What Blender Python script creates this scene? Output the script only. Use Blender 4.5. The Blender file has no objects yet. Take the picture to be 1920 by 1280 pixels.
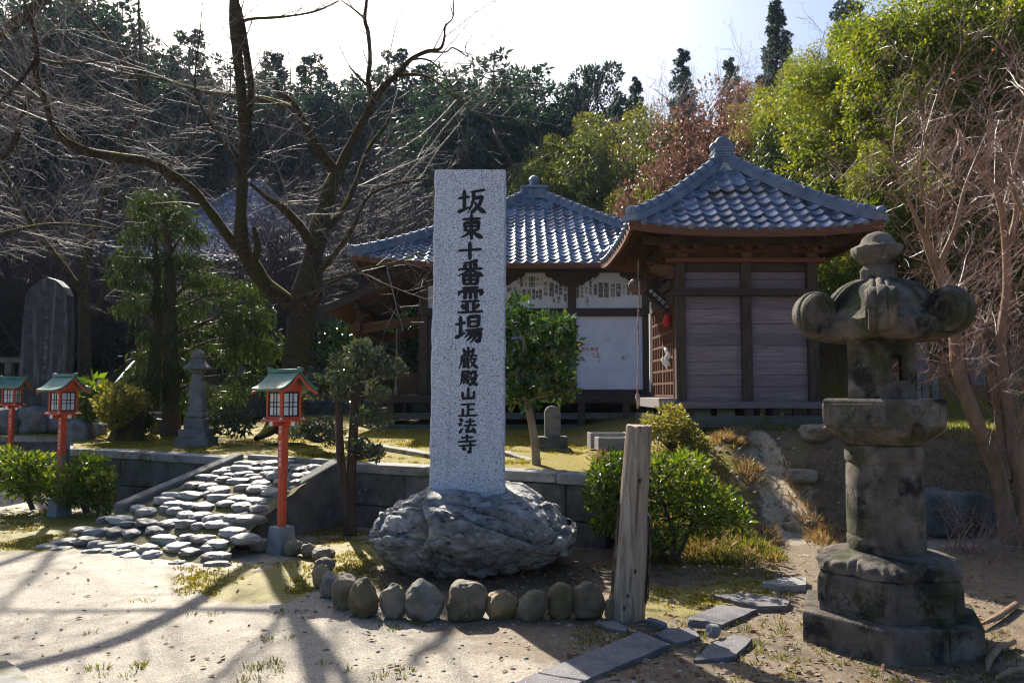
import bpy, bmesh, math, random
import numpy as np
from mathutils import Vector, Matrix, Euler, noise as MN

C = bpy.context.scene.collection
SC = bpy.context.scene
R_ = math.radians
V = Vector

# ------------------------------------------------------------------ camera
F = 1500.0
EYE = 1.6
HAZE = 0.0002
PITCH = math.atan(95 / F)
cd = bpy.data.cameras.new('camera')
cd.sensor_width = 36
cd.lens = F / 1920 * 36
cd.clip_end = 3000
cam = bpy.data.objects.new('camera', cd)
cam.location = (0, 0, EYE)
cam.rotation_euler = (math.pi / 2 + PITCH, 0, 0)
C.objects.link(cam)
SC.camera = cam

# ------------------------------------------------------------------ sky and sun
SUN_AZ = 22.4      # degrees to the left of the view direction
SUN_EL = 37.5
w = bpy.data.worlds.new('World')
SC.world = w
w.use_nodes = True
nt = w.node_tree
sky = nt.nodes.new('ShaderNodeTexSky')
sky.sky_type = 'NISHITA'
sky.sun_disc = False
sky.sun_elevation = R_(SUN_EL)
sky.sun_rotation = R_(-SUN_AZ)
sky.air_density = 1.0
sky.dust_density = 3.4
sky.ozone_density = 2.6
bg = nt.nodes['Background']
bg.inputs['Strength'].default_value = 0.074
hsv = nt.nodes.new('ShaderNodeHueSaturation')
hsv.inputs['Saturation'].default_value = 1.2
nt.links.new(sky.outputs[0], hsv.inputs['Color'])
nt.links.new(hsv.outputs[0], bg.inputs[0])
ld = bpy.data.lights.new('sun', 'SUN')
ld.energy = 5.0
ld.angle = R_(0.5)
ld.color = (1.0, 0.92, 0.78)
sun = bpy.data.objects.new('sun', ld)
C.objects.link(sun)
sdir = V((-math.sin(R_(SUN_AZ)) * math.cos(R_(SUN_EL)), math.cos(R_(SUN_AZ)) * math.cos(R_(SUN_EL)), math.sin(R_(SUN_EL))))
sun.rotation_euler = (-sdir).to_track_quat('-Z', 'Y').to_euler()
SC.view_settings.view_transform = 'Standard'
SC.view_settings.look = 'None'
SC.view_settings.exposure = 1.2
SC.view_settings.gamma = 1
SC.cycles.max_bounces = 8
SC.cycles.transparent_max_bounces = 8
SC.cycles.use_denoising = True
SC.cycles.use_adaptive_sampling = False
SC.cycles.sample_clamp_indirect = 2.5
SC.cycles.filter_width = 1.15

# ------------------------------------------------------------------ helpers
def ray(px, py):
    a = (px - 960) / F
    b = (640 - py) / F
    return V((a, math.cos(PITCH) - b * math.sin(PITCH), math.sin(PITCH) + b * math.cos(PITCH)))

def P(px, py, Y):
    d = ray(px, py)
    t = Y / d.y
    return V((d.x * t, Y, EYE + d.z * t))

def G(px, py, z=0.0):
    d = ray(px, py)
    t = (z - EYE) / d.z
    return V((d.x * t, d.y * t, z))

def sm(a, b, x):
    t = min(1, max(0, (x - a) / (b - a)))
    return t * t * (3 - 2 * t)

def nz(p, s=1.0, o=0.0):
    return MN.noise(V((p[0] * s + o, p[1] * s + o * 1.7, p[2] * s - o)))

class MB:
    def __init__(self):
        self.v = []
        self.f = []
        self.m = []
        self.mi = 0
    def face(self, idx):
        self.f.append(tuple(idx))
        self.m.append(self.mi)
    def poly(self, pts):
        b = len(self.v)
        self.v += [V(p) for p in pts]
        self.face(range(b, b + len(pts)))
    def box(self, c, s, rz=0.0, M=None, taper=1.0):
        b = len(self.v)
        cr, sr = math.cos(rz), math.sin(rz)
        for k in (-1, 1):
            t = taper if k > 0 else 1.0
            for i, j in ((-1, -1), (1, -1), (1, 1), (-1, 1)):
                x, y, z = i * s[0] / 2 * t, j * s[1] / 2 * t, k * s[2] / 2
                p = V((x * cr - y * sr, x * sr + y * cr, z))
                if M is not None:
                    p = M @ p
                self.v.append(p + V(c))
        for q in ((3, 2, 1, 0), (4, 5, 6, 7), (0, 1, 5, 4), (1, 2, 6, 5), (2, 3, 7, 6), (3, 0, 4, 7)):
            self.face([b + i for i in q])
    def bar(self, p0, p1, wd, h, up=(0, 0, 1)):
        p0, p1 = V(p0), V(p1)
        d = p1 - p0
        y = d.normalized()
        x = y.cross(V(up)).normalized()
        z = x.cross(y)
        M = Matrix((x, y, z)).transposed()
        self.box((p0 + p1) / 2, (wd, d.length, h), 0, M)
    def loft(self, rings, caps=True, closed=True):
        n = len(rings[0])
        b = len(self.v)
        for r in rings:
            self.v += [V(p) for p in r]
        for k in range(len(rings) - 1):
            for i in range(n if closed else n - 1):
                j = (i + 1) % n
                self.face((b + k * n + i, b + k * n + j, b + (k + 1) * n + j, b + (k + 1) * n + i))
        if caps and closed:
            self.face([b + i for i in range(n)][::-1])
            self.face([b + (len(rings) - 1) * n + i for i in range(n)])
    def ngon(self, c, prof, n, rot=0.0, caps=True):
        """prof: [(r, z)] -> loft of regular n-gons"""
        self.loft([[V((c[0] + r * math.cos(rot + 2 * math.pi * i / n), c[1] + r * math.sin(rot + 2 * math.pi * i / n), c[2] + z)) for i in range(n)] for r, z in prof], caps)
    def tube(self, pts, rad, n=8, caps=True, ref=(0, 1, 0)):
        pts = [V(p) for p in pts]
        if not hasattr(rad, '__len__'):
            rad = [rad] * len(pts)
        rings = []
        for i, p in enumerate(pts):
            t = (pts[min(i + 1, len(pts) - 1)] - pts[max(i - 1, 0)]).normalized()
            a = t.cross(V(ref))
            if a.length < 0.05:
                a = t.cross(V((1, 0, 0.2)))
            a.normalize()
            bb = t.cross(a)
            rings.append([p + (a * math.cos(2 * math.pi * k / n) + bb * math.sin(2 * math.pi * k / n)) * rad[i] for k in range(n)])
        self.loft(rings, caps)
    def disc(self, c, ax, r, wd, n=20, bev=0.2):
        ax = V(ax).normalized()
        c = V(c)
        a = ax.cross(V((0, 0, 1)))
        if a.length < 0.1:
            a = ax.cross(V((1, 0, 0)))
        a.normalize()
        b2 = ax.cross(a)
        e = min(wd * 0.5, r) * bev * 2
        pr = [(r - e, -wd / 2), (r - e * .3, -wd / 2 + e * .3), (r, -wd / 2 + e), (r, wd / 2 - e), (r - e * .3, wd / 2 - e * .3), (r - e, wd / 2)]
        self.loft([[c + ax * z + (a * math.cos(2 * math.pi * k / n) + b2 * math.sin(2 * math.pi * k / n)) * q for k in range(n)] for q, z in pr])
    def ell(self, c, s, n=12, m=8):
        self.loft([[V((c[0] + s[0] * math.sin(math.pi * (k + .02) / (m + .04)) * math.cos(2 * math.pi * i / n), c[1] + s[1] * math.sin(math.pi * (k + .02) / (m + .04)) * math.sin(2 * math.pi * i / n), c[2] - s[2] * math.cos(math.pi * k / m))) for i in range(n)] for k in range(m + 1)])
    def build(self, name, mats, parent=None, smooth=False, bevel=0.0, world=False, seg=2, angle=None):
        me = bpy.data.meshes.new(name)
        vs = self.v
        if world and parent is not None:
            o = origin(parent)
            vs = [p - o for p in vs]
        me.from_pydata([tuple(p) for p in vs], [], self.f)
        if not isinstance(mats, (list, tuple)):
            mats = [mats]
        for mm in mats:
            me.materials.append(mm)
        if len(mats) > 1:
            me.polygons.foreach_set('material_index', self.m)
        ob = link(name, me, parent)
        if smooth:
            me.polygons.foreach_set('use_smooth', [True] * len(me.polygons))
            if angle:
                me.set_sharp_from_angle(angle=R_(angle))
        if bevel:
            bm = ob.modifiers.new('bevel', 'BEVEL')
            bm.width = bevel
            bm.segments = seg
            bm.limit_method = 'ANGLE'
            bm.angle_limit = R_(35)
        return ob

def origin(o):
    p = V((0, 0, 0))
    while o is not None:
        p += o.location
        o = o.parent
    return p

def link(name, me, parent=None):
    ob = bpy.data.objects.new(name, me)
    C.objects.link(ob)
    if parent is not None:
        ob.parent = parent
    return ob

def tag(o, label=None, cat=None, group=None, kind=None):
    if label:
        o['label'] = label
    if cat:
        o['category'] = cat
        o['kind'] = 'thing'
    if group:
        o['group'] = group
    if kind:
        o['kind'] = kind
    return o

def thing(name, label, cat, loc=(0, 0, 0), rz=0.0, group=None):
    o = bpy.data.objects.new(name, None)
    o.empty_display_size = 0.2
    o.location = loc
    o.rotation_euler = (0, 0, rz)
    C.objects.link(o)
    return tag(o, label, cat, group)

def copy_tree(o, parent=None):
    c = o.copy()
    C.objects.link(c)
    if parent is not None:
        c.parent = parent
    for ch in list(o.children):
        copy_tree(ch, c)
    return c

def npmesh(name, verts, quads, mats, parent=None, smooth=False, loc=None, midx=None):
    me = bpy.data.meshes.new(name)
    k = quads.shape[1]
    nf = len(quads)
    me.vertices.add(len(verts))
    me.vertices.foreach_set('co', np.ascontiguousarray(verts, dtype=np.float32).ravel())
    me.loops.add(nf * k)
    me.loops.foreach_set('vertex_index', np.ascontiguousarray(quads, dtype=np.int32).ravel())
    me.polygons.add(nf)
    me.polygons.foreach_set('loop_start', np.arange(0, nf * k, k, dtype=np.int32))
    if smooth:
        me.polygons.foreach_set('use_smooth', np.ones(nf, dtype=bool))
    if not isinstance(mats, (list, tuple)):
        mats = [mats]
    for m in mats:
        me.materials.append(m)
    if midx is not None:
        me.polygons.foreach_set('material_index', np.ascontiguousarray(midx, dtype=np.int32))
    me.update(calc_edges=True)
    ob = link(name, me, parent)
    if loc is not None:
        ob.location = loc
    return ob

# ------------------------------------------------------------------ materials
def ramp(nt, fac, stops, interp='LINEAR'):
    r = nt.nodes.new('ShaderNodeValToRGB')
    r.color_ramp.interpolation = interp
    el = r.color_ramp.elements
    while len(el) < len(stops):
        el.new(0.5)
    for e, (p, c) in zip(el, stops):
        e.position = p
        e.color = (c[0], c[1], c[2], 1)
    nt.links.new(fac, r.inputs[0])
    return r.outputs[0]

def coordnode(nt, coord, stretch):
    if coord == 'World':
        g = nt.nodes.new('ShaderNodeNewGeometry')
        src = g.outputs['Position']
    else:
        t = nt.nodes.new('ShaderNodeTexCoord')
        src = t.outputs[coord]
    mp = nt.nodes.new('ShaderNodeMapping')
    mp.inputs['Scale'].default_value = stretch
    nt.links.new(src, mp.inputs[0])
    return mp.outputs[0]

def noise(nt, vec, scale, detail=6, rough=0.6, dist=0.0):
    n = nt.nodes.new('ShaderNodeTexNoise')
    n.inputs['Scale'].default_value = scale
    n.inputs['Detail'].default_value = detail
    n.inputs['Roughness'].default_value = rough
    n.inputs['Distortion'].default_value = dist
    nt.links.new(vec, n.inputs['Vector'])
    return n.outputs['Fac']

def mixc(nt, fac, a, b, mode='MIX'):
    m = nt.nodes.new('ShaderNodeMix')
    m.data_type = 'RGBA'
    m.blend_type = mode
    for s, val in ((0, fac), (6, a), (7, b)):
        if hasattr(val, 'node'):
            nt.links.new(val, m.inputs[s])
        elif s == 0:
            m.inputs[0].default_value = val
        else:
            m.inputs[s].default_value = (val[0], val[1], val[2], 1)
    return m.outputs[2]

def math_(nt, op, a, b=None, c=None):
    m = nt.nodes.new('ShaderNodeMath')
    m.operation = op
    for i, x in enumerate((a, b, c)):
        if x is None:
            continue
        if hasattr(x, 'node'):
            nt.links.new(x, m.inputs[i])
        else:
            m.inputs[i].default_value = x
    return m.outputs[0]

def mat(name, stops, scale=4, rough=0.8, bump=0.0, bscale=None, bdist=0.02, stretch=(1, 1, 1), coord='Object', spec=0.3, detail=6,
        over=None, island=0.0, objvar=0.0, moss=None, speck=None, dist=0.0, metallic=0.0, coat=0.0):
    """over: list of (colour, noise scale, lo, hi, stretch); moss: (colour, lo, hi) on upward faces; speck: (colour, scale, threshold)"""
    m = bpy.data.materials.new(name)
    m.use_nodes = True
    nt = m.node_tree
    b = nt.nodes['Principled BSDF']
    vec = coordnode(nt, coord, stretch)
    if len(stops) == 1:
        stops = [(0, stops[0]), (1, stops[0])]
    elif not isinstance(stops[0][0], (int, float)) or len(stops[0]) == 3:
        n = len(stops)
        stops = [(0.3 + 0.4 * i / (n - 1), c) for i, c in enumerate(stops)]
    n0 = noise(nt, vec, scale, detail, 0.62, dist)
    col = ramp(nt, n0, stops)
    for ov in (over or []):
        c, s, lo, hi = ov[:4]
        v2 = coordnode(nt, coord, ov[4] if len(ov) > 4 else (1, 1, 1))
        f = ramp(nt, noise(nt, v2, s, 7, 0.65), [(lo, (0, 0, 0)), (hi, (1, 1, 1))])
        col = mixc(nt, f, col, c)
    if speck:
        for c, s, th in speck:
            vn = nt.nodes.new('ShaderNodeTexVoronoi')
            vn.inputs['Scale'].default_value = s
            v3 = coordnode(nt, coord, (1, 1, 1))
            nt.links.new(v3, vn.inputs['Vector'])
            sp = nt.nodes.new('ShaderNodeSeparateColor')
            nt.links.new(vn.outputs['Color'], sp.inputs[0])
            f = ramp(nt, sp.outputs[0], [(th - .02, (0, 0, 0)), (th + .02, (1, 1, 1))])
            col = mixc(nt, f, col, c)
    if island:
        g = nt.nodes.new('ShaderNodeNewGeometry')
        f = math_(nt, 'MULTIPLY_ADD', g.outputs['Random Per Island'], island * 2, 1 - island)
        hs = nt.nodes.new('ShaderNodeHueSaturation')
        nt.links.new(f, hs.inputs['Value'])
        nt.links.new(col, hs.inputs['Color'])
        col = hs.outputs[0]
    if objvar:
        oi = nt.nodes.new('ShaderNodeObjectInfo')
        f = math_(nt, 'MULTIPLY_ADD', oi.outputs['Random'], objvar * 2, 1 - objvar)
        hs = nt.nodes.new('ShaderNodeHueSaturation')
        nt.links.new(f, hs.inputs['Value'])
        nt.links.new(math_(nt, 'MULTIPLY_ADD', math_(nt, 'FRACT', math_(nt, 'MULTIPLY', oi.outputs['Random'], 7.3)), .9, .5), hs.inputs['Saturation'])
        nt.links.new(col, hs.inputs['Color'])
        col = hs.outputs[0]
    if moss:
        c, lo, hi = moss[:3]
        g = nt.nodes.new('ShaderNodeNewGeometry')
        sx = nt.nodes.new('ShaderNodeSeparateXYZ')
        nt.links.new(g.outputs['Normal'], sx.inputs[0])
        v4 = coordnode(nt, coord, (1, 1, 1))
        a = math_(nt, 'MULTIPLY_ADD', noise(nt, v4, moss[3] if len(moss) > 3 else 6, 6), 1.6, -0.8)
        s = math_(nt, 'ADD', sx.outputs[2], a)
        f = ramp(nt, s, [(lo, (0, 0, 0)), (hi, (1, 1, 1))])
        col = mixc(nt, f, col, c)
    nt.links.new(col, b.inputs['Base Color'])
    b.inputs['Roughness'].default_value = rough
    b.inputs['Specular IOR Level'].default_value = spec
    b.inputs['Metallic'].default_value = metallic
    b.inputs['Coat Weight'].default_value = coat
    if bump:
        bn = nt.nodes.new('ShaderNodeBump')
        bn.inputs['Strength'].default_value = bump
        bn.inputs['Distance'].default_value = bdist
        h = noise(nt, vec, bscale or scale * 3, 8, 0.68, dist)
        if bump >= .8:
            h = math_(nt, 'ADD', h, math_(nt, 'MULTIPLY', noise(nt, vec, (bscale or scale * 3) * 5, 5, .7), .35))
        nt.links.new(h, bn.inputs['Height'])
        nt.links.new(bn.outputs[0], b.inputs['Normal'])
    return m

def leafmat(name, cols, trans=0.4, rough=0.4, spec=0.5, tcol=None, vary=0.5):
    """leaf card: random tone per leaf, light passes through"""
    m = bpy.data.materials.new(name)
    m.use_nodes = True
    nt = m.node_tree
    b = nt.nodes['Principled BSDF']
    g = nt.nodes.new('ShaderNodeNewGeometry')
    n = len(cols)
    p = coordnode(nt, 'World', (1, 1, 1))
    f = math_(nt, 'MULTIPLY_ADD', g.outputs['Random Per Island'], vary, 0.0)
    f = math_(nt, 'MULTIPLY_ADD', noise(nt, p, 0.9, 3), 1.0 - vary, f)
    col = ramp(nt, f, [(0.15 + 0.7 * i / max(1, n - 1), c) for i, c in enumerate(cols)])
    nt.links.new(col, b.inputs['Base Color'])
    b.inputs['Roughness'].default_value = rough
    b.inputs['Specular IOR Level'].default_value = spec
    t = nt.nodes.new('ShaderNodeBsdfTranslucent')
    tc = mixc(nt, 1.0, col, tcol or (1.6, 1.5, 0.5), 'MULTIPLY')
    nt.links.new(tc, t.inputs[0])
    mx = nt.nodes.new('ShaderNodeMixShader')
    mx.inputs[0].default_value = trans
    nt.links.new(b.outputs[0], mx.inputs[1])
    nt.links.new(t.outputs[0], mx.inputs[2])
    nt.links.new(mx.outputs[0], nt.nodes['Material Output'].inputs[0])
    return m

MOSSC = (0.115, 0.115, 0.015)
m_granite = mat('granite', [(0.34, (0.28, 0.32, 0.40)), (0.5, (0.54, 0.59, 0.69)), (0.66, (0.76, 0.79, 0.87))], 150, 0.75, 0.25, 120, 0.004, detail=3, spec=0.3,
                speck=[((0.09, 0.10, 0.13), 170, 0.86), ((0.80, 0.80, 0.82), 190, 0.93)], over=[((0.50, 0.46, 0.44), 1.4, 0.62, 0.9), ((0.30, 0.32, 0.36), 2.2, 0.54, 0.82, (7, 7, .35))])
m_ink = mat('engraved_black', [(0.012, 0.013, 0.017), (0.02, 0.021, 0.026)], 60, 0.6, 0.2, 200)
m_boulder = mat('boulder_rock', [(0.32, (0.09, 0.088, 0.082)), (0.5, (0.33, 0.325, 0.32)), (0.66, (0.60, 0.595, 0.60))], 7.0, 0.5, 1.0, 26, 0.05, stretch=(1, 1, 1.3), dist=.2, spec=0.6, detail=12,
                over=[((0.06, 0.065, 0.03), 3.5, 0.55, 0.72), ((0.52, 0.53, 0.57), 14, 0.58, 0.66), ((0.03, 0.03, 0.032), 5, 0.58, 0.66, (1, 1, 3))])
m_cobble = mat('river_stone', [(0.3, (0.17, 0.155, 0.14)), (0.7, (0.44, 0.41, 0.375))], 3.0, 0.5, 0.9, 22, 0.02, coord='World', spec=0.5, objvar=.28, over=[((0.13, 0.11, 0.035), 5, 0.58, 0.70), ((0.09, 0.09, 0.10), 1.7, 0.52, 0.66), ((0.5, 0.5, 0.5), 16, 0.66, 0.72)])
m_edge = mat('edging_stone', [(0.3, (0.14, 0.10, 0.062)), (0.7, (0.38, 0.295, 0.195))], 5, 0.65, 1.0, 16, 0.03, coord='World', spec=.45, detail=10, objvar=.3, over=[((0.12, 0.11, 0.035), 3.2, 0.50, 0.66), ((0.42, 0.39, 0.34), 9, 0.62, 0.70)])
m_lstone = mat('lantern_stone', [(0.32, (0.095, 0.08, 0.066)), (0.5, (0.21, 0.175, 0.145)), (0.68, (0.35, 0.30, 0.25))], 4.5, 0.82, 1.0, 48, 0.03, dist=0.4, detail=12,
               over=[((0.06, 0.075, 0.03), 4.0, 0.56, 0.74), ((0.30, 0.30, 0.27), 18, 0.64, 0.68), ((0.075, 0.085, 0.035), 2.6, 0.50, 0.62), ((0.03, 0.028, 0.027), 3.4, 0.52, 0.62), ((0.24, 0.21, 0.18), 60, 0.62, 0.68)])
m_wallstone = mat('retaining_wall_stone', [(0.3, (0.05, 0.052, 0.052)), (0.7, (0.16, 0.16, 0.155))], 4, 0.9, 0.6, 26, 0.014, coord='World',
                  over=[((0.06, 0.065, 0.025), 1.6, 0.52, 0.68), ((0.33, 0.34, 0.33), 11, 0.64, 0.72), ((0.03, 0.03, 0.03), 2.2, 0.56, 0.74, (1, 1, .35))])
m_capstone = mat('cap_stone', [(0.3, (0.17, 0.165, 0.16)), (0.7, (0.36, 0.35, 0.33))], 5, 0.85, 0.5, 30, 0.01, coord='World', over=[((0.13, 0.125, 0.04), 2.0, 0.52, 0.64), ((0.08, 0.08, 0.075), 4, 0.58, 0.74)])
m_slate = mat('slab_stone', [(0.3, (0.085, 0.08, 0.09)), (0.7, (0.185, 0.175, 0.185))], 6, 0.75, 0.4, 55, 0.006, coord='World', speck=[((0.30, 0.30, 0.31), 160, 0.95)], over=[((0.13, 0.12, 0.07), 3.5, 0.62, 0.76)])
m_monument = mat('dark_monument', [(0.3, (0.014, 0.016, 0.02)), (0.65, (0.05, 0.053, 0.06))], 6, 0.6, 0.3, 30, 0.01,
                 over=[((0.15, 0.165, 0.19), 2.6, 0.52, 0.70, (3.2, 3.2, .22)), ((0.26, 0.28, 0.29), 26, 0.68, 0.73)])
m_oldstone = mat('old_pale_stone', [(0.3, (0.09, 0.09, 0.092)), (0.7, (0.24, 0.235, 0.24))], 6, 0.85, 0.5, 28, 0.012, coord='World', over=[((0.07, 0.08, 0.03), 3, 0.55, 0.68)])
m_concrete = mat('concrete', [(0.3, (0.17, 0.18, 0.20)), (0.7, (0.27, 0.28, 0.30))], 8, 0.85, 0.3, 60, 0.006, over=[((0.12, 0.11, 0.09), 5, 0.58, 0.72)])
m_red = mat('vermilion_paint', [(0.35, (0.50, 0.065, 0.024)), (0.65, (0.62, 0.088, 0.032))], 7, 0.5, 0.12, 40, 0.004, spec=0.4, over=[((0.30, 0.085, 0.045), 6, 0.54, 0.72, (3, 3, .4)), ((0.62, 0.25, 0.16), 9, 0.64, 0.74, (2, 2, .5)), ((0.14, 0.06, 0.04), 14, 0.66, 0.72)])
m_postgrey = mat('bare_post_paint', [(0.35, (0.20, 0.17, 0.10)), (0.65, (0.30, 0.16, 0.10))], 5, 0.7, 0.1, 40)
m_green = mat('green_copper_roof', [(0.3, (0.035, 0.13, 0.09)), (0.7, (0.075, 0.22, 0.165))], 6, 0.45, 0.1, 30, 0.004, spec=0.5, over=[((0.35, 0.42, 0.40), 4, 0.62, 0.8)])
m_black = mat('black_lattice', [(0.012, 0.014, 0.016), (0.02, 0.022, 0.025)], 20, 0.5)
m_white = mat('white_paint', [(0.72, 0.72, 0.74), (0.80, 0.80, 0.82)], 12, 0.5)
m_plaster = mat('white_plaster', [(0.36, (0.55, 0.57, 0.64)), (0.6, (0.72, 0.74, 0.80))], 1.4, 0.9, 0.08, 40, 0.004, over=[((0.50, 0.42, 0.28), 1.9, 0.62, 0.82, (1, 1, 2.5)), ((0.42, 0.44, 0.48), 7, 0.70, 0.80, (1, 1, .5))])
m_board = mat('painted_board', [(0.36, (0.58, 0.61, 0.74)), (0.6, (0.70, 0.72, 0.84))], 1.7, 0.7, 0.05, 40, 0.004, over=[((0.46, 0.40, 0.33), 2.4, 0.66, 0.84), ((0.33, 0.36, 0.44), 9, 0.69, 0.76, (1, 1, .4))])
m_slip = mat('printed_slip', [(0.42, (0.10, 0.10, 0.105)), (0.56, (0.44, 0.44, 0.44))], 38, 0.9, detail=2, coord='World', stretch=(1, 1, .8))
m_slipw = mat('pale_slip', [(0.52, 0.52, 0.52), (0.62, 0.62, 0.60)], 6, 0.9)
m_redpaint = mat('red_scrawl', [(0.40, 0.03, 0.035), (0.5, 0.05, 0.05)], 10, 0.6)
m_greyscrawl = mat('grey_scrawl', [(0.10, 0.12, 0.13), (0.2, 0.22, 0.22)], 10, 0.8)
def wood(name, a, b, gx=(1.2, 12, 12), **k):
    return mat(name, [(0.3, a), (0.7, b)], 3.5, k.pop('rough', 0.8), k.pop('bump', 0.35), 12, 0.006, stretch=gx, dist=0.8, coord='World', **k)
m_beam = wood('dark_beam_wood', (0.028, 0.02, 0.016), (0.085, 0.062, 0.05))
m_beamv = wood('dark_post_wood', (0.032, 0.022, 0.018), (0.105, 0.075, 0.06), (12, 12, 1.0))
m_eavewood = wood('brown_eave_wood', (0.06, 0.03, 0.015), (0.17, 0.085, 0.045), (6, 1.5, 6))
m_fascia = wood('red_brown_fascia', (0.11, 0.042, 0.024), (0.20, 0.085, 0.05))
m_plank = wood('weathered_plank', (0.14, 0.105, 0.118), (0.275, 0.222, 0.252), (0.9, 10, 13), island=0.24, over=[((0.02, 0.015, 0.015), 7, 0.68, 0.72), ((0.085, 0.066, 0.072), 3, 0.54, 0.74, (.5, 9, 24)), ((0.30, 0.25, 0.27), 1.6, 0.56, 0.76, (.7, 6, 8))])
m_sill = wood('grey_sill_wood', (0.16, 0.15, 0.155), (0.33, 0.31, 0.31))
m_greybeam = wood('mossy_ground_beam', (0.06, 0.065, 0.06), (0.15, 0.15, 0.135), over=[((0.07, 0.085, 0.03), 2.4, 0.52, 0.66)])
m_post = mat('weathered_post', [(0.3, (0.17, 0.125, 0.088)), (0.5, (0.33, 0.262, 0.195)), (0.7, (0.46, 0.385, 0.305))], 3, 0.85, 0.7, 9, 0.012, stretch=(9, 9, 0.7), dist=0.6,
             over=[((0.05, 0.035, 0.025), 4, 0.66, 0.72, (6, 6, .5)), ((0.15, 0.15, 0.075), 2, 0.58, 0.72), ((0.40, 0.37, 0.33), 3, 0.64, 0.78, (4, 4, .6))])
m_rawbark = mat('split_bark', [(0.35, (0.03, 0.02, 0.014)), (0.5, (0.12, 0.085, 0.06)), (0.68, (0.27, 0.21, 0.155))], 14, 0.9, 1.0, 20, 0.03, stretch=(2, 2, .8))
m_tile = mat('roof_tile', [(0.3, (0.075, 0.108, 0.18)), (0.7, (0.22, 0.28, 0.40))], 2.2, 0.32, 0.15, 25, 0.006, coord='World', island=0.42, spec=0.7, over=[((0.40, 0.41, 0.41), 7, 0.60, 0.72), ((0.05, 0.05, 0.045), 1.2, 0.56, 0.70), ((0.10, 0.10, 0.05), 2.3, 0.62, 0.72)])
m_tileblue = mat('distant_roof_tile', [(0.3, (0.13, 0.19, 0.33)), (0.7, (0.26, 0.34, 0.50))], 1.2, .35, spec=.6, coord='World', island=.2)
m_tiledark = mat('ridge_tile', [(0.3, (0.07, 0.095, 0.145)), (0.7, (0.19, 0.235, 0.32))], 3, 0.42, 0.2, 25, 0.006, coord='World', spec=0.6, over=[((0.26, 0.26, 0.25), 5, 0.64, 0.76)])
m_mortar = mat('roof_mortar', [(0.30, 0.27, 0.23), (0.48, 0.45, 0.40)], 8, 0.9)
m_tanrock = mat('tan_rock', [(0.3, (0.20, 0.155, 0.105)), (0.7, (0.44, 0.36, 0.26))], 4, .85, .9, 14, .03, stretch=(1, 1, 2.5), coord='World', dist=.8)
m_rope = mat('pale_rope', [(0.30, 0.22, 0.2), (0.5, 0.45, 0.43)], 30, 0.9)
m_redcloth = mat('red_cloth', [(0.45, 0.02, 0.03), (0.5, 0.03, 0.04)], 10, 0.8)
m_metal = mat('galvanised_rail', [(0.42, 0.47, 0.55), (0.5, 0.55, 0.62)], 10, 0.3, spec=0.6, metallic=0.6)
m_gong = mat('old_bronze', [(0.10, 0.055, 0.035), (0.17, 0.09, 0.06)], 9, 0.5, 0.2, 40, spec=0.5)
m_bark = mat('cherry_bark', [(0.32, (0.016, 0.012, 0.008)), (0.68, (0.095, 0.07, 0.045))], 11, 0.85, 1.0, 22, 0.05, stretch=(1, 1, 1.6), coord='World', detail=10, over=[((0.26, 0.26, 0.22), 9, 0.66, 0.72), ((0.05, 0.05, 0.012), 2.0, .48, .62)], moss=((0.24, 0.185, 0.012), 0.30, 0.62, 3))
m_barkbrown = mat('maple_bark', [(0.3, (0.16, 0.098, 0.056)), (0.7, (0.33, 0.22, 0.14))], 4, 0.45, 0.6, 20, 0.01, stretch=(3, 3, .7), coord='World', over=[((0.36, 0.33, 0.28), 8, 0.66, 0.74)])
m_twig = mat('bare_twig', [(0.3, (0.10, 0.082, 0.075)), (0.7, (0.24, 0.21, 0.20))], 6, 0.6, spec=0.35)
m_twigred = mat('maple_twig', [(0.3, (0.14, 0.058, 0.042)), (0.7, (0.40, 0.235, 0.185))], 6, 0.35, spec=0.8)
m_fartwig = mat('far_bare_twig', [(0.3, (0.026, 0.020, 0.027)), (0.7, (0.088, 0.066, 0.078))], 4, 0.6, spec=0.3, coord='World')
m_trunk = mat('conifer_bark', [(0.3, (0.04, 0.028, 0.02)), (0.7, (0.13, 0.09, 0.065))], 5, 0.9, 0.9, 12, 0.02, stretch=(5, 5, .7))
l_conifer = leafmat('cedar_needles', [(0.012, 0.030, 0.038), (0.022, 0.050, 0.058), (0.046, 0.082, 0.080)], 0.30, 0.55, 0.35)
l_hedge = leafmat('cypress_spray', [(0.016, 0.034, 0.014), (0.034, 0.058, 0.020), (0.085, 0.105, 0.028)], 0.30, 0.55, 0.3)
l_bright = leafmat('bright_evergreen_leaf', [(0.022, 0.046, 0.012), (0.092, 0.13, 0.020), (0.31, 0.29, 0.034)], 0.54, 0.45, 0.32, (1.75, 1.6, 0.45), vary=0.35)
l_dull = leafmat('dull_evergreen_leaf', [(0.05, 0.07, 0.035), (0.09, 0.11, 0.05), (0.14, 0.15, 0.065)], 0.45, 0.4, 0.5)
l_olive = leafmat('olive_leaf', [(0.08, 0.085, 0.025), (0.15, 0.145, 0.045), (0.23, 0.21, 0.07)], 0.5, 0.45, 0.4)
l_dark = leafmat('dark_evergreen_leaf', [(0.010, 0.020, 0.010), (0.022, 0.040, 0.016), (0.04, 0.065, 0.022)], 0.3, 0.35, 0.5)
l_red = leafmat('russet_leaf', [(0.11, 0.06, 0.043), (0.20, 0.105, 0.075), (0.30, 0.19, 0.145)], 0.30, 0.5, 0.4, (1.15, 0.95, 0.8))
l_camellia = leafmat('camellia_leaf', [(0.008, 0.024, 0.007), (0.020, 0.052, 0.012), (0.04, 0.08, 0.015), (0.09, 0.12, 0.02)], 0.26, 0.25, 0.7, (1.8, 2.0, 0.4))
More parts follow.
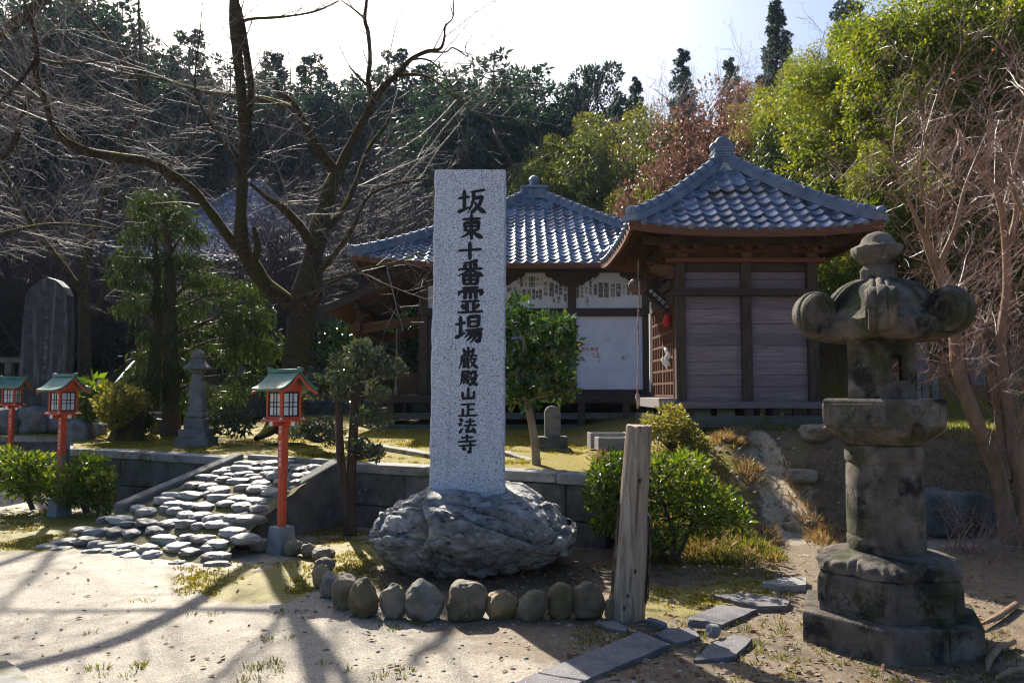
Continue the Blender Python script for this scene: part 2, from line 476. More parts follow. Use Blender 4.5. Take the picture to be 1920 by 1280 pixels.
l_azalea = leafmat('azalea_leaf', [(0.028, 0.055, 0.012), (0.060, 0.105, 0.018), (0.11, 0.155, 0.025), (0.24, 0.22, 0.06)], 0.42, 0.35, 0.5, (1.8, 1.8, 0.4))
l_holly = leafmat('holly_leaf', [(0.025, 0.04, 0.028), (0.06, 0.08, 0.055), (0.11, 0.13, 0.09)], 0.3, 0.25, 0.8)
l_dead = leafmat('dead_leaf', [(0.10, 0.055, 0.03), (0.22, 0.14, 0.08), (0.40, 0.31, 0.22)], 0.25, 0.7, 0.3, (1.2, 1.0, 0.8))
l_grass = leafmat('grass_blade', [(0.06, 0.085, 0.015), (0.12, 0.14, 0.03), (0.22, 0.19, 0.07)], 0.4, 0.5, 0.3)
l_moss = leafmat('moss_tuft', [(0.11, 0.10, 0.012), (0.20, 0.17, 0.018), (0.27, 0.21, 0.03)], 0.4, 0.7, 0.2, (1.5, 1.4, .5))
l_straw = leafmat('dry_grass', [(0.16, 0.11, 0.05), (0.28, 0.20, 0.10), (0.40, 0.31, 0.18)], 0.35, 0.6, 0.3, (1.3, 1.1, 0.7))

# ------------------------------------------------------------------ ground, terrace, hills
def lerp(a, b, t):
    return a + (b - a) * t

def pl(x, pts):
    if x <= pts[0][0]:
        return pts[0][1]
    for (a, ya), (b, yb) in zip(pts, pts[1:]):
        if x <= b:
            return lerp(ya, yb, (x - a) / (b - a))
    return pts[-1][1]

WALL_T = 0.74
def wall_y(x):
    return pl(x, [(-60, 17.3), (-8.3, 15.2), (-6.7, 12.3), (0.95, 12.3 - .517 * 7.65)])

def ter_y0(x):
    if x <= 0.95:
        return wall_y(x)
    return pl(x, [(0.95, 8.345), (1.3, 7.7), (2.6, 7.5), (3.3, 8.5), (3.8, 8.9), (9, 9.0), (60, 9.5)])

def hill(x, y):
    yh = pl(x, [(-40, 22), (-14, 25), (5, 27), (9, 16.4), (40, 15)])
    t = max(0, y - yh)
    a = 20 * (1 - math.exp(-t * .030)) * (1 if x < 0 else 1 - .35 * sm(0, 6, x))
    b = 1.5 * sm(0, 1.3, t) + 15 * (1 - math.exp(-t * .040))
    return lerp(a, b, sm(5, 9, x))

def upper(x, y):
    return .70 + .012 * min(18, y - 9) + .33 * sm(.8, 3.5, x) + hill(x, y)

def ter_z(x, y):
    u = upper(x, y)
    n = .05 * nz((x, y, 0), .5) + .02 * nz((x, y, 3), 2.2)
    if x < 0.95:
        return u + n * (.35 + .65 * sm(20, 30, y))
    L = pl(x, [(0.95, .2), (1.3, 2.9), (2.6, 3.1), (3.2, 2.7), (3.9, .9), (60, .9)])
    t = (y - ter_y0(x)) / L
    zf = pl(x, [(0.95, .66), (1.3, -.04)])
    k = sm(0, 1, t) * .55 + .45 * min(1, max(0, t))
    bump = (.16 * nz((x, y, 7), 1.1) + .09 * nz((x, y, 9), 3.1)) * (1 - abs(2 * min(1, max(0, t)) - 1)) * 1.3
    # the worn gully that runs down beside the lantern
    gx = 2.90 + .14 * (y - 8)
    gul = -.20 * math.exp(-((x - gx) / .28) ** 2) * sm(0, .25, t) * (1 - sm(.8, 1.1, t))
    return lerp(zf, u, k) + n + bump + gul

def ground_z(x, y):
    return .035 * nz((x, y, 1), .35) + .012 * nz((x, y, 5), 1.6) - .02

def grid_mesh(name, xs, ys, fz, fm, m, yoff=None):
    nx, ny = len(xs), len(ys)
    vs = np.zeros((nx * ny, 3), dtype=np.float32)
    cs = np.zeros((nx * ny, 4), dtype=np.float32)
    k = 0
    for j in range(ny):
        for i in range(nx):
            x = xs[i]
            y = ys[j] + (yoff(x) if yoff else 0)
            vs[k] = (x, y, fz(x, y))
            cs[k] = fm(x, y)
            k += 1
    ii, jj = np.meshgrid(np.arange(nx - 1), np.arange(ny - 1))
    a = (jj * nx + ii).ravel()
    q = np.stack([a, a + 1, a + nx + 1, a + nx], 1)
    ob = npmesh(name, vs, q, m, smooth=True)
    at = ob.data.color_attributes.new('cover', 'FLOAT_COLOR', 'POINT')
    at.data.foreach_set('color', cs.ravel())
    return ob

def groundmat(name, base, moss, dirt, spec=0.35, bump=0.6):
    m = bpy.data.materials.new(name)
    m.use_nodes = True
    nt = m.node_tree
    b = nt.nodes['Principled BSDF']
    b.inputs['Roughness'].default_value = 0.7
    b.inputs['Specular IOR Level'].default_value = spec
    vec = coordnode(nt, 'World', (1, 1, 1))
    at = nt.nodes.new('ShaderNodeAttribute')
    at.attribute_name = 'cover'
    sp = nt.nodes.new('ShaderNodeSeparateColor')
    nt.links.new(at.outputs['Color'], sp.inputs[0])
    n1 = noise(nt, vec, 2.4, 8, .7)
    n2 = noise(nt, vec, 70, 3, .7)
    n3 = noise(nt, vec, 9, 7, .7)
    col = ramp(nt, n3, [(.3, base[0]), (.7, base[1])])
    col = mixc(nt, ramp(nt, n2, [(.40, (1, 1, 1)), (.52, (0, 0, 0))]), col, base[2])
    col = mixc(nt, ramp(nt, noise(nt, vec, 110, 2, .6), [(.58, (0, 0, 0)), (.64, (1, 1, 1))]), col, base[3])
    col = mixc(nt, ramp(nt, noise(nt, vec, 1.3, 9, .75), [(.52, (0, 0, 0)), (.70, (.55, .55, .55))]), col, base[2])
    dc = ramp(nt, n3, [(.3, dirt[0]), (.7, dirt[1])])
    dc = mixc(nt, ramp(nt, noise(nt, vec, 45, 4, .7), [(.58, (0, 0, 0)), (.66, (1, 1, 1))]), dc, dirt[2])
    mc = ramp(nt, noise(nt, vec, 30, 5, .7), [(.34, moss[0]), (.66, moss[1])])
    fd = ramp(nt, math_(nt, 'ADD', sp.outputs[1], math_(nt, 'MULTIPLY_ADD', n1, 1.3, -.65)), [(.40, (0, 0, 0)), (.62, (1, 1, 1))])
    col = mixc(nt, fd, col, dc)
    fp = ramp(nt, math_(nt, 'ADD', sp.outputs[2], math_(nt, 'MULTIPLY_ADD', noise(nt, vec, 5.5, 8, .7), 1.2, -.6)), [(.38, (0, 0, 0)), (.58, (1, 1, 1))])
    col = mixc(nt, fp, col, ramp(nt, n3, [(.3, (.38, .28, .18)), (.7, (.62, .51, .37))]))  # tan earth of the gully, made paler to stand in for sunlight on it
    n4 = noise(nt, vec, 3.6, 8, .72)
    fm = ramp(nt, math_(nt, 'ADD', sp.outputs[0], math_(nt, 'MULTIPLY_ADD', n4, 1.5, -.75)), [(.42, (0, 0, 0)), (.60, (1, 1, 1))])
    col = mixc(nt, fm, col, mc)
    nt.links.new(col, b.inputs['Base Color'])
    bn = nt.nodes.new('ShaderNodeBump')
    bn.inputs['Strength'].default_value = bump
    bn.inputs['Distance'].default_value = 0.02
    h = math_(nt, 'ADD', math_(nt, 'MULTIPLY', noise(nt, vec, 60, 5, .75), .6), math_(nt, 'MULTIPLY', noise(nt, vec, 12, 6, .7), 1.3))
    nt.links.new(h, bn.inputs['Height'])
    nt.links.new(bn.outputs[0], b.inputs['Normal'])
    return m

SAND = [(.24, .20, .15), (.38, .33, .26), (.17, .14, .105), (.56, .52, .46)]
DIRT = [(.085, .058, .036), (.20, .145, .092), (.34, .27, .19)]
m_ground = groundmat('sandy_ground', SAND, [(.13, .11, .018), (.25, .20, .035)], DIRT)
m_terrace = groundmat('mossy_ground', [(.16, .12, .06), (.26, .20, .10), (.10, .08, .05), (.38, .33, .24)], [(.15, .125, .018), (.28, .22, .035)], DIRT, .08, bump=1.0)

def gauss(x, y, pts):
    s = 0
    for px, py, r, wt in pts:
        s += wt * math.exp(-((x - px) ** 2 + (y - py) ** 2) / (r * r))
    return s

def gp(px, py):
    p = G(px, py)
    return p.x, p.y

MOSSP = [(*gp(40, 985), 1.5, 1.0), (*gp(150, 1010), .7, .6), (*gp(430, 1085), .55, .75), (*gp(540, 1085), .45, .7), (*gp(650, 1030), .6, 1.0), (*gp(700, 1040), .5, .6),
         (*gp(700, 1090), .3, .6), (*gp(590, 985), .7, .9), (*gp(1280, 1130), .4, .8), (*gp(1400, 1095), .3, .9), (*gp(1250, 1110), .35, .6), (*gp(690, 1250), .25, .12), (*gp(820, 1262), .3, .12), (*gp(500, 1110), .35, .5)]
DIRTP = [(*gp(880, 1075), .75, 1.2), (*gp(1000, 1085), .6, 1.1), (*gp(770, 1080), .5, .8), (*gp(880, 1180), .9, .45), (*gp(1060, 1190), .5, .5), (*gp(1300, 1060), .9, 1.1)]

def gmask(x, y):
    r = sm(-.5, 1.3, x) * .72 * sm(9.5, 8, y) 
    return (min(1, gauss(x, y, MOSSP)) + .10 + .08 * r, min(1.2, gauss(x, y, DIRTP) + r), 0, 1)

xs = [-400, -150, -60, -30, -18, -13] + list(np.arange(-10, 10.01, .1)) + [13, 18, 30, 60, 150, 400]
ys = [-120, -30, -8, 0, 1.5] + list(np.arange(2.6, 13.6, .1)) + [15, 18, 25, 50, 120, 400]
gr = grid_mesh('ground', xs, ys, lambda x, y: ground_z(x, y) if y < 14 else -.5, gmask, m_ground)
tag(gr, kind='structure')

def tmask(x, y):
    h = hill(x, y)
    d = y - ter_y0(x)
    if x < 0.95:
        return (.9 - .9 * sm(.2, 3, h) - .25 * sm(16, 22, y), .25 + .75 * sm(.1, 2, h), 0, 1)
    bank = 1 - sm(2.8, 4.2, d) if x < 3.4 else 1 - sm(.8, 1.4, d)
    gully = math.exp(-((x - 3.0 - .14 * (y - 8)) / .36) ** 2)  # where the tan earth lies, with the sunlit look put into its colour
    return (.55 * (1 - .9 * gully) * (1 - .65 * sm(3.2, 3.8, x) * bank) * (1 - sm(.2, 3, h)), .30 + .75 * bank + .5 * sm(.1, 2, h), gully * bank, 1)

xs = [-120, -80, -60, -45, -35, -28, -22, -18, -15, -12.5, -11] + list(np.arange(-10, 9.01, .13)) + [9.6, 10.5, 12, 14, 17, 21, 26, 32, 40, 55, 80, 120]
ds = list(np.arange(0, 4.2, .12)) + list(np.arange(4.3, 20, .4)) + list(np.arange(21, 60, 2)) + [65, 75, 90, 120, 170]
ter = grid_mesh('hillside', xs, ds, ter_z, tmask, m_terrace, ter_y0)
tag(ter, kind='structure')

def slope_z(x, y):
    return ter_z(x, y) if y > ter_y0(x) else ground_z(x, y)

# ------------------------------------------------------------------ retaining walls
def wall_run(name, p0, p1, label, ztop, zbot, cap=0.11, ncap=4, course=None):
    p0, p1 = V((*p0, 0)), V((*p1, 0))
    d = (p1 - p0)
    L = d.length
    u = d / L
    nrm = V((u.y, -u.x, 0))
    t = thing(name, label, 'stone wall', (p0.x, p0.y, zbot))
    rng = random.Random(len(label))
    mid = zbot + (ztop - zbot - cap) * .5
    # courses of stones
    k = 0
    for zz0, zz1, off in ((zbot, mid - .006, .02), (mid + .006, ztop - cap - .006, 0.0)):
        x = 0
        while x < L - .05:
            wlen = min(L - x, rng.uniform(.85, 1.25))
            if L - x - wlen < .3:
                wlen = L - x
            mb = MB()
            a = p0 + u * (x + .004)
            b = p0 + u * (x + wlen - .004)
            jit = rng.uniform(-.006, .006)
            c = (a + b) / 2 - nrm * (.15 - off - jit)
            mb.box((c.x, c.y, (zz0 + zz1) / 2), ((b - a).length, .3, zz1 - zz0), math.atan2(u.y, u.x))
            mb.build('stone_block', m_wallstone, t, bevel=.012, world=True)
            x += wlen
    x = 0
    while x < L - .05:
        wlen = min(L - x, rng.uniform(1.3, 1.9))
        if L - x - wlen < .5:
            wlen = L - x
        a, b = p0 + u * (x + .003), p0 + u * (x + wlen - .003)
        mb = MB()
        c = (a + b) / 2 - nrm * (.16 - .035 + rng.uniform(-.006, .006))
        mb.box((c.x, c.y, ztop - cap / 2 + rng.uniform(-.006, .006)), ((b - a).length, .34, cap), math.atan2(u.y, u.x))
        mb.build('capstone', m_capstone, t, bevel=.014, world=True)
        x += wlen
    return t

def wl(x):
    return (x, wall_y(x))
LT, RT = (-3.56, wall_y(-3.56)), (-2.18, wall_y(-2.18))
wall_run('retaining_wall', wl(-6.7), LT, 'low mossy stone retaining wall beside the upper side of the cobbled ramp', WALL_T, -.15)
wall_run('retaining_wall', RT, wl(0.98), 'low dark stone retaining wall running behind the boulder and the granite monument', WALL_T, -.15)
wall_run('retaining_wall', (-16, 15.55), (-8.3, 15.2), 'low dark stone wall in front of the tall dark memorial slab', WALL_T + .03, -.2)
wall_run('retaining_wall', (-8.3, 15.2), (-6.72, 12.33), 'end return of the low stone wall beside two red lanterns', WALL_T - .003, -.2)

# kerb stones lying on the terrace
def kerb(name, label, pts, wd=.14, h=.09, m=None, up=.02):
    a, b = pts
    a = V((a[0], a[1], ter_z(a[0], a[1])))
    b = V((b[0], b[1], ter_z(b[0], b[1])))
    mb = MB()
    mb.bar((0, 0, up), (b - a) + V((0, 0, up)), wd, h)
    o = mb.build(name, m or m_capstone, None, bevel=.012)
    o.location = a
    tag(o, label, 'kerb stone', 'stone kerbs laid in the moss of the terrace')
def tp(px, py, zz=.76):
    p = G(px, py, zz)
    return (p.x, p.y)
kerb('kerb_stone', 'long low stone kerb in the moss below the small grey grave marker', (tp(945, 850), tp(1160, 874)))
kerb('kerb_stone', 'pale stone kerb crossing the moss behind the twin trunk topiary tree', (tp(655, 826, .8), tp(822, 848, .8)), .2, .08)
kerb('kerb_stone', 'pale kerb laid across the head of the cobbled ramp', ((LT[0] + .08, LT[1] + .06), (RT[0] - .02, RT[1] + .06)), .13, .1, up=.0)

# ------------------------------------------------------------------ cobbled ramp
TL, TR = V((LT[0], LT[1], .73)), V((RT[0], RT[1], .73))
BL, BR = V((-4.85, 8.35, -.035)), V((-2.85, 7.6, -.035))
def ramp_pt(u, v):   # v=0 top, 1 foot
    a = TL.lerp(TR, u)
    b = BL.lerp(BR, u)
    p = a.lerp(b, v)
    p.z += .06 * math.sin(math.pi * min(1, v * 1.15)) if v < .87 else 0
    return p
ramp_t = thing('stone_ramp', 'cobbled ramp of rounded grey river stones between two stone kerbs', 'ramp', (-3.3, 9, 0))
mb = MB()
NU, NV = 22, 34
vs = []
for j in range(NV + 1):
    for i in range(NU + 1):
        p = ramp_pt(i / NU, j / NV)
        p.z += .02 * nz(p, 5) - .012
        mb.v.append(p)
for j in range(NV):
    for i in range(NU):
        a = j * (NU + 1) + i
        mb.face((a, a + NU + 1, a + NU + 2, a + 1))
m_rampbed = mat('ramp_mortar', [(0.3, (0.10, 0.09, 0.05)), (0.7, (0.24, 0.20, 0.11))], 9, .95, .8, 40, .015, coord='World', over=[((0.20, 0.165, 0.03), 4, .5, .62)])
mb.build('bed', m_rampbed, ramp_t, smooth=True, world=True)
def kerb_piece(p0, p1, name='kerb'):
    mb = MB()
    d = (p1 - p0)
    u = d.normalized()
    s = V((u.y, -u.x, 0)).normalized()
    wd = .2
    rings = []
    for t in (0, 1):
        p = p0 + d * t
        ext = .0
        rings.append([p - s * wd / 2, p + s * wd / 2, p + s * wd / 2 + V((0, 0, -.95 if t == 0 else -.5)), p - s * wd / 2 + V((0, 0, -.95 if t == 0 else -.5))])
    mb.loft(rings)
    mb.build(name, m_wallstone if name != 'kerb' else m_capwall, ramp_t, bevel=.025, world=True)
m_capwall = mat('kerb_stone_face', [(0.3, (0.07, 0.07, 0.068)), (0.7, (0.19, 0.185, 0.175))], 4, 0.88, 0.6, 26, 0.014, coord='World',
                over=[((0.33, 0.33, 0.32), 10, 0.63, 0.72), ((0.06, 0.07, 0.03), 1.8, .56, .70)])
kerb_piece(V((LT[0] - .05, LT[1] - .02, .80)), V((-4.45, 9.16, .345)))
kerb_piece(V((RT[0] + .06, RT[1] - .02, .80)), V((-2.98, 8.53, .27)))

# rounded stones: six shapes, each a mesh, shared by the copies
def rock_mesh(name, seed, amp=.18, sub=3, flat=1.0, sq=0.0, m=None):
    bm = bmesh.new()
    bmesh.ops.create_icosphere(bm, subdivisions=sub, radius=1)
    for v in bm.verts:
        p = v.co.copy()
        k = 1 + amp * nz(p, 1.1, seed * 3.1) + amp * .45 * nz(p, 2.6, seed * 7.7) + amp * .15 * nz(p, 6, seed)
        if sq:
            mx = max(abs(p.x), abs(p.y), abs(p.z))
            k *= lerp(1, 1 / mx * .82, sq)
        v.co = p * k
        v.co.z *= flat
    me = bpy.data.meshes.new(name)
    bm.to_mesh(me)
    bm.free()
    me.polygons.foreach_set('use_smooth', [True] * len(me.polygons))
    if m:
        me.materials.append(m)
    return me
cob = [rock_mesh('cobblestone', 11 + i, .24, 4, sq=.22 + .1 * (i % 3), m=m_cobble) for i in range(12)]
rng = random.Random(5)
stones = []
NR_ = 14
vv = 0.03
row = 0
while vv < .985:
    rh = rng.uniform(.072, .092)
    v = vv + rh / 2
    lo, hi = (.085, .915) if v < .62 else (lerp(.085, -.04, (v - .62) / .2), lerp(.915, 1.05, (v - .62) / .2)) if v < .82 else (-.04, 1.05)
    u = lo + rng.uniform(-.05, .02)
    width = (ramp_pt(1, v) - ramp_pt(0, v)).length
    while u < hi - .03:
        a = rng.uniform(.092, .165) if rng.random() > .27 else rng.uniform(.055, .08)
        du = 2 * a / width * .93
        if v > .9 and rng.random() < .30:
            u += du
            continue
        uc, vc = u + du / 2, min(1.0, v + rng.uniform(-.03, .03))
        if uc < hi + .03:
            p = ramp_pt(uc, vc)
            stones.append((p, a, rh * 2.55 / 2 * rng.uniform(.95, 1.28) * (1 if a > .088 else .8)))
        u += du
    vv += rh
    row += 1
stones = stones[:112]
wd_dir = math.atan2((TR - TL).y, (TR - TL).x)
for i, (p, a, b) in enumerate(stones):
    o = bpy.data.objects.new('cobblestone', cob[i % 12])
    C.objects.link(o)
    o.parent = ramp_t
    o.location = p - ramp_t.location + V((0, 0, -.010))
    o.rotation_euler = (rng.uniform(-.08, .08), rng.uniform(-.08, .08), wd_dir + rng.uniform(-.6, .6) + (math.pi if rng.random() < .5 else 0))
    o.scale = (a * 1.05, b * 1.02, rng.uniform(.042, .058))

# ------------------------------------------------------------------ edging stones round the boulder
ed = [  # px centre, px top, px bottom, px width, words
    (433, 990, 1022, 46, 'dark smooth stone at the ramp foot, first of the edging row'),
    (461, 1005, 1030, 40, 'mossy round stone next to the dark stone at the ramp foot'),
    (482, 1014, 1036, 36, 'low grey stone touching the concrete foot of the nearest red lantern'),
    (546, 1018, 1044, 36, 'round brown stone just past the concrete foot of the nearest red lantern'),
    (575, 1023, 1046, 30, 'small pale stone second past the red lantern foot'),
    (603, 1030, 1052, 42, 'flat long grey stone where the edging row turns toward the viewer'),
    (604, 1050, 1078, 38, 'brown domed stone below the flat grey one in the turning row'),
    (599, 1066, 1104, 34, 'small pink topped stone at the bend of the edging row'),
    (617, 1078, 1122, 40, 'tall mossy stone just after the pink topped one'),
    (643, 1080, 1142, 54, 'long pale topped stone leaning on the green mossy one'),
    (678, 1090, 1158, 56, 'green mossy rounded stone at the corner of the edging row'),
    (735, 1101, 1161, 48, 'narrow upright brown stone right of the green mossy one'),
    (792, 1094, 1164, 76, 'peaked brown stone with a sloping shoulder in the edging row'),
    (872, 1094, 1165, 78, 'largest round stone of the edging row with pale lichen'),
    (939, 1112, 1161, 62, 'pointed low mossy stone right of the largest round one'),
    (1000, 1112, 1165, 58, 'squat grey stone between the pointed and the dark domed stones'),
    (1053, 1100, 1160, 56, 'dark domed stone beside the last tan stone'),
    (1106, 1098, 1161, 60, 'tan sunlit stone next to the weathered post'),
    (1144, 1126, 1160, 20, 'small ochre stone wedged against the weathered post'),
]
for i, (px, t, b, wd, lab) in enumerate(ed):
    p = G(px, b - 3)
    dd = (p - cam.location).length
    hw = wd / F * dd / 2 * 1.0
    hh = (b - t) / F * dd * 1.02
    me = rock_mesh('edging_stone', 40 + i * 2, .22, 5, m=m_edge, sq=(.1, .3, .2, .05)[i % 4] if b - t > 50 else .1)
    zs = [v.co.z for v in me.vertices]
    o = link('edging_stone', me)
    if i == 12:
        for v in me.vertices:
            if v.co.z > 0:
                v.co.x = v.co.x * (1 - .45 * v.co.z) - .25 * v.co.z
    if i in (10, 14):
        for v in me.vertices:
            v.co.x *= 1 - .28 * max(0, v.co.z)
    o.scale = (hw * 1.0, hw * .78, hh * .54)
    o.location = (p.x, p.y + hw * .7, hh * .37)
    o.rotation_euler = (rng.uniform(-.15, .15), rng.uniform(-.12, .12), rng.uniform(-.5, .5))
    tag(o, lab, 'edging stone', 'stones edging the boulder bed')

# ------------------------------------------------------------------ writing
_dg = None
def text_shape(s):
    c = bpy.data.curves.new('lettering', 'FONT')
    c.body = s
    c.offset = 0.012
    o = bpy.data.objects.new('lettering', c)
    C.objects.link(o)
    bpy.context.view_layer.update()
    me = bpy.data.meshes.new_from_object(o.evaluated_get(bpy.context.evaluated_depsgraph_get()))
    bpy.data.objects.remove(o)
    return me
_glyph = {}
def glyph(ch):
    if ch not in _glyph:
        me = text_shape(ch)
        v = [p.co.copy() for p in me.vertices]
        x0, x1 = min(p.x for p in v), max(p.x for p in v)
        y0, y1 = min(p.y for p in v), max(p.y for p in v)
        s = max(x1 - x0, y1 - y0)
        _glyph[ch] = ([V(((p.x - (x0 + x1) / 2) / s, (p.y - (y0 + y1) / 2) / s, 0)) for p in v], [tuple(f.vertices) for f in me.polygons])
        bpy.data.meshes.remove(me)
    return _glyph[ch]
def write(mb, s, c, ax, up, size, pitch=None, vertical=True, wide=1.0):
    """adds glyphs to a mesh builder, top to bottom (or left to right), centred on c"""
    ax, up, c = V(ax), V(up), V(c)
    pitch = pitch or size * 1.08
    n = len(s)
    for i, ch in enumerate(s):
        if ch == ' ':
            continue
        k = i - (n - 1) / 2
        o = c - up * (k * pitch) if vertical else c + ax * (k * pitch)
        vs, fs = glyph(ch)
        b = len(mb.v)
        mb.v += [o + ax * (p.x * size * wide) + up * (p.y * size) for p in vs]
        for f in fs:
            mb.face([b + q for q in f])

# ------------------------------------------------------------------ tiled pyramid roof
def pyramid_roof(root, cx, cy, half, ze, za, sag, upt, tw, ch, oh, faces=(0, 1, 2, 3), detail=True, finial=None, ridge_r=.07, tm=None):
    cz = origin(root)
    def S(k, u, v, off=0.0):
        h = half
        v = min(1.0, max(0.0, v))
        z = ze + (za - ze) * v - sag * math.sin(math.pi * v) + upt * min(1, abs(u) / h) ** 3 * (1 - v) ** 1.5
        n = V((0, -(za - ze), h)).normalized()
        p = V((u, -h * (1 - v), z)) + n * off
        for _ in range(k):
            p = V((-p.y, p.x, p.z))
        return p + V((cx, cy, 0))
    Ls = math.hypot(half, za - ze)
    nc = round(Ls / ch)
    ncol = round(2 * half / tw)
    tw = 2 * half / ncol
    rg = random.Random(int(cx * 10) + 3)
    def prof(s):
        return -.034 * math.sin(math.pi * s / .70) if s < .70 else .026 * math.sin(math.pi * (s - .70) / .30)
    ss = [0, .12, .24, .36, .48, .60, .70, .78, .85, .92, 1.0]
    for k in faces:
        mb = MB()
        for i in range(ncol):
            for j in range(nc):
                v0, v1 = j / nc, (j + 1.25) / nc
                uc = -half + (i + .5) * tw
                if abs(uc) > half * (1 - (j + .4) / nc) + tw * .35:
                    continue
                dj = rg.uniform(-.006, .006)
                dv = rg.uniform(-.004, .004)
                b = len(mb.v)
                for vv, o in ((v0, -.02), (v0, .022), (min(1, v1), -.008)):
                    lim = half * (1 - vv) + .02
                    for s in ss:
                        u = max(-lim, min(lim, -half + (i + s) * tw))
                        mb.v.append(S(k, u, vv + dv, prof(s) * tw / .26 + o + dj + (.012 if o > 0 else 0)))
                n = len(ss)
                for r in (0, 1):
                    for q in range(n - 1):
                        mb.face((b + r * n + q, b + r * n + q + 1, b + (r + 1) * n + q + 1, b + (r + 1) * n + q))
        mb.build('tile_slope', tm or m_tile, root, smooth=True, angle=50, world=True)
        if detail:
            mb = MB()
            for i in range(ncol):
                u = -half + (i + .85) * tw
                if abs(u) < half - .05:
                    p = S(k, u, 0, .02)
                    q = S(k, u, .05, .02)
                    mb.disc(p + (p - q).normalized() * .012, p - q, .052, .05, 14, .3)
            mb.build('eave_tile_ends', m_tiledark, root, smooth=True, angle=40, world=True).name = 'eave_tile_trim'
        # boards, rafters and fascia under the eave
        mb = MB()
        vi = (oh + .12) / half
        N = 16
        for i in range(N):
            for a, b2 in ((0.0, vi),):
                u0, u1 = -half + 2 * half * i / N, -half + 2 * half * (i + 1) / N
                pts = [S(k, u0, a, -.055), S(k, u1, a, -.055), S(k, max(-half * (1 - vi), min(half * (1 - vi), u1)), vi, -.055), S(k, max(-half * (1 - vi), min(half * (1 - vi), u0)), vi, -.055)]
                mb.poly(pts)
        nr = round(2 * half / .15)
        for i in range(1, nr):
            u = -half + 2 * half * i / nr
            lim = 1 - abs(u) / half
            v1 = min(vi, lim)
            if v1 < .05:
                continue
            mb.bar(S(k, u, .03, -.095), S(k, u, v1, -.095), .055, .07)
        mb.build('eave_underside', m_eavewood, root, world=True)
        mb = MB()
        for i in range(N):
            u0, u1 = -half + 2 * half * i / N, -half + 2 * half * (i + 1) / N
            a, b2 = S(k, u0, .008), S(k, u1, .008)
            d = V((0, 0, -.075))
            mb.bar(a + d, b2 + d, .05, .11)
        mb.build('fascia', m_fascia, root, world=True)
        # hip ridge from corner to apex
        mb = MB()
        path = [S(k, -half * (1 - v), v, .0) for v in [i / 24 for i in range(24)]]
        for i in range(23):
            a, b2 = path[i], path[i + 1]
            mb.bar(a + V((0, 0, .03)), b2 + V((0, 0, .03)), .20, .10)
            mb.bar(a + V((0, 0, .085)), b2 + V((0, 0, .085)), .16, .03)
        mb.build('hip_ridge_base', m_tiledark, root, world=True)
        mb = MB()
        seglen = .25
        tot = sum((path[i + 1] - path[i]).length for i in range(23))
        ns = max(4, int(tot / seglen))
        def at(t):
            t = min(.9999, max(0, t)) * 23
            i = int(t)
            return path[i].lerp(path[i + 1], t - i)
        for s in range(ns):
            a, b2 = at(s / ns), at((s + 1) / ns)
            o = V((0, 0, .115))
            mb.tube([a + o, a.lerp(b2, .08) + o, a.lerp(b2, .1) + o, b2 + o], [ridge_r * 1.26, ridge_r * 1.26, ridge_r, ridge_r * .95], 12)
        mb.build('hip_ridge', m_tiledark, root, smooth=True, angle=40, world=True)
        # end ornament at the low corner
        mb = MB()
        d = (path[0] - path[2])
        d.z = 0
        d.normalize()
        c = path[0] + V((0, 0, .13)) - d * .02
        mb.disc(c, d, .088, .10, 20, .25)
        mb.disc(c + d * .05, d, .048, .04, 16, .3)
        mb.bar(c + V((0, 0, -.09)) - d * .05, c + V((0, 0, -.09)) + d * .05, .26, .09)
        mb.build('ridge_end_tile', m_tiledark, root, smooth=True, angle=40, world=True)
    mb = MB()
    sp = S(0, 0, 1.0)
    if finial == 'crest':
        mb.ngon((cx, cy, za - .22), [(.34, 0), (.25, .16)], 4, math.pi / 4)
        mb.build('roof_mortar', m_mortar, root, world=True)
        mb = MB()
        z = za - .06
        for i, (wd, h) in enumerate(((.36, .05), (.33, .045), (.35, .045), (.31, .045), (.33, .045), (.29, .05))):
            mb.box((cx, cy, z + h / 2), (wd, wd, h - .008))
            z += h
        mb.disc((cx, cy, z + .065), (0, 1, 0), .125, .2, 24, .2)
        mb.disc((cx, cy - .11, z + .065), (0, 1, 0), .078, .04, 20, .3)
        mb.disc((cx, cy - .13, z + .065), (0, 1, 0), .04, .04, 16, .4)
        for sx in (-1, 1):
            mb.disc((cx + sx * .14, cy, z + .025), (0, 1, 0), .062, .18, 16, .3)
        mb.build('finial', m_tiledark, root, bevel=.006, world=True)
    elif finial == 'jewel':
        z = za - .22
        for wd, h in ((.8, .08), (.62, .20), (.76, .07), (.40, .07)):
            mb.box((cx, cy, z + h / 2), (wd, wd, h - .006))
            z += h
        mb.ngon((cx, cy, z), [(.09, 0), (.13, .03), (.09, .06), (.14, .11), (.155, .17), (.11, .24), (.02, .30)], 16)
        mb.build('finial', m_tiledark, root, bevel=.006, world=True)
    return S

def extrude_poly(mb, pts, y0, y1):
    """pts: [(x,z)] outline, from y0 to y1"""
    a = [V((x, y0, z)) for x, z in pts]
    b = [V((x, y1, z)) for x, z in pts]
    mb.loft([a, b])

def planks(mb, x0, x1, y, zs, th=.03, rg=None):
    for a, b in zip(zs, zs[1:]):
        mb.box(((x0 + x1) / 2, y + th / 2 + (rg.uniform(-.003, .003) if rg else 0), (a + b) / 2), (x1 - x0, th, b - a - .006))

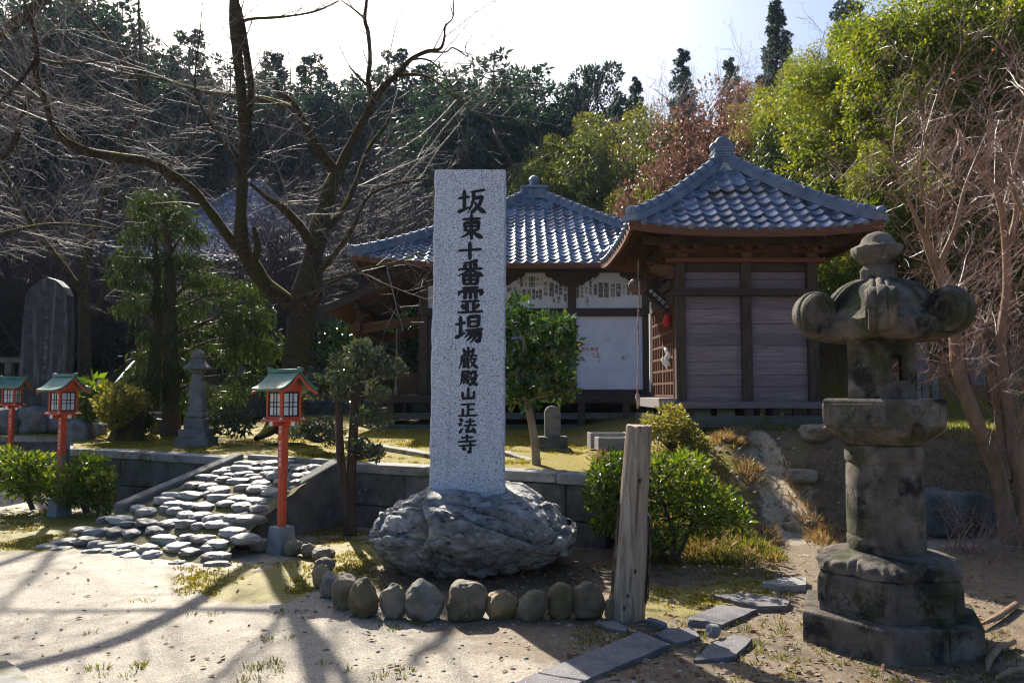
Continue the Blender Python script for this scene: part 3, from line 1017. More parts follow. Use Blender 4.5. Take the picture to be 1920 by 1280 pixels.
# ------------------------------------------------------------------ small wooden hut
rg = random.Random(8)
HX0, HX1, HY0, HY1 = 2.46, 4.60, 12.0, 14.14
hut = thing('wooden_hut', 'small square plank walled hut with blue grey pyramid tile roof', 'hut', (3.54, 12, 1.06))
pyramid_roof(hut, 3.49, 13.07, 1.80, 3.93, 5.42, .05, .11, .225, .215, .72, finial='crest')
for (x, y) in ((HX0 + .075, HY0), (3.53, HY0), (HX1 - .075, HY0), (HX0 + .075, HY1), (HX1 - .075, HY1)):
    mb = MB()
    mb.box((x, y + (.04 if y == HY0 else 0), 2.42), (.15, .15, 2.62))
    mb.build('post', m_beamv, hut, bevel=.008, world=True)
for (a, b, nm) in ((HX0 + .151, 3.53 - .076, 'f'), (3.53 + .076, HX1 - .151, 'f')):
    mb = MB()
    planks(mb, a, b, HY0 + .05, [1.46, 1.68, 1.86, 2.06, 2.30, 2.47, 2.63, 2.85, 3.05], .03, rg)
    planks(mb, a, b, HY0 + .052, [3.15, 3.30, 3.42], .03, rg)
    mb.build('plank_panel', m_plank, hut, world=True)
    mb = MB()
    planks(mb, a, b, HY0 + .03, [3.42, 3.55], .05, rg)
    mb.build('upper_board', m_beam, hut, world=True)
mb = MB()
planks(mb, HX0 + .16, HX1 - .16, HY1, [1.46, 1.8, 2.1, 2.4, 2.7, 3.0, 3.55], .03, rg)
mb.build('rear_plank_wall', m_plank, hut, world=True)
mb = MB()
for a, b in zip([1.46, 1.8, 2.1, 2.4, 2.7, 3.0], [1.8, 2.1, 2.4, 2.7, 3.0, 3.55]):
    mb.box((HX1 - .07, (HY0 + HY1) / 2, (a + b) / 2), (.03, HY1 - HY0 - .2, b - a - .006))
mb.build('side_plank_wall', m_plank, hut, world=True)
mb = MB()
mb.box((3.53, 13.07, 1.40), (2.0, 2.0, .05))
mb.build('floor_boards', m_beam, hut, world=True)
def beam(root, c, s, m=None, name='beam', bev=.006):
    mb = MB()
    mb.box(c, s)
    return mb.build(name, m or m_beam, root, bevel=bev, world=True)
beam(hut, (3.53, HY0 - .03, 1.41), (2.20, .10, .10), m_plank, 'floor_beam')
beam(hut, (3.53, HY0 - .045, 3.10), (2.22, .07, .11), m_beam, 'tie_beam')
beam(hut, (3.53, HY0 + .0, 3.585), (2.40, .14, .065), m_fascia, 'tie_beam')
beam(hut, (3.53, HY0 + .10, 3.72), (2.3, .06, .22), m_eavewood, 'frieze_board')
beam(hut, (3.53, HY0 - .02, 3.885), (3.1, .12, .11), m_beam, 'eave_beam')
beam(hut, (HX0 - .02, 13.07, 3.885), (.12, 3.1, .11), m_beam, 'eave_beam')
beam(hut, (HX1 + .02, 13.07, 3.885), (.12, 3.1, .11), m_beam, 'eave_beam')
beam(hut, (HX0 + .05, 13.07, 3.70), (.06, 2.0, .25), m_beam, 'frieze_board')
beam(hut, (3.53, HY0 - .06, 1.165), (2.62, .13, .17), m_greybeam, 'ground_beam')
beam(hut, (HX0 - .22, 13.07, 1.165), (.13, 2.1, .16), m_greybeam, 'ground_beam')
beam(hut, (HX1 + .25, 13.07, 1.165), (.13, 2.1, .16), m_greybeam, 'ground_beam')
beam(hut, (3.53, HY1, 1.41), (2.2, .1, .1), m_beam, 'floor_beam')
for x in (2.66, 3.53, 3.95, 4.28, 4.52):
    for y in (HY0 + .06, HY1 - .1):
        beam(hut, (x, y, 1.22), (.12 if y < 13 else .09, .1, .28), m_beamv, 'floor_post')
for x in (3.3, 4.05, 4.45, 2.7):
    mb = MB()
    mb.ell((x, HY0 + .0, 1.05), (.17, .15, .075))
    mb.build('foot_stone', m_oldstone, hut, smooth=True, world=True)
# bracket sets
def bracket(root, x, y, z, along=(1, 0, 0), name='bracket'):
    mb = MB()
    al = V(along)
    rz = math.atan2(al.y, al.x)
    c = V((x, y, z))
    mb.box(c + V((0, 0, .035)), (.15, .15, .07), rz, taper=1.28)
    mb.box(c + V((0, 0, .105)), (.52, .085, .06), rz)
    mb.box(c + V((0, 0, .11)) + V((al.y, -al.x, 0)) * .1, (.08, .30, .06), rz)
    for k in (-.22, 0, .22):
        mb.box(c + al * k + V((0, 0, .165)), (.10, .10, .05), rz, taper=1.25)
    mb.box(c + V((0, 0, .205)), (.66, .08, .035), rz)
    mb.build(name, m_eavewood, root, bevel=.008, world=True)
for x in (HX0 + .1, 3.53, HX1 - .1):
    bracket(hut, x, HY0 + .0, 3.62)
for y in (13.07, HY1):
    bracket(hut, HX0 - .01, y, 3.62, (0, -1, 0))
# carved beam nose at the near corner, pointing sideways
nose = [(0, .10), (-.10, .13), (-.2, .12), (-.28, .14), (-.34, .10), (-.36, .04), (-.31, .0), (-.25, .01), (-.22, -.04), (-.14, -.03), (-.1, -.08), (0, -.09)]
mb = MB()
extrude_poly(mb, [(HX0 + x, 3.40 + z) for x, z in nose], HY0 + .0, HY0 + .1)
mb.build('carved_beam_nose', m_eavewood, hut, bevel=.012, world=True)
# side with lattice door
beam(hut, (HX0 + .02, 13.07, 3.05), (.1, 2.0, .18), m_beam, 'door_head')
beam(hut, (HX0 - .03, 13.07, 3.24), (.05, 1.9, .12), m_beam, 'door_head')
beam(hut, (HX0 - .1, 13.02, 1.435), (.34, 2.1, .15), m_sill, 'door_sill')
for k, (ya, yb) in enumerate(((12.22, 13.05), (13.09, 13.98))):
    mb = MB()
    for t in range(5):
        y = lerp(ya, yb, t / 4)
        mb.box((HX0 + .02, y, 2.23), (.04, .035, 1.44))
    for t in range(8):
        mb.box((HX0 + .018, (ya + yb) / 2, lerp(1.54, 2.94, t / 7)), (.036, yb - ya, .035))
    d = mb.build('lattice_door', m_fascia, hut, world=True)
    mb = MB()
    mb.box((HX0 + .06, (ya + yb) / 2, 2.23), (.02, yb - ya, 1.42))
    mb.build('door_board', m_beam, d, world=True)
beam(hut, (HX0 + .02, HY1 + .1, 2.3), (.06, .08, 1.4), m_white, 'white_door_strip')
mb = MB()
mb.loft([[V((HX0 - .04, 12.35 + .10 * math.cos(a) * r, 2.72 + .10 * math.sin(a) * r + zz)) + V((off, 0, 0)) for a in [i * math.pi / 4 for i in range(8)]] for r, off, zz in ((.5, .03, .03), (1.1, .0, 0), (.8, -.06, -.03), (.2, -.08, -.05))])
tag(mb.build('paper_charm', m_redcloth, None, smooth=True), 'small red cloth charm tied to the lattice door of the hut', 'charm')
for i, (y, z) in enumerate(((12.45, 2.2), (12.75, 2.16), (12.6, 2.3))):
    mb = MB()
    pts = [V((HX0 - .02 - .03 * math.sin(k * 1.1 + i), y + .05 * math.sin(k * .8 + i), z - k * .05)) for k in range(5)]
    mb.tube(pts, [.012, .03, .035, .03, .01], 6)
    tag(mb.build('paper_streamer', m_white, None, smooth=True), ['white paper streamer hanging lowest and nearest on the lattice door', 'white paper streamer in the middle of the lattice door', 'white paper streamer knotted highest on the lattice door'][i], 'streamer', 'paper streamers on the hut door')

# gong, rope and plaque at the hut's side
gx, gy, gz = 1.98, 12.5, 3.26
gong = thing('hanging_gong', 'round bronze gong hanging under the hut eave on a cord', 'gong', (gx, gy, gz))
mb = MB()
mb.ell((0, 0, 0), (.13, .085, .125), 20, 12)
for s in (-1, 1):
    mb.disc((s * .125, 0, .01), (1, 0, 0), .035, .05, 12)
mb.tube([V((.13 * math.cos(a), 0, .125 * math.sin(a))) * 1.02 for a in [i * math.pi * 2 / 24 for i in range(25)]], .014, 6)
mb.build('body', m_gong, gong, smooth=True)
mb = MB()
mb.tube([(0, 0, .1), (0.01, 0, .42)], .008, 6)
mb.build('cord', m_rope, gong)
m_rope2 = mat('twisted_red_white_rope', [(0.44, (0.34, 0.04, 0.04)), (0.5, (0.50, 0.46, 0.44))], 9, .9, stretch=(1, 1, 3), dist=2)
mb = MB()
pts = [V((-.035 * (k / 24) + .008 * math.sin(k * .5), -.1, .1 - 1.78 * k / 24)) for k in range(25)]
mb.tube(pts, [.012] * 25, 8)
mb.tube([pts[-1], pts[-1] + V((0, 0, -.05)), pts[-1] + V((.01, 0, -.12)), pts[-1] + V((0, 0, -.24))], [.018, .04, .03, .012], 8)
o = mb.build('bell_rope', m_rope2, None, smooth=True)
o.location = (gx, gy, gz)
tag(o, 'long red and white twisted rope hanging straight down from the gong', 'rope')
plq = thing('wooden_plaque', 'dark tilted wooden plaque with white writing under the hut eave', 'plaque', (2.3, 12.55, 3.08))
mb = MB()
Mp = Matrix.Rotation(R_(42), 3, 'Y') @ Matrix.Rotation(R_(-18), 3, 'X')
mb.box((0, 0, 0), (.52, .03, .2), 0, Mp)
mb.build('board', m_beam, plq, bevel=.006)
mb = MB()
write(mb, '奉納観世音', Mp @ V((.02, -.018, 0)), Mp @ V((1, 0, 0)), Mp @ V((0, 0, 1)), .07, .085, vertical=False)
mb.build('lettering', m_white, plq)

# ------------------------------------------------------------------ worship hall
hall = thing('worship_hall', 'timber worship hall with white plaster panels and silver tile pyramid roof', 'temple hall', (.6, 18.5, .86))
pyramid_roof(hall, .60, 21.5, 4.12, 4.42, 7.0, .08, .18, .240, .235, 1.1, finial='jewel', ridge_r=.09)
HC = [-2.05, -.32, 1.39, 3.12]
for x in HC:
    mb = MB()
    mb.box((x, 18.5, 3.0), (.19, .19, 2.86))
    mb.build('post', m_beamv, hall, bevel=.01, world=True)
for x in (-2.05, 3.3):
    mb = MB()
    mb.box((x, 24.3, 3.0), (.19, .19, 2.86))
    mb.build('post', m_beamv, hall, bevel=.01, world=True)
upanels = []
for a, b in zip(HC, HC[1:]):
    mb = MB()
    mb.box(((a + b) / 2, 18.53, 3.95), (b - a - .19, .05, .86))
    upanels.append(mb.build('plaster_panel', m_plaster, hall, world=True))
mb = MB()
mb.box((3.30, 18.53, 2.95), (.16, .05, 2.86))
mb.build('plaster_strip', m_plaster, hall, world=True)
beam(hall, (.62, 18.46, 3.445), (5.6, .16, .18), m_beam, 'tie_beam')
beam(hall, (.62, 18.46, 1.60), (5.6, .15, .12), m_beam, 'sill_beam')
beam(hall, (.62, 18.42, 4.46), (6.0, .2, .18), m_beam, 'eave_beam')
beam(hall, (.62, 18.45, 4.62), (6.4, .2, .14), m_beam, 'eave_beam')
beam(hall, (-2.05, 21.4, 4.46), (.2, 6.0, .18), m_beam, 'eave_beam')
# boat shaped bracket arms
arm = [(-.62, .15), (-.62, .05), (-.54, -.02), (-.48, .0), (-.44, -.06), (-.34, -.10), (-.26, -.18), (-.12, -.21), (.12, -.21), (.26, -.18), (.34, -.10), (.44, -.06), (.48, .0), (.54, -.02), (.62, .05), (.62, .15)]
for x in HC:
    mb = MB()
    extrude_poly(mb, [(x + a, 4.26 + b) for a, b in arm], 18.34, 18.46)
    mb.build('bracket_arm', m_beam, hall, bevel=.008, world=True)
# lower bays
mb = MB()
mb.box((2.255, 18.50, 2.51), (1.53, .04, 1.69))
wb = mb.build('painted_board_panel', m_board, hall, world=True)
def sliding_door(x0, x1, z0, z1, y):
    mb = MB()
    zm = lerp(z0, z1, .36)
    for x in (x0 + .03, x1 - .03):
        mb.box((x, y, (z0 + z1) / 2), (.06, .04, z1 - z0))
    for z in (z0 + .04, zm, z1 - .03):
        mb.box(((x0 + x1) / 2, y - .002, z), (x1 - x0, .04, .06))
    for i in range(1, 4):
        mb.box((lerp(x0, x1, i / 4), y, (zm + z1) / 2), (.02, .03, z1 - zm))
    for i in range(1, 6):
        mb.box(((x0 + x1) / 2, y, lerp(zm, z1, i / 6)), (x1 - x0, .028, .02))
    d = mb.build('sliding_door', m_beamv, hall, world=True)
    mb = MB()
    mb.box(((x0 + x1) / 2, y + .03, (zm + z1) / 2), (x1 - x0 - .1, .01, z1 - zm))
    mb.build('pane', m_pane, d, world=True)
    mb = MB()
    mb.box(((x0 + x1) / 2, y + .025, (z0 + zm) / 2), (x1 - x0 - .1, .02, zm - z0))
    mb.build('lower_board', m_plank, d, world=True)
m_pane = mat('dusty_pane', [(0.13, 0.15, 0.20), (0.22, 0.25, 0.32)], 3, .25, spec=.6)
for x0, x1 in ((-.22, .53), (.54, 1.29), (-1.95, -1.2), (-1.19, -.43)):
    sliding_door(x0, x1, 1.66, 3.35, 18.52)
mb = MB()
mb.box((-2.05, 21.4, 3.0), (.06, 5.6, 2.8))
mb.build('side_wall', m_beamv, hall, world=True)
mb = MB()
mb.box((3.38, 21.4, 3.0), (.06, 5.7, 2.8))
mb.build('side_wall', m_plaster, hall, world=True)
mb = MB()
mb.box((.62, 24.3, 3.0), (5.3, .06, 2.8))
mb.build('rear_wall', m_beamv, hall, world=True)
# raised floor
mb = MB()
mb.box((.35, 21.2, 1.50), (6.4, 6.6, .07))
mb.build('veranda_floor', m_beam, hall, bevel=.006, world=True)
beam(hall, (.35, 17.93, 1.44), (6.4, .12, .16), m_beam, 'veranda_beam')
beam(hall, (.35, 17.97, 1.07), (6.4, .08, .14), m_greybeam, 'veranda_brace')
for x in (-2.7, -1.6, -.6, .45, 1.55, 2.55, 3.45):
    beam(hall, (x, 17.95, 1.13), (.15, .15, .50), m_beamv, 'floor_post')
    beam(hall, (x, 21.0, 1.13), (.15, .15, .50), m_beamv, 'floor_post')
for i in range(6):
    mb = MB()
    mb.box((-2.3 + i * 1.06, 17.9, .80), (1.04, .35, .16))
    mb.build('foundation_stone', m_wallstone, hall, bevel=.015, world=True)
mb = MB()
mb.box((1.0, 24.0, 1.15), (5, .05, .42))
mb.build('rear_skirting', m_beam, hall, world=True)
# paper name slips
Z3 = 1920 / 270
slips = [(180,120,207,208,'竹原'),(213,112,255,234,'川越'),(268,85,312,236,'千社'),(328,97,418,160,'東西'),(328,170,418,238,'講中'),(432,105,472,225,'本山'),(487,88,512,225,'三井'),(40,215,105,330,'献'),(115,215,178,330,'石'),(187,258,237,390,'小宮'),(247,262,290,370,'浅草'),(312,262,357,402,'江戸'),(373,258,418,402,'清水'),(424,280,456,382,'巡拝'),(462,262,507,400,'高橋'),(525,152,587,356,'水心会'),(603,172,667,365,'久米八'),(680,200,720,330,'田中'),(732,198,780,340,'木村治'),(800,200,832,292,'小川'),(650,378,678,450,'山'),(697,360,762,458,'青木'),(796,320,838,425,'金井'),
         (950,220,1000,380,'京田郎'),(1016,225,1062,385,'法光寺'),(1080,228,1112,322,'吉田'),(1138,150,1172,240,'日本'),(1138,248,1168,340,'二見'),(1090,362,1130,484,'大畠二'),(1196,200,1242,346,'八重子'),(1258,172,1322,376,'大日会'),(1332,178,1397,378,'市川谷'),(1420,184,1482,376,'神田の'),(1498,190,1556,362,'水亀介'),(1578,200,1620,342,'奈良'),(1636,198,1680,342,'橋本大'),(1700,188,1742,346,'舎川'),(1770,205,1795,310,'大天'),(1808,210,1840,310,'一村')]
rs = random.Random(3)
for (a, b, c, d, s) in slips:
    p0 = P(945 + a / Z3, 505 + b / Z3, 18.50)
    p1 = P(945 + c / Z3, 505 + d / Z3, 18.50)
    cx, cz = (p0.x + p1.x) / 2, (p0.z + p1.z) / 2
    wd, h = p1.x - p0.x, p0.z - p1.z
    dark = s in ('水亀介',)
    pale = rs.random() < .45 or s in ('大畠二', '献', '小宮', '本山')
    par = min(upanels, key=lambda o: abs(sum(v.co.x for v in o.data.vertices) / 8 + hall.location.x - cx))
    mb = MB()
    mb.box((cx, 18.502, cz), (wd, .004, h), 0)
    sl = mb.build('name_slip', m_ink if dark else (m_slipw if pale else m_slip), par, world=True)
    mb = MB()
    n = len(s)
    write(mb, s, (cx, 18.4975, cz), (1, 0, 0), (0, 0, 1), min(wd * .92, h / n * .95), h / n * .98)
    mb.build('lettering', m_slipw if dark else m_ink, sl, world=True)
# scrawls on the painted board
def scr(mb, s, px, py, size):
    p = P(px, py, 18.474)
    write(mb, s, p, (1, 0, 0), (0, 0, 1), size / F * 18.5, size / F * 18.5 * 1.15, vertical=False)
mb = MB()
q = P(1089.5, 645, 18.474)
mb.poly([q + V((.058 * math.cos(a) * (1 + .15 * math.sin(5 * a)), 0, .05 * math.sin(a) * (1 + .1 * math.cos(3 * a)))) for a in [i * math.pi / 12 for i in range(24)]])
scr(mb, '!!', 1098.5, 646, 5)
scr(mb, '高石', 1097, 654.5, 6.5)
scr(mb, '軍団', 1114, 654.5, 7)
scr(mb, '参上', 1116, 664, 8.5)
scr(mb, 'ハイ', 1138, 636.5, 5)
pts = [P(1112, 668.5, 18.472), P(1121, 669, 18.472), P(1125, 670.5, 18.472), P(1125, 674, 18.472), P(1121, 680, 18.472)]
mb.tube(pts, .006, 4)
mb.build('red_scrawl', m_redpaint, wb, world=True)
mb = MB()
scr(mb, '彩', 1170, 671, 10)
scr(mb, '!', 1178, 667, 8)
scr(mb, '絵', 1081.5, 665, 9)
mb.build('grey_scrawl', m_greyscrawl, wb, world=True)
# entrance porch on the hall's far side
PX = -3.62
for y in (19.0, 22.4):
    beam(hall, (PX, y, 2.25), (.17, .17, 2.7), m_beamv, 'porch_post', .01)
    mb = MB()
    ar = [(-2.05, 3.42), (-2.6, 3.36), (-3.1, 3.30), (PX - .22, 3.18), (PX - .3, 3.06), (PX - .1, 2.96), (-3.2, 3.05), (-2.6, 3.16), (-2.05, 3.22)]
    extrude_poly(mb, ar, y - .08, y + .08)
    mb.build('rainbow_beam', m_eavewood, hall, bevel=.012, world=True)
    bracket(hall, PX, y, 3.32, (0, 1, 0), 'porch_bracket')
beam(hall, (PX, 20.7, 3.14), (.15, 4.2, .22), m_eavewood, 'porch_beam')
beam(hall, (PX, 20.7, 3.58), (.14, 4.6, .14), m_beam, 'porch_beam')
mb = MB()
for i in range(10):
    a, b = i / 10, (i + 1) / 10
    f = lambda t: V((lerp(-2.3, -4.35, t), 0, lerp(4.72, 3.52, t) - .13 * math.sin(math.pi * t)))
    p, q = f(a), f(b)
    mb.loft([[p + V((0, 18.3, 0)), p + V((0, 23.2, 0)), p + V((0, 23.2, -.06)), p + V((0, 18.3, -.06))], [q + V((0, 18.3, 0)), q + V((0, 23.2, 0)), q + V((0, 23.2, -.06)), q + V((0, 18.3, -.06))]])
mb.build('porch_roof', m_tiledark, hall, world=True)
mb = MB()
for i in range(30):
    y = 18.5 + i * .158
    for a in range(4):
        p, q = f(a / 4 * .97 + .0), f((a + 1) / 4 * .97)
        mb.bar(p + V((0, y, -.105)), q + V((0, y, -.105)), .055, .08)
mb.build('porch_rafter_grid', m_eavewood, hall, world=True)
mb = MB()
for i in range(10):
    p, q = f(i / 10 * 1.02), f((i + 1) / 10 * 1.02)
    mb.bar(p + V((0, 18.28, -.04)), q + V((0, 18.28, -.04)), .06, .20)
mb.build('barge_board', m_beam, hall, world=True)
mb = MB()
for r in range(16):
    y = 18.35 + r * .32
    mb.tube([f(k / 8) + V((0, y, .03)) for k in range(9)], .055, 8)
mb.build('porch_tile_rolls', m_tile, hall, smooth=True, world=True).name = 'porch_tile_cover'
mb = MB()
mb.tube([(-2.95, 20.4, 3.3), (-2.95, 20.4, 1.75)], .02, 8)
mb.tube([(-2.95, 20.4, 1.75), (-2.95, 20.4, 1.68), (-2.95, 20.4, 1.52)], [.02, .06, .03], 8)
tag(mb.build('bell_rope', m_rope, None), 'plain straw bell rope hanging inside the open porch of the hall', 'rope')
ob = thing('offering_box', 'plain wooden offering box standing at the porch end of the veranda', 'offering box', (-2.45, 19.4, 1.535))
mb = MB()
mb.box((0, 0, .26), (.5, .8, .5))
mb.build('box', m_eavewood, ob, bevel=.01)
mb = MB()
for i in range(7):
    mb.box((-.2 + i * .066, 0, .53), (.035, .78, .035))
mb.build('slatted_top', m_beam, ob)
for i in range(3):
    beam(hall, (-3.0 - i * .32, 20.7, 1.36 - i * .2), (.34, 2.6, .07), m_greybeam, 'step_board')
    beam(hall, (-3.0 - i * .32, 20.7, 1.1 - i * .1), (.06, 2.4, .45 - i * .15), m_beam, 'step_riser')

# ------------------------------------------------------------------ far main hall up the slope
fx, fy = -13.2, 41.0
mh = thing('main_hall', 'large distant temple hall with blue lit tile roof behind the cherry tree', 'temple hall', (fx, fy, 3))
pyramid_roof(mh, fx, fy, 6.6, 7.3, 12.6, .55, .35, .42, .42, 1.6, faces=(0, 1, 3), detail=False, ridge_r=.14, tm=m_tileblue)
mb = MB()
mb.box((fx, fy, 5.2), (9.6, 9.6, 4.6))
mb.build('wall', m_beamv, mh, world=True)
for i in range(5):
    beam(mh, (fx - 4.8 + i * 2.4, fy - 4.9, 5.2), (.3, .3, 4.6), m_beamv, 'post')
beam(mh, (fx, fy - 5.4, 3.5), (11, 1.2, .2), m_beam, 'veranda_floor')
beam(mh, (fx, fy, 2.2), (10, 10, 1.6), m_wallstone, 'stone_base')

# ------------------------------------------------------------------ boulder and granite monument
SY = 7.36   # front face of the monument
bc = V((-.36, 7.55, .31))
def boulder():
    bm = bmesh.new()
    bmesh.ops.create_icosphere(bm, subdivisions=7, radius=1)
    for v in bm.verts:
        d = v.co.normalized()
        # flattened super-ellipsoid
        e = 2.6
        k = (abs(d.x) ** e + abs(d.y) ** e + abs(d.z) ** e) ** (-1 / e)
        p = V((d.x * k * .97, d.y * k * .80, d.z * k * .43))
        if p.x > .35:
            p.z -= (p.x - .35) * .30 * (1 if p.z > 0 else -.45)
        if p.x < -.45 and p.z > 0:
            p.z += (p.x + .45) * .22
        if p.z < 0:
            p.x *= 1 + p.z * .30
            p.y *= 1 + p.z * .45
        q = V((p.x, p.y, p.z * 2.0 + .25 * p.x))
        big = .13 * nz(q, 1.3, 3)
        s = q.z * 3.2 + .8 * nz(q, 1.6, 21)
        strata = .028 * (1 - abs(2 * (s - math.floor(s)) - 1)) ** 2
        cr = abs(nz(q, 2.3, 33))
        crack = -.12 * max(0, 1 - cr / .05) ** 1 * .8
        r1 = 1 - abs(nz(q, 4.2, 51))
        fine = .012 * (r1 * r1 - .6) + .008 * nz(q, 8, 61) + .007 * nz(q, 17, 71) + .005 * nz(q, 30, 77)
        w_ = q + V((nz(q, 2.1, 5), nz(q, 2.1, 15), nz(q, 2.1, 25))) * .18
        for sc_, am_, fi_ in ((1.7, .085, .05), (3.6, .036, .022), (7.5, .014, .010)):
            vv_ = MN.voronoi(V((w_.x, w_.y, w_.z * .9)) * sc_ + V((sc_, 2, 5)))
            cp = vv_[1][0]
            hsh = (math.sin(cp.x * 12.99 + cp.y * 78.23 + cp.z * 37.7) * 43758.5) % 1
            tilt = (V((w_.x, w_.y, w_.z * .9)) * sc_ + V((sc_, 2, 5)) - cp)
            fine += am_ * (hsh - .5) + am_ * .5 * (tilt.z * (hsh - .3)) - fi_ * math.exp(-(vv_[0][1] - vv_[0][0]) / .06)
        p += d * (big + fine)
        if p.z > .40:
            p.z = .40 + (p.z - .40) * .25
        v.co = p
    me = bpy.data.meshes.new('boulder')
    bm.to_mesh(me)
    bm.free()
    me.polygons.foreach_set('use_smooth', [True] * len(me.polygons))
    me.materials.append(m_boulder)
    o = link('boulder', me)
    o.location = bc
    return tag(o, 'massive rugged blue grey boulder carrying the inscribed granite monument', 'boulder')
boulder()

mono = thing('granite_monument', 'tall speckled granite pillar engraved with a column of black characters', 'monument', (-.42, 7.55, .68))
bl, br = P(808, 922, SY), P(943, 922, SY)
tl, tr = P(818, 318, SY), P(945.5, 318, SY)
mb = MB()
NR = 60
rg = random.Random(2)
rings = []
for k in range(NR + 1):
    t = k / NR
    z = lerp(bl.z - .06, tl.z, t)
    a, b = lerp(bl.x, tl.x, t), lerp(br.x, tr.x, t)
    j = lambda s: .012 * nz((t * 14 + s, s, 0), 1.7) + .008 * nz((t * 60, s * 3, 1), 1)
    jl, jr = j(1) - .006, j(5) + .004
    top = .0
    rings.append([V((a + jl * .6, SY, z)), V((b + jr * .6, SY, z)), V((b + .012 + jr, SY + .03, z)), V((b + .016 + j(7), SY + .17, z)), V((b + j(8), SY + .34, z)), V((a + j(9), SY + .34, z)), V((a - .016 + j(11), SY + .17, z)), V((a - .012 + jl, SY + .03, z))])
mb.loft(rings)
mb.build('pillar', m_granite, mono, world=True)

BR = {
'坂': 'h5,38 42,32;v25,8 25,82;r3,90 46,70;h48,15 95,6;l56,14 54,50 36,94;p56,38 86,33 76,62 48,94;d60,50 76,76 99,93',
'東': 'h14,21 86,18;v22,34 27,66;p22,35 80,32 75,64;h26,49 74,47;h26,64 74,62;v50,3 50,98;l46,64 30,80 6,91;d54,62 72,80 97,92',
'十': 'h3,50 97,42;v50,3 50,99',
'番': 'l76,3 50,10 24,12;t27,18 36,29;t73,15 62,28;h7,37 93,34;v50,10 50,56;l47,36 30,52 3,64;d53,36 72,52 98,62;v25,63 28,97;p25,63 77,61 73,97;h28,79 73,77;v50,63 50,95;h28,95 73,94',
'霊': 'h22,6 78,3;l12,18 9,26 6,34;p12,18 94,15 86,32;v50,5 50,45;t25,25 39,29;t24,36 37,41;t62,24 75,28;t63,35 76,40;h18,55 82,52;v38,55 38,90;v62,54 62,90;t20,64 31,82;l80,63 75,72 68,82;h5,94 95,90',
'場': 'h2,35 37,28;v20,6 20,74;r1,82 39,63;v48,7 50,43;p48,8 85,5 82,42;h50,25 82,23;h50,42 82,40;h38,56 99,50;l53,55 47,68 33,82;p46,67 91,62 85,94 72,92;l62,66 54,80 39,93;l77,66 68,84 53,99',
'巌': 'v50,1 50,21;p27,8 30,23 75,20 75,5;t28,29 36,38;t47,27 52,36;l76,27 70,32 64,37;h13,43 95,39;l18,43 16,70 1,96;h26,53 53,50;v30,52 30,88;v48,50 48,96;h30,64 48,63;h30,75 48,74;r22,90 55,83;l67,44 62,54 55,62;h61,55 93,52;l83,54 74,77 53,96;d62,62 77,81 99,95',
'殿': 'p14,10 51,7 48,27;h16,27 48,25;l16,10 14,60 2,94;h20,43 51,41;v28,31 28,63;v42,31 42,63;h15,64 55,61;l28,68 24,76 17,86;t39,68 51,84;l64,8 62,28 53,43;p64,10 85,7 82,30 97,35;p56,51 88,47 76,72 51,96;d62,56 77,79 99,93',
'山': 'v50,6 50,86;p14,40 16,90 86,87;v86,35 86,94',
'正': 'h15,15 87,10;v52,14 52,88;h54,49 82,46;v26,42 26,88;h3,92 97,86',
'法': 't9,10 25,24;t3,37 19,48;r7,95 27,63;h37,27 91,22;v64,5 64,48;h29,51 99,46;p60,50 41,88 86,81;t75,65 94,96',
'寺': 'h21,19 79,16;v50,3 50,39;h5,41 95,36;h11,61 93,56;p66,42 66,94 52,89;t29,67 43,84',
}
def brush(mb, code, x0, y0, x1, y1, yp, wpx):
    """brush strokes in a 100 x 100 cell; px box on the plane Y=yp"""
    def W(x, y):
        return P(lerp(x0, x1, x / 100), lerp(y0, y1, y / 100), SY) 
    sc = wpx / F * SY
    for n, st in enumerate(code.split(';')):
        ty = st[0]
        pts = [tuple(float(q) for q in a.split(',')) for a in st[1:].split()]
        pw = [W(*p) for p in pts]
        # resample smoothly
        path = []
        if len(pw) > 2 and ty in 'ld':
            for i in range(9):
                t = i / 8
                path.append(pw[0] * (1 - t) ** 2 + (pw[1] * 2 - (pw[0] + pw[2]) / 2) * 2 * t * (1 - t) + pw[2] * t * t)
        else:
            for i in range(len(pw) - 1):
                for k in range(6):
                    path.append(pw[i].lerp(pw[i + 1], k / 6))
            path.append(pw[-1])
        N = len(path)
        L, Rr = [], []
        for i, p in enumerate(path):
            t = i / (N - 1)
            d = (path[min(i + 1, N - 1)] - path[max(i - 1, 0)]).normalized()
            nn = V((-d.z, 0, d.x))
            if ty == 'h':
                w = .80 + .30 * (2 * t - 1) ** 2 + .15 * t
                w *= .75
            elif ty == 'v':
                w = .95 + .25 * (2 * t - 1) ** 2
            elif ty == 'l':
                w = 1.2 - .9 * t
            elif ty == 'd':
                w = .55 + 1.0 * t if t < .8 else 1.35 - (t - .8) * 5
            elif ty == 't':
                w = .55 + .8 * math.sin(math.pi * min(1, t * .8 + .1))
            elif ty == 'r':
                w = 1.2 - .8 * t
            else:
                w = 1.0
            if t == 0 or t == 1:
                w *= .55
            h = max(.18, w) * sc / 2
            L.append(p + nn * h)
            Rr.append(p - nn * h)
        e0 = path[0] + (path[0] - path[1]).normalized() * sc * .22
        e1 = path[-1] + (path[-1] - path[-2]).normalized() * sc * .22
        off = V((0, yp - SY - n * .00012, 0))
        for i in range(N - 1):
            mb.poly([L[i] + off, L[i + 1] + off, Rr[i + 1] + off, Rr[i] + off])
        mb.poly([e0 + off, L[0] + off, Rr[0] + off])
        mb.poly([L[-1] + off, e1 + off, Rr[-1] + off])
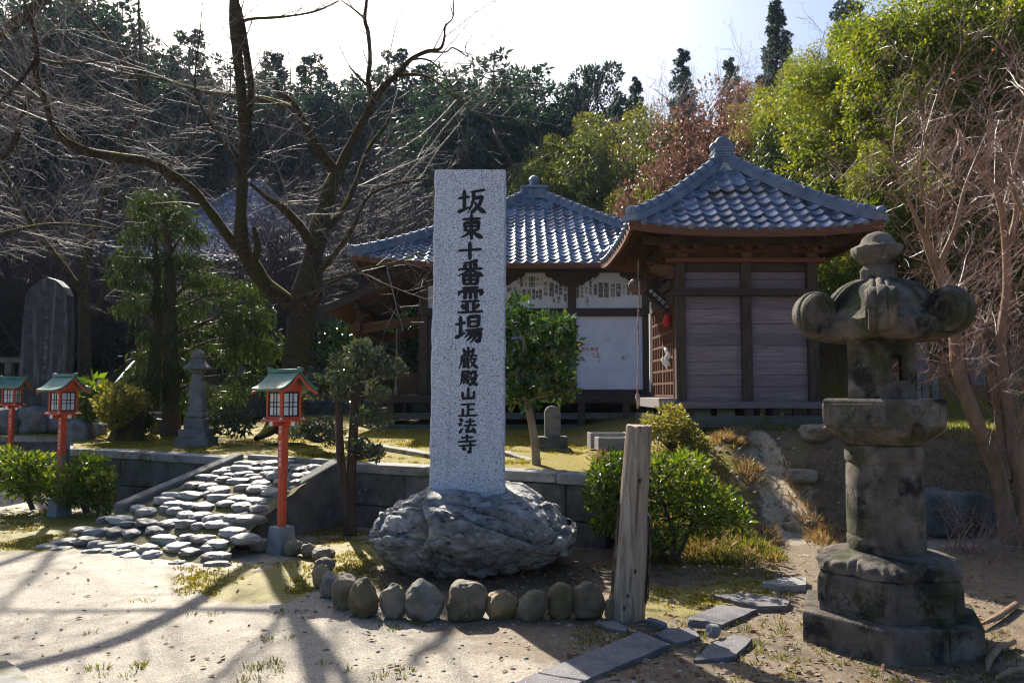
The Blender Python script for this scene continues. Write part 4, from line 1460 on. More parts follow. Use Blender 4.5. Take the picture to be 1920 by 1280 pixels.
cells = [('坂', 857, 353, 912, 403), ('東', 861, 401, 907, 450), ('十', 858, 453, 904, 487), ('番', 856, 487, 908, 535), ('霊', 856, 537, 908, 589), ('場', 853, 590, 906, 643),
         ('巌', 859, 650, 897, 692), ('殿', 861, 694, 897, 724), ('山', 863, 725, 893, 749), ('正', 858, 754, 896, 782), ('法', 859, 782, 894, 813), ('寺', 856, 813, 895, 850)]
for n, (chh, a, b, c, d) in enumerate(cells):
    mb = MB()
    brush(mb, BR[chh], a, b, c, d, SY - .002, 7.6 if n < 6 else 5.6)
    mb.build('engraved_character', m_ink, mono, world=True)

# ------------------------------------------------------------------ weathered post
pb = G(1177, 1160)
post = thing('wooden_post', 'thick weathered leaning grey wooden post with split bark edges', 'post', (pb.x, pb.y + .1, 0))
mb = MB()
mbk = MB()
ax0 = V((0, 0, -.05))
topc = P(1198, 797, pb.y + .14)
ax1 = V((topc.x - pb.x, .04, topc.z))
rings = []
N = 48
for k in range(41):
    t = k / 40
    c = ax0.lerp(ax1, t)
    ring = []
    for i in range(N):
        a = 2 * math.pi * i / N
        r = lerp(.113, .094, t)
        r *= 1 + .05 * nz((math.cos(a), math.sin(a), t * 2.2), 1.6, 4) + .02 * nz((math.cos(a) * 2, math.sin(a) * 2, t * 5), 3, 8)
        # right hand bulge where a branch was
        r += .028 * math.exp(-((a - .05) / .35) ** 2) * (1 - sm(.50, .56, t)) * sm(.0, .1, t) + .02 * math.exp(-((a - .1) / .3) ** 2) * math.exp(-((t - .53) / .025) ** 2)
        r += .02 * math.exp(-((a - 6.2) / .35) ** 2) * (1 - sm(.50, .56, t))
        # long drying cracks
        for ca, wd, dp in ((4.75, .035, .022), (5.35, .03, .014), (4.2, .025, .010), (3.7, .03, .012)):
            ca += .10 * math.sin(t * 5 + ca)
            r -= dp * math.exp(-((a - ca) / wd) ** 2)
        z = c.z + (.018 * nz((math.cos(a) * 3, math.sin(a) * 3, 0), 1.3) if k == 40 else 0)
        ring.append(V((c.x + r * math.cos(a), c.y + r * math.sin(a), z)))
    rings.append(ring)
mb.loft(rings)
mb.build('shaft', m_post, post, smooth=True, angle=50)
for a0, t0, t1 in ((3.2, .02, .60), (6.05, .10, .54)):
    mb = MB()
    rr = []
    for k in range(61):
        t = lerp(t0, t1, k / 60)
        c = ax0.lerp(ax1, t)
        fade = min(1, k / 6, (60 - k) / 6) * .9 + .1
        ring = []
        for i in range(7):
            u = i / 6
            a = a0 + (u - .5) * .42
            r = lerp(.113, .094, t) + (.010 + .020 * nz((u * 5, t * 40, a0), 1.5)) * fade * math.sin(math.pi * (.1 + .8 * u)) + .004
            if a0 > 5:
                r += .024 * (1 - sm(.50, .56, t))
            ring.append(V((c.x + r * math.cos(a), c.y + r * math.sin(a), c.z)))
        rr.append(ring)
    mb.loft(rr, closed=False, caps=False)
    mb.build('bark_strip', m_rawbark, post, smooth=True)
for (a, t) in ((4.95, .27), (4.55, .15), (4.4, .09), (4.9, .72)):
    c = ax0.lerp(ax1, t)
    mb = MB()
    p = c + V((math.cos(a), math.sin(a), 0)) * lerp(.110, .092, t)
    mb.ell(p, (.012, .008, .017), 10, 6)
    mb.build('knot', m_rawbark, post, smooth=True)

# ------------------------------------------------------------------ paving slabs
def slab(name, label, cat, pts, th=.05, z=.04, group=None, m=None, tilt=0):
    g = [G(px, py, 0) for px, py in pts]
    c = sum(g, V((0, 0, 0))) / len(g)
    zz = max(ground_z(p.x, p.y) for p in g) + .012 + z * .35
    for p in g:
        p.z = zz
    c.z = zz
    mb = MB()
    # jagged outline with extra points
    out = []
    for i, p in enumerate(g):
        q = g[(i + 1) % len(g)]
        n = max(1, int((q - p).length / .07))
        for k in range(n):
            r = p.lerp(q, k / n)
            out.append(r - c + V((nz(r, 9, 1) * .012, nz(r, 9, 5) * .012, tilt * (r.x - c.x))))
    mb.loft([[p + V((0, 0, -th)) for p in out], [p + V((0, 0, -.006)) for p in out], [p * .985 for p in out]])
    o = mb.build(name, m or m_slate, None)
    o.location = c
    return tag(o, label, cat, group)
GP = 'flat stone slabs of the broken path'
slab('paving_slab', 'longest dark stone slab running diagonally past the post', 'stone slab', [(1006, 1266), (1200, 1188), (1258, 1212), (1096, 1281)], .05, .03, GP)
slab('paving_slab', 'pale slab end cut off at the lower edge below the longest slab', 'stone slab', [(965, 1288), (1003, 1268), (1090, 1284), (1060, 1310), (940, 1320)], .06, .03, GP)
slab('paving_slab', 'small broken slab with a sunlit corner beyond the longest slab', 'stone slab', [(1230, 1191), (1253, 1179), (1300, 1177), (1312, 1191), (1288, 1202), (1270, 1206)], .04, .035, GP, tilt=-.05)
slab('paving_slab', 'wide shaded slab right of the upright broken chunk', 'stone slab', [(1290, 1157), (1350, 1133), (1420, 1142), (1353, 1171)], .05, .03, GP)
slab('paving_slab', 'narrow slab strip farthest along the broken path', 'stone slab', [(1338, 1118), (1400, 1114), (1482, 1127), (1476, 1138), (1420, 1139)], .05, .045, GP)
slab('paving_slab', 'fan shaped broken slab lying alone nearest the lantern base', 'stone slab', [(1300, 1236), (1318, 1217), (1340, 1203), (1375, 1192), (1412, 1200), (1378, 1231), (1340, 1235)], .045, .035, GP, tilt=.04)
slab('paving_slab', 'raised plank shaped stone tucked beside the lantern base', 'stone slab', [(1430, 1100), (1470, 1090), (1512, 1090), (1512, 1104), (1470, 1107)], .09, .10, GP, m_capstone)
slab('paving_slab', 'thin shard lying at the foot of the weathered post', 'stone slab', [(1118, 1168), (1150, 1164), (1180, 1178), (1172, 1185), (1140, 1179)], .03, .035, GP)
slab('paving_slab', 'white slab corner at the extreme lower edge of the sandy ground', 'stone slab', [(-60, 1240), (12, 1238), (40, 1258), (62, 1284), (60, 1310), (-60, 1330)], .05, .035, GP, m_capstone)
def lump(name, label, cat, px, py, s, rz, m, seed, tilt=0.2, group=None, z=None):
    p = G(px, py, .0 if z is None else z)
    me = rock_mesh(name, seed, .12, 3, sq=.85, m=m)
    me.polygons.foreach_set('use_smooth', [False] * len(me.polygons))
    me.set_sharp_from_angle(angle=R_(25))
    o = link(name, me)
    o.scale = s
    o.location = p + V((0, s[1], s[2] * .75))
    o.rotation_euler = (tilt, tilt * .7, rz)
    return tag(o, label, cat, group)
lump('broken_stone', 'pale upright broken stone chunk between two slabs', 'broken stone', 1340, 1196, (.055, .035, .05), .5, m_concrete, 81, .3)
lump('broken_stone', 'brick like slanted stone chunk right of the post foot', 'broken stone', 1232, 1178, (.085, .03, .032), -.5, m_slate, 82, .25)
lump('broken_stone', 'dark stone block under the edge of the wide shaded slab', 'broken stone', 1312, 1178, (.085, .04, .035), -.1, m_slate, 83, .05)

# ------------------------------------------------------------------ stone lantern
LX, LY = 2.50, 5.42
LR = math.atan2(-LY, -LX) + .03       # one corner looks at the camera
lan = thing('stone_lantern', 'massive dark stone temple lantern with curled corner scrolls and hexagonal base', 'stone lantern', (LX, LY, 0))
def hexr(th):
    a = (th % (math.pi / 3)) - math.pi / 6
    return math.cos(math.pi / 6) / math.cos(a)
mb = MB()
for k in (0, 1):
    # base step: two stones with a joint
    pts = []
    for i in range(6):
        a = LR + i * math.pi / 3
        pts.append(V((.68 * math.cos(a), .68 * math.sin(a), 0)))
ja = pts[0].lerp(pts[1], .62)
jb = pts[3].lerp(pts[4], .55)
nrm = (jb - ja).cross(V((0, 0, 1))).normalized() * .003
for nm, poly in (('base_stone', [pts[0], ja - nrm, jb - nrm, pts[4], pts[5]]), ('base_stone', [ja + nrm, pts[1], pts[2], pts[3], jb + nrm])):
    mb = MB()
    mb.loft([[p + V((0, 0, -.1)) for p in poly], [p + V((0, 0, .18)) for p in poly]])
    mb.build(nm, m_lstone, lan, bevel=.015)
def panel_frame(mb, R, z0, z1, k, inset=.055, r=.008):
    """oval moulding on hexagon side k"""
    a0, a1 = LR + k * math.pi / 3, LR + (k + 1) * math.pi / 3
    p, q = V((R * math.cos(a0), R * math.sin(a0), 0)), V((R * math.cos(a1), R * math.sin(a1), 0))
    n = ((p + q) / 2).normalized()
    m = (p + q) / 2 + n * .002
    u = (q - p).normalized()
    hw = (q - p).length / 2 - inset
    hh = (z1 - z0) / 2 - inset * .55
    zc = (z0 + z1) / 2
    cr = min(hh, .04)
    loop = []
    for cx, cy, st in ((hw - cr, hh - cr, 0), (-hw + cr, hh - cr, 1), (-hw + cr, -hh + cr, 2), (hw - cr, -hh + cr, 3)):
        for i in range(5):
            a = (st + i / 4) * math.pi / 2
            loop.append(m + u * (cx + cr * math.cos(a)) + V((0, 0, zc + cy + cr * math.sin(a))))
    loop.append(loop[0])
    mb.tube(loop, r, 6)
    # low relief blossom
    for i in range(5):
        a = i * 2 * math.pi / 5 + .3
        c = m + u * (hw * .42 * math.cos(a)) + V((0, 0, zc + hh * .42 * math.sin(a)))
        mb.ell(c, (hw * .26, hw * .26, hh * .30), 8, 5) if False else mb.disc(c, n, hh * .34, .02, 10, .5)
    mb.disc(m + V((0, 0, zc)), n, hh * .2, .03, 10, .5)
mb = MB()
mb.ngon((0, 0, 0), [(.545, .18), (.55, .40), (.535, .43), (.50, .445)], 6, LR)
for k in range(6):
    panel_frame(mb, .55, .19, .40, k, .06)
mb.build('pedestal', m_lstone, lan, bevel=.01)
# lotus cushion
def lotus(name, r0, r1, z0, z1, petals, amp, up=True):
    mb = MB()
    n = 168
    rows = 16
    rings = []
    for j in range(rows + 1):
        t = j / rows
        ring = []
        for i in range(n):
            th = LR + 2 * math.pi * i / n
            c = ((i / n * petals) % 1) * 2 - 1
            hx = lerp(hexr(th - LR) * 1.0, 1, sm(.15, .8, t))
            # petal tip reaches lower in its middle
            rr = lerp(r0, r1, t ** 1.6) * hx
            win = math.sin(math.pi * min(1, t * 1.15 + .05)) if t < .85 else .0
            pet = (1 - abs(c) ** 2.2)
            rr += amp * (pet - .55) * win
            rim = math.exp(-((abs(c) - .72) / .13) ** 2) * amp * .55 * win
            eye = math.exp(-((c / .34) ** 2 + ((t - .38) / .16) ** 2)) * amp * .9
            rr += rim + eye
            z = lerp(z0, z1, t) + (.02 * math.sin(math.pi * t)) + (-.018 * (pet - .5) * (1 - t) if up else 0)
            ring.append(V((rr * math.cos(th), rr * math.sin(th), z)))
        rings.append(ring)
    if not up:
        rings = rings[::-1]
    mb.loft(rings)
    return mb.build(name, m_lstone, lan, smooth=True, angle=60)
lotus('lotus_cushion', .545, .29, .445, .565, 12, .045)
mb = MB()
prof = [(.262, .55), (.272, .58), (.278, .64), (.272, .66), (.268, .665), (.272, .68), (.274, .85), (.271, 1.0), (.268, 1.13), (.262, 1.145), (.268, 1.155), (.277, 1.17), (.277, 1.22), (.262, 1.265), (.22, 1.285)]
rings = []
for r, z in prof:
    ring = []
    for i in range(64):
        a = 2 * math.pi * i / 64
        k = 1 + .010 * nz((math.cos(a), math.sin(a), z), 2.2, 3) + .006 * nz((math.cos(a), math.sin(a), z), 7, 5)
        ring.append(V((r * k * math.cos(a), r * k * math.sin(a), z)))
    rings.append(ring)
mb.loft(rings)
mb.build('shaft', m_lstone, lan, smooth=True, angle=40)
o = lotus('lotus_bowl', .455, .28, 1.405, 1.275, 12, .04, up=False)
mb = MB()
mb.ngon((0, 0, 0), [(.46, 1.395), (.475, 1.405), (.475, 1.565), (.465, 1.58)], 6, LR)
for k in range(6):
    panel_frame(mb, .475, 1.405, 1.57, k, .05)
mb.build('platform', m_lstone, lan, bevel=.008)
# fire box: six stone walls, two with a window
for k in range(6):
    a0, a1 = LR + k * math.pi / 3, LR + (k + 1) * math.pi / 3
    R1, R2, z0, z1 = .272, .215, 1.58, 1.985
    A, B = V((math.cos(a0), math.sin(a0), 0)), V((math.cos(a1), math.sin(a1), 0))
    mb = MB()
    if k in (0, 3, 2):
        u0, u1, w0, w1 = .30, .72, 1.70, 1.87
        def pt(R, u, z):
            return A * R * (1 - u) + B * R * u + V((0, 0, z))
        for R, fl in ((R1, False), (R2, True)):
            for q in (((0, z0), (1, z0), (1, w0), (0, w0)), ((0, w1), (1, w1), (1, z1), (0, z1)), ((0, w0), (u0, w0), (u0, w1), (0, w1)), ((u1, w0), (1, w0), (1, w1), (u1, w1))):
                pp = [pt(R, u, z) for u, z in q]
                mb.poly(pp[::-1] if fl else pp)
        ring = [(u0, w0), (u1, w0), (u1, w1), (u0, w1)]
        for i in range(4):
            j = (i + 1) % 4
            mb.poly([pt(R1, *ring[i]), pt(R2, *ring[i]), pt(R2, *ring[j]), pt(R1, *ring[j])])
        # frame moulding
        loop = [pt(R1, u, z) for u, z in ((u0 - .06, w0 - .018), (u1 + .06, w0 - .018), (u1 + .06, w1 + .018), (u0 - .06, w1 + .018), (u0 - .06, w0 - .018))]
        mb.tube(loop, .006, 6)
    else:
        mb.loft([[A * R1 + V((0, 0, z)), B * R1 + V((0, 0, z)), B * R2 + V((0, 0, z)), A * R2 + V((0, 0, z))] for z in (z0, z1)])
    mb.build('fire_box_wall', m_lstone, lan)
# cap
mb = MB()
n = 120
Rc = .56
def capz(t):
    return pl(t, [(0, 2.38), (.1, 2.37), (.2, 2.358), (.32, 2.334), (.42, 2.305), (.52, 2.265), (.62, 2.215), (.72, 2.17), (.85, 2.125), (1, 2.10)])
rings = []
for j in range(15):
    t = j / 14
    ring = []
    for i in range(n):
        th = 2 * math.pi * i / n
        c = abs(((th % (math.pi / 3)) - math.pi / 6)) / (math.pi / 6)      # 1 at the corners
        r = lerp(.15, Rc * hexr(th) * (1 - .05 * (1 - c)), t)
        if j > 0:
            r *= 1 + .008 * nz((math.cos(th) * 3, math.sin(th) * 3, t * 3), 1.5)
        z = capz(t) + .06 * c ** 4 * t ** 2
        ring.append(V((r * math.cos(th + LR), r * math.sin(th + LR), z)))
    rings.append(ring)
under = []
for j, (k, dz) in enumerate(((1.0, -.075), (.97, -.105), (.80, -.13), (.45, -.125))):
    ring = []
    for i in range(n):
        th = 2 * math.pi * i / n
        c = abs(((th % (math.pi / 3)) - math.pi / 6)) / (math.pi / 6)
        r = Rc * hexr(th) * (1 - .05 * (1 - c)) * k
        z = capz(1) + dz + .06 * c ** 4 * (1 if j < 2 else .4 if j == 2 else 0)
        ring.append(V((r * math.cos(th + LR), r * math.sin(th + LR), z)))
    under.append(ring)
mb.loft((rings + under)[::-1])
mb.build('cap', m_lstone, lan, smooth=True, angle=50)
for i in range(6):
    a = LR + i * math.pi / 3
    d = V((math.cos(a), math.sin(a), 0))
    s = V((-d.y, d.x, 0))
    mb = MB()
    for off, rr in ((-.052, .025), (0, .032), (.052, .025)):
        mb.tube([d * lerp(.15, .52, t) + s * off + V((0, 0, capz(t) - .008 + .06 * t ** 2)) for t in [q / 8 for q in range(9)]], rr, 8)
    mb.build('corner_rib', m_lstone, lan, smooth=True)
    mb = MB()
    c = d * .525 + V((0, 0, 2.155))
    for off, rr in ((-.06, .142), (0, .155), (.06, .142)):
        mb.disc(c + s * off, s, rr, .064, 40, .20)
    for off in (-.094, .094):
        sp_ = []
        for q_ in range(46):
            an = q_ * .30
            ra = .128 - .0024 * q_
            sp_.append(c + s * off + (d * math.cos(an) + V((0, 0, 1)) * math.sin(an)) * ra)
        mb.tube(sp_, .016, 6, ref=tuple(s))
    mb.build('corner_scroll', m_lstone, lan, smooth=True, angle=38)
mb = MB()
mb.ngon((0, 0, 0), [(.145, 2.365), (.148, 2.46), (.125, 2.49), (.10, 2.50)], 6, LR)
mb.build('neck', m_lstone, lan, bevel=.008)
mb = MB()
n = 96
rings = []
for r, z, pa in ((.10, 2.495, 0), (.11, 2.52, 0), (.15, 2.54, .2), (.18, 2.58, .8), (.19, 2.615, 1), (.178, 2.63, .6), (.155, 2.632, .1), (.125, 2.655, 0), (.11, 2.69, 0), (.07, 2.72, 0), (.02, 2.735, 0)):
    rings.append([V((r * (1 + .07 * pa * (abs(math.sin(4 * 2 * math.pi * i / n)) - .5)) * math.cos(2 * math.pi * i / n), r * (1 + .07 * pa * (abs(math.sin(4 * 2 * math.pi * i / n)) - .5)) * math.sin(2 * math.pi * i / n), z + .012 * pa * nz((math.cos(2 * math.pi * i / n) * 2, math.sin(2 * math.pi * i / n) * 2, 0), 2))) for i in range(n)])
mb.loft(rings)
mb.build('jewel_finial', m_lstone, lan, smooth=True, angle=60)

lan.scale = (.885, .885, .985)

# ------------------------------------------------------------------ red lanterns
def red_lantern(loc, rz, label, text, base=True, bare=False):
    t = thing('red_lantern', label, 'lantern', loc, rz, 'red wooden lanterns on posts')
    if base:
        mb = MB()
        mb.box((0, 0, .10), (.27, .27, .30), 0, taper=.80)
        mb.build('concrete_foot', m_concrete, t, bevel=.012)
    mb = MB()
    mb.ngon((0, 0, 0), [(.056, .2), (.056, .80)], 8, math.pi / 8)
    mb.build('lower_post', m_postgrey if bare else m_red, t)
    mb = MB()
    mb.box((0, 0, 1.07), (.092, .092, .54))
    p = mb.build('post', m_red, t, bevel=.006)
    mb = MB()
    write(mb, text, (-.0475, .0, 1.10), (0, -1, 0), (0, 0, 1), .046, .058)
    mb.build('lettering', m_white, p)
    mb = MB()
    for s in (-1, 1):
        mb.box((0, 0, 1.335), (.36, .055, .05))
        break
    mb.box((0, 0, 1.334), (.055, .36, .048))
    mb.build('cross_beam', m_red, t)
    for x, y, z, a_, b_, c_ in ((.183, 0, 1.335, .008, .056, .051), (-.183, 0, 1.335, .008, .056, .051), (0, .183, 1.335, .056, .008, .051), (0, -.183, 1.335, .056, .008, .051),
                                (.163, .163, 1.385, .024, .024, .022), (-.163, .163, 1.385, .024, .024, .022), (.163, -.163, 1.385, .024, .024, .022), (-.163, -.163, 1.385, .024, .024, .022)):
        mb = MB()
        mb.box((x, y, z), (a_, b_, c_))
        mb.build('white_end_cap', m_white, t)
    mb = MB()
    mb.box((0, 0, 1.367), (.385, .385, .022))
    mb.build('shelf', m_red, t, bevel=.003)
    mb = MB()
    for x, y in ((.1325, .1325), (-.1325, .1325), (.1325, -.1325), (-.1325, -.1325)):
        mb.box((x, y, 1.535), (.03, .03, .31))
    for z in (1.392, 1.682):
        mb.box((0, .1325, z), (.235, .026, .026))
        mb.box((0, -.1325, z), (.235, .026, .026))
        mb.box((.1325, 0, z), (.026, .235, .026))
        mb.box((-.1325, 0, z), (.026, .235, .026))
    mb.build('box_frame', m_red, t)
    for k in range(4):
        M = Matrix.Rotation(k * math.pi / 2, 3, 'Z')
        mb = MB()
        mb.box(M @ V((0, -.126, 1.537)), (.232, .004, .262), k * math.pi / 2)
        w_ = mb.build('paper_pane', m_paper, t)
        mb = MB()
        for x, wd in ((-.109, .016), (.109, .016), (-.022, .011), (.034, .011)):
            mb.box(M @ V((x, -.1325, 1.537)), (wd, .009, .264), k * math.pi / 2)
        for z, wd in ((1.414, .016), (1.660, .016), (1.512, .010), (1.556, .010)):
            mb.box(M @ V((0, -.1335, z)), (.202, .009, wd), k * math.pi / 2)
        mb.build('lattice', m_black, w_)
    # curved gable roof, ridge along local y, gable toward -y
    def rf(s):      # s from -1 to 1 across
        a = min(1.0, abs(s))
        return V((.285 * s, 0, 1.665 + .20 * (1 - a) ** 1.45 + .012 * a * a))
    mb = MB()
    N = 20
    y0, y1 = -.30, .27
    top = [rf(-1 + 2 * i / N) for i in range(N + 1)]
    rings = []
    for y, dz in ((y0, 0.012), (-.15, 0), (.12, 0), (y1, 0.012)):
        rings.append([p + V((0, y, dz + .022)) for p in top] + [p + V((0, y, dz)) for p in top[::-1]])
    mb.loft(rings)
    rf_ = mb.build('roof', m_green, t, smooth=True, angle=40)
    mb = MB()
    mb.box((0, (y0 + y1) / 2, 1.895), (.055, y1 - y0 + .03, .035))
    mb.box((0, y0 - .005, 1.905), (.06, .05, .045))
    mb.box((0, y1 + .005, 1.905), (.06, .05, .045))
    mb.build('ridge', m_green, rf_, bevel=.006)
    for y in (y0 + .018, y1 - .018):
        mb = MB()
        low = [p * 1 for p in top]
        for i in range(N):
            a, b = top[i], top[i + 1]
            q = V((0, y, -.004))
            mb.loft([[a + q + V((0, -.01, 0)), a + q + V((0, .01, 0)), a + q + V((0, .01, -.032)), a + q + V((0, -.01, -.032))], [b + q + V((0, -.01, 0)), b + q + V((0, .01, 0)), b + q + V((0, .01, -.032)), b + q + V((0, -.01, -.032))]])
        mb.build('barge_board', m_red, t)
    for y in (-.145, .145):
        mb = MB()
        pts = [(p.x * .62, p.z - .03) for p in top if abs(p.x) < .25]
        pts = [(x, max(1.694, rf(x / .285).z - .012)) for x in [(-.15 + .3 * i / 12) for i in range(13)]]
        extrude_poly(mb, [(-.15, 1.69)] + pts + [(.15, 1.69)], y - .012, y + .012)
        mb.box((0, y * 1.12, 1.765), (.06, .008, .014))
        mb.build('gable_board', m_red, t)
    mb = MB()
    mb.box((0, 0, 1.692), (.30, .30, .012))
    mb.build('ceiling_board', m_red, t)
    t.scale = (.83, .83, .955)
    return t
m_paper = mat('lantern_paper', [(0.62, 0.62, 0.65), (0.74, 0.74, 0.76)], 5, .6)
q = G(522, 1036)
red_lantern((q.x, q.y + .1, .01), R_(53), 'nearest and tallest red lantern standing beside the cobbled ramp', '岩殿 塚本巳喜男')
q = G(103, 967)
red_lantern((q.x, q.y + .1, .01), R_(60), 'red lantern with a bare grey lower post standing between two azalea bushes', '岩殿 新井なか子', bare=True)
q = P(19, 850, 14.6)
red_lantern((q.x, q.y, .06), R_(88), 'farther red lantern before the tall dark memorial slab, partly cut by the photo edge', '岩殿 小峰六一')
q = P(265, 650, 27)
o = red_lantern((q.x, q.y, ter_z(q.x, q.y) - .1), R_(70), 'tiny distant red lantern above the stone stairs', '岩殿 山田', base=False)

# ------------------------------------------------------------------ old stones on the terrace
# tall memorial slab
mx, my = -9.42, 16.2
ms = thing('memorial_slab', 'tall dark streaked stone slab with a pointed round top', 'memorial stone', (mx, my, .8))
out = [(-.52, 0), (.52, 0), (.535, .9), (.52, 1.9), (.49, 2.35), (.40, 2.52), (.22, 2.66), (.02, 2.72), (-.16, 2.66), (-.34, 2.52), (-.46, 2.36), (-.51, 1.7), (-.535, .8)]
mb = MB()
op = []
for i, (x, z) in enumerate(out):
    x2, z2 = out[(i + 1) % len(out)]
    n = max(1, int(math.hypot(x2 - x, z2 - z) / .15))
    for k in range(n):
        xx, zz = lerp(x, x2, k / n), lerp(z, z2, k / n)
        op.append((xx + .015 * nz((xx * 5, zz * 5, 0)), zz + .01 * nz((xx * 5, zz * 5, 4))))
mb.loft([[V((x, -.14, z + .4)) for x, z in op], [V((x * 1.02, -.10, z + .4)) for x, z in op], [V((x * 1.02, .12, z + .4)) for x, z in op], [V((x * .98, .15, z + .4)) for x, z in op]])
sl = mb.build('slab', m_monument, ms)
sl.scale = (.88, 1, 1)
mb = MB()
write(mb, '武州岩殿山観世音奉納', (.05, -.143, 1.9), (1, 0, 0), (0, 0, 1), .13, .2)
write(mb, '昭和五十年三月吉日建', (-.30, -.143, 1.8), (1, 0, 0), (0, 0, 1), .08, .13)
mb.build('carved_characters', m_ink, sl)
for i, (x, wd, h) in enumerate(((-.62, .5, .32), (-.05, .5, .36), (.5, .42, .30))):
    me = rock_mesh('pedestal_rock', 60 + i, .2, 4, sq=.5, m=m_oldstone)
    o = link('pedestal_rock', me, ms)
    o.scale = (wd * .75, .5, h)
    o.location = (x, 0, .22)

def rock(label, px, py, wd, h, Y, seed, m=None, sq=.2, cat='rock', name='garden_rock'):
    p = P(px, py, Y)
    me = rock_mesh(name, seed, .22, 4, sq=sq, m=m or m_oldstone)
    o = link(name, me)
    k = Y / F
    o.scale = (wd * k / 2, wd * k * .42, h * k * .7)
    o.location = (p.x, Y + .1, slope_z(p.x, Y + .1) + h * k * .25)
    tag(o, label, cat)
    return o
rock('large rounded grey boulder behind the post of the second red lantern', 141, 806, 60, 42, 14.2, 71)
rock('brown blocky stone beside the foot of the stone stairs', 178, 795, 34, 26, 15.4, 72, sq=.6)
rock('grey rock at the photo edge beside the memorial slab pedestal', 12, 785, 46, 40, 16.4, 73)
rock('square cut grey stone behind the cypress trunk', 298, 792, 40, 32, 16.0, 74, sq=.9)
rock('flat pale rock lying at the corner of the hut side', 1226, 797, 60, 14, 12.0, 75, sq=.6)
rock('small dark stones set in the bank below the flowering shrub', 1262, 838, 34, 22, 9.6, 76, m_edge)
rock('knobbly brown stone next to the dark one on the bank', 1283, 836, 20, 20, 9.5, 77, m_edge)

GR = 'tan stones lying on the eroded bank'
for n_, (px, py, wd_, h_, Y_, lab) in enumerate(((1508, 884, 60, 22, 9.6, 'broad flat tan rock ledge high on the sunlit bank left of the lantern shaft'), (1484, 916, 26, 14, 9.0, 'small pale tan stone on the bank at the gully edge'), (1524, 920, 24, 14, 9.0, 'angular tan stone on the bank close beside the lantern shaft'), (1515, 1003, 26, 10, 7.9, 'flat pale stone low on the bank above the lantern pedestal'), (1552, 860, 90, 26, 10.0, 'long grey rock slab at the head of the bank under the hut'), (1600, 845, 80, 30, 9.9, 'dark rock on the bank directly behind the lantern bowl'))):
    rock(lab, px, py, wd_, h_, Y_, 120 + n_, m_tanrock, .5, 'rock', 'bank_rock')['group'] = GR
for n_, (px, py, wd_, h_, lab) in enumerate(((1760, 960, 110, 70, 'large dark block stone in the shaded bank right of the lantern shaft'), (1830, 950, 80, 60, 'dark angular stone in the shaded bank beside the maple stem'), (1740, 1000, 70, 40, 'low dark stone at the foot of the shaded bank'), (1850, 890, 60, 40, 'mossy stone high in the shaded bank between the maple stems'))):
    rock(lab, px, py, wd_, h_, 9.05, 140 + n_, m_wallstone, .6, 'rock', 'bank_rock')
# grave pillar with roofed top
tx, ty = P(368, 820, 12.9).x, 12.9
tz = ter_z(tx, ty)
tm = thing('stone_pillar_monument', 'grey stepped grave pillar with a small stone roof cap', 'grave monument', (tx, ty, tz))
tz2 = -.03
tm.scale = (.76, .76, .73)
for nm, prof, n, m in (('lower_step', [(.50, 0), (.50, .21)], 4, m_oldstone), ('middle_step', [(.40, .21), (.40, .40)], 4, m_oldstone), ('upper_step', [(.285, .40), (.29, .60), (.27, .63)], 4, m_oldstone),
                       ('lotus_ring', [(.22, .63), (.245, .67), (.245, .73), (.20, .77), (.215, .80), (.215, .86), (.20, .88)], 4, m_oldstone), ('shaft', [(.19, .88), (.185, 1.36), (.16, 1.41), (.14, 1.42), (.135, 1.62)], 4, m_lilac if 'm_lilac' in globals() else m_oldstone),
                       ('neck', [(.16, 1.62), (.20, 1.68)], 4, m_oldstone), ('roof_cap', [(.33, 1.70), (.345, 1.735), (.24, 1.82), (.15, 1.92), (.12, 1.95)], 4, m_oldstone), ('finial', [(.13, 1.95), (.15, 1.98), (.12, 2.0), (.14, 2.04), (.10, 2.10), (.02, 2.14)], 12, m_oldstone)):
    mb = MB()
    mb.ngon((0, 0, tz2), prof, n, math.pi / 4 + .06)
    mb.build(nm, m, tm, bevel=.012, smooth=(n > 4))

# small grave marker
gx2, gy2 = P(1036, 830, 12.0).x, 12.0
gm = thing('grave_marker', 'small grey round topped stone marker on a square plinth', 'grave marker', (gx2, gy2, ter_z(gx2, gy2)))
mb = MB()
op = [(-.115, .2), (.115, .2), (.12, .55), (.112, .60), (.07, .65), (0, .665), (-.07, .65), (-.112, .60), (-.12, .55)]
mb.loft([[V((x * .97, -.075, z)) for x, z in op], [V((x, -.06, z)) for x, z in op], [V((x, .08, z)) for x, z in op]])
mb.build('stone', m_oldstone, gm, bevel=.01)
mb = MB()
mb.box((0, 0, .13), (.44, .34, .16))
mb.build('plinth', m_wallstone, gm, bevel=.015)
mb = MB()
mb.ell((0, 0, .0), (.30, .25, .08))
mb.build('soil_mound', m_terrace2 if 'm_terrace2' in globals() else m_rampbed, gm, smooth=True)

# two open stone troughs
for i, (px, py, Y, wd, h, lab) in enumerate(((1148, 836, 11.4, .40, .17, 'pale open wooden trough behind the post, the nearer one'), (1140, 826, 11.9, .52, .22, 'wider wooden trough standing just behind the nearer one'))):
    p = P(px, py, Y)
    t = thing('garden_trough', lab, 'trough', (p.x, Y, ter_z(p.x, Y)), R_(4))
    for sg in (-1, 1):
        mb = MB()
        mb.box((0, sg * .14, h / 2), (wd, .03, h))
        mb.build('long_board', m_sill, t, bevel=.004)
        mb = MB()
        mb.box((sg * (wd / 2 + .012), 0, h / 2), (.03, .32, h + .01))
        mb.build('end_board', m_sill, t, bevel=.004)
    mb = MB()
    mb.box((0, 0, h * .4), (wd - .02, .25, .04))
    mb.build('soil', m_rampbed, t)

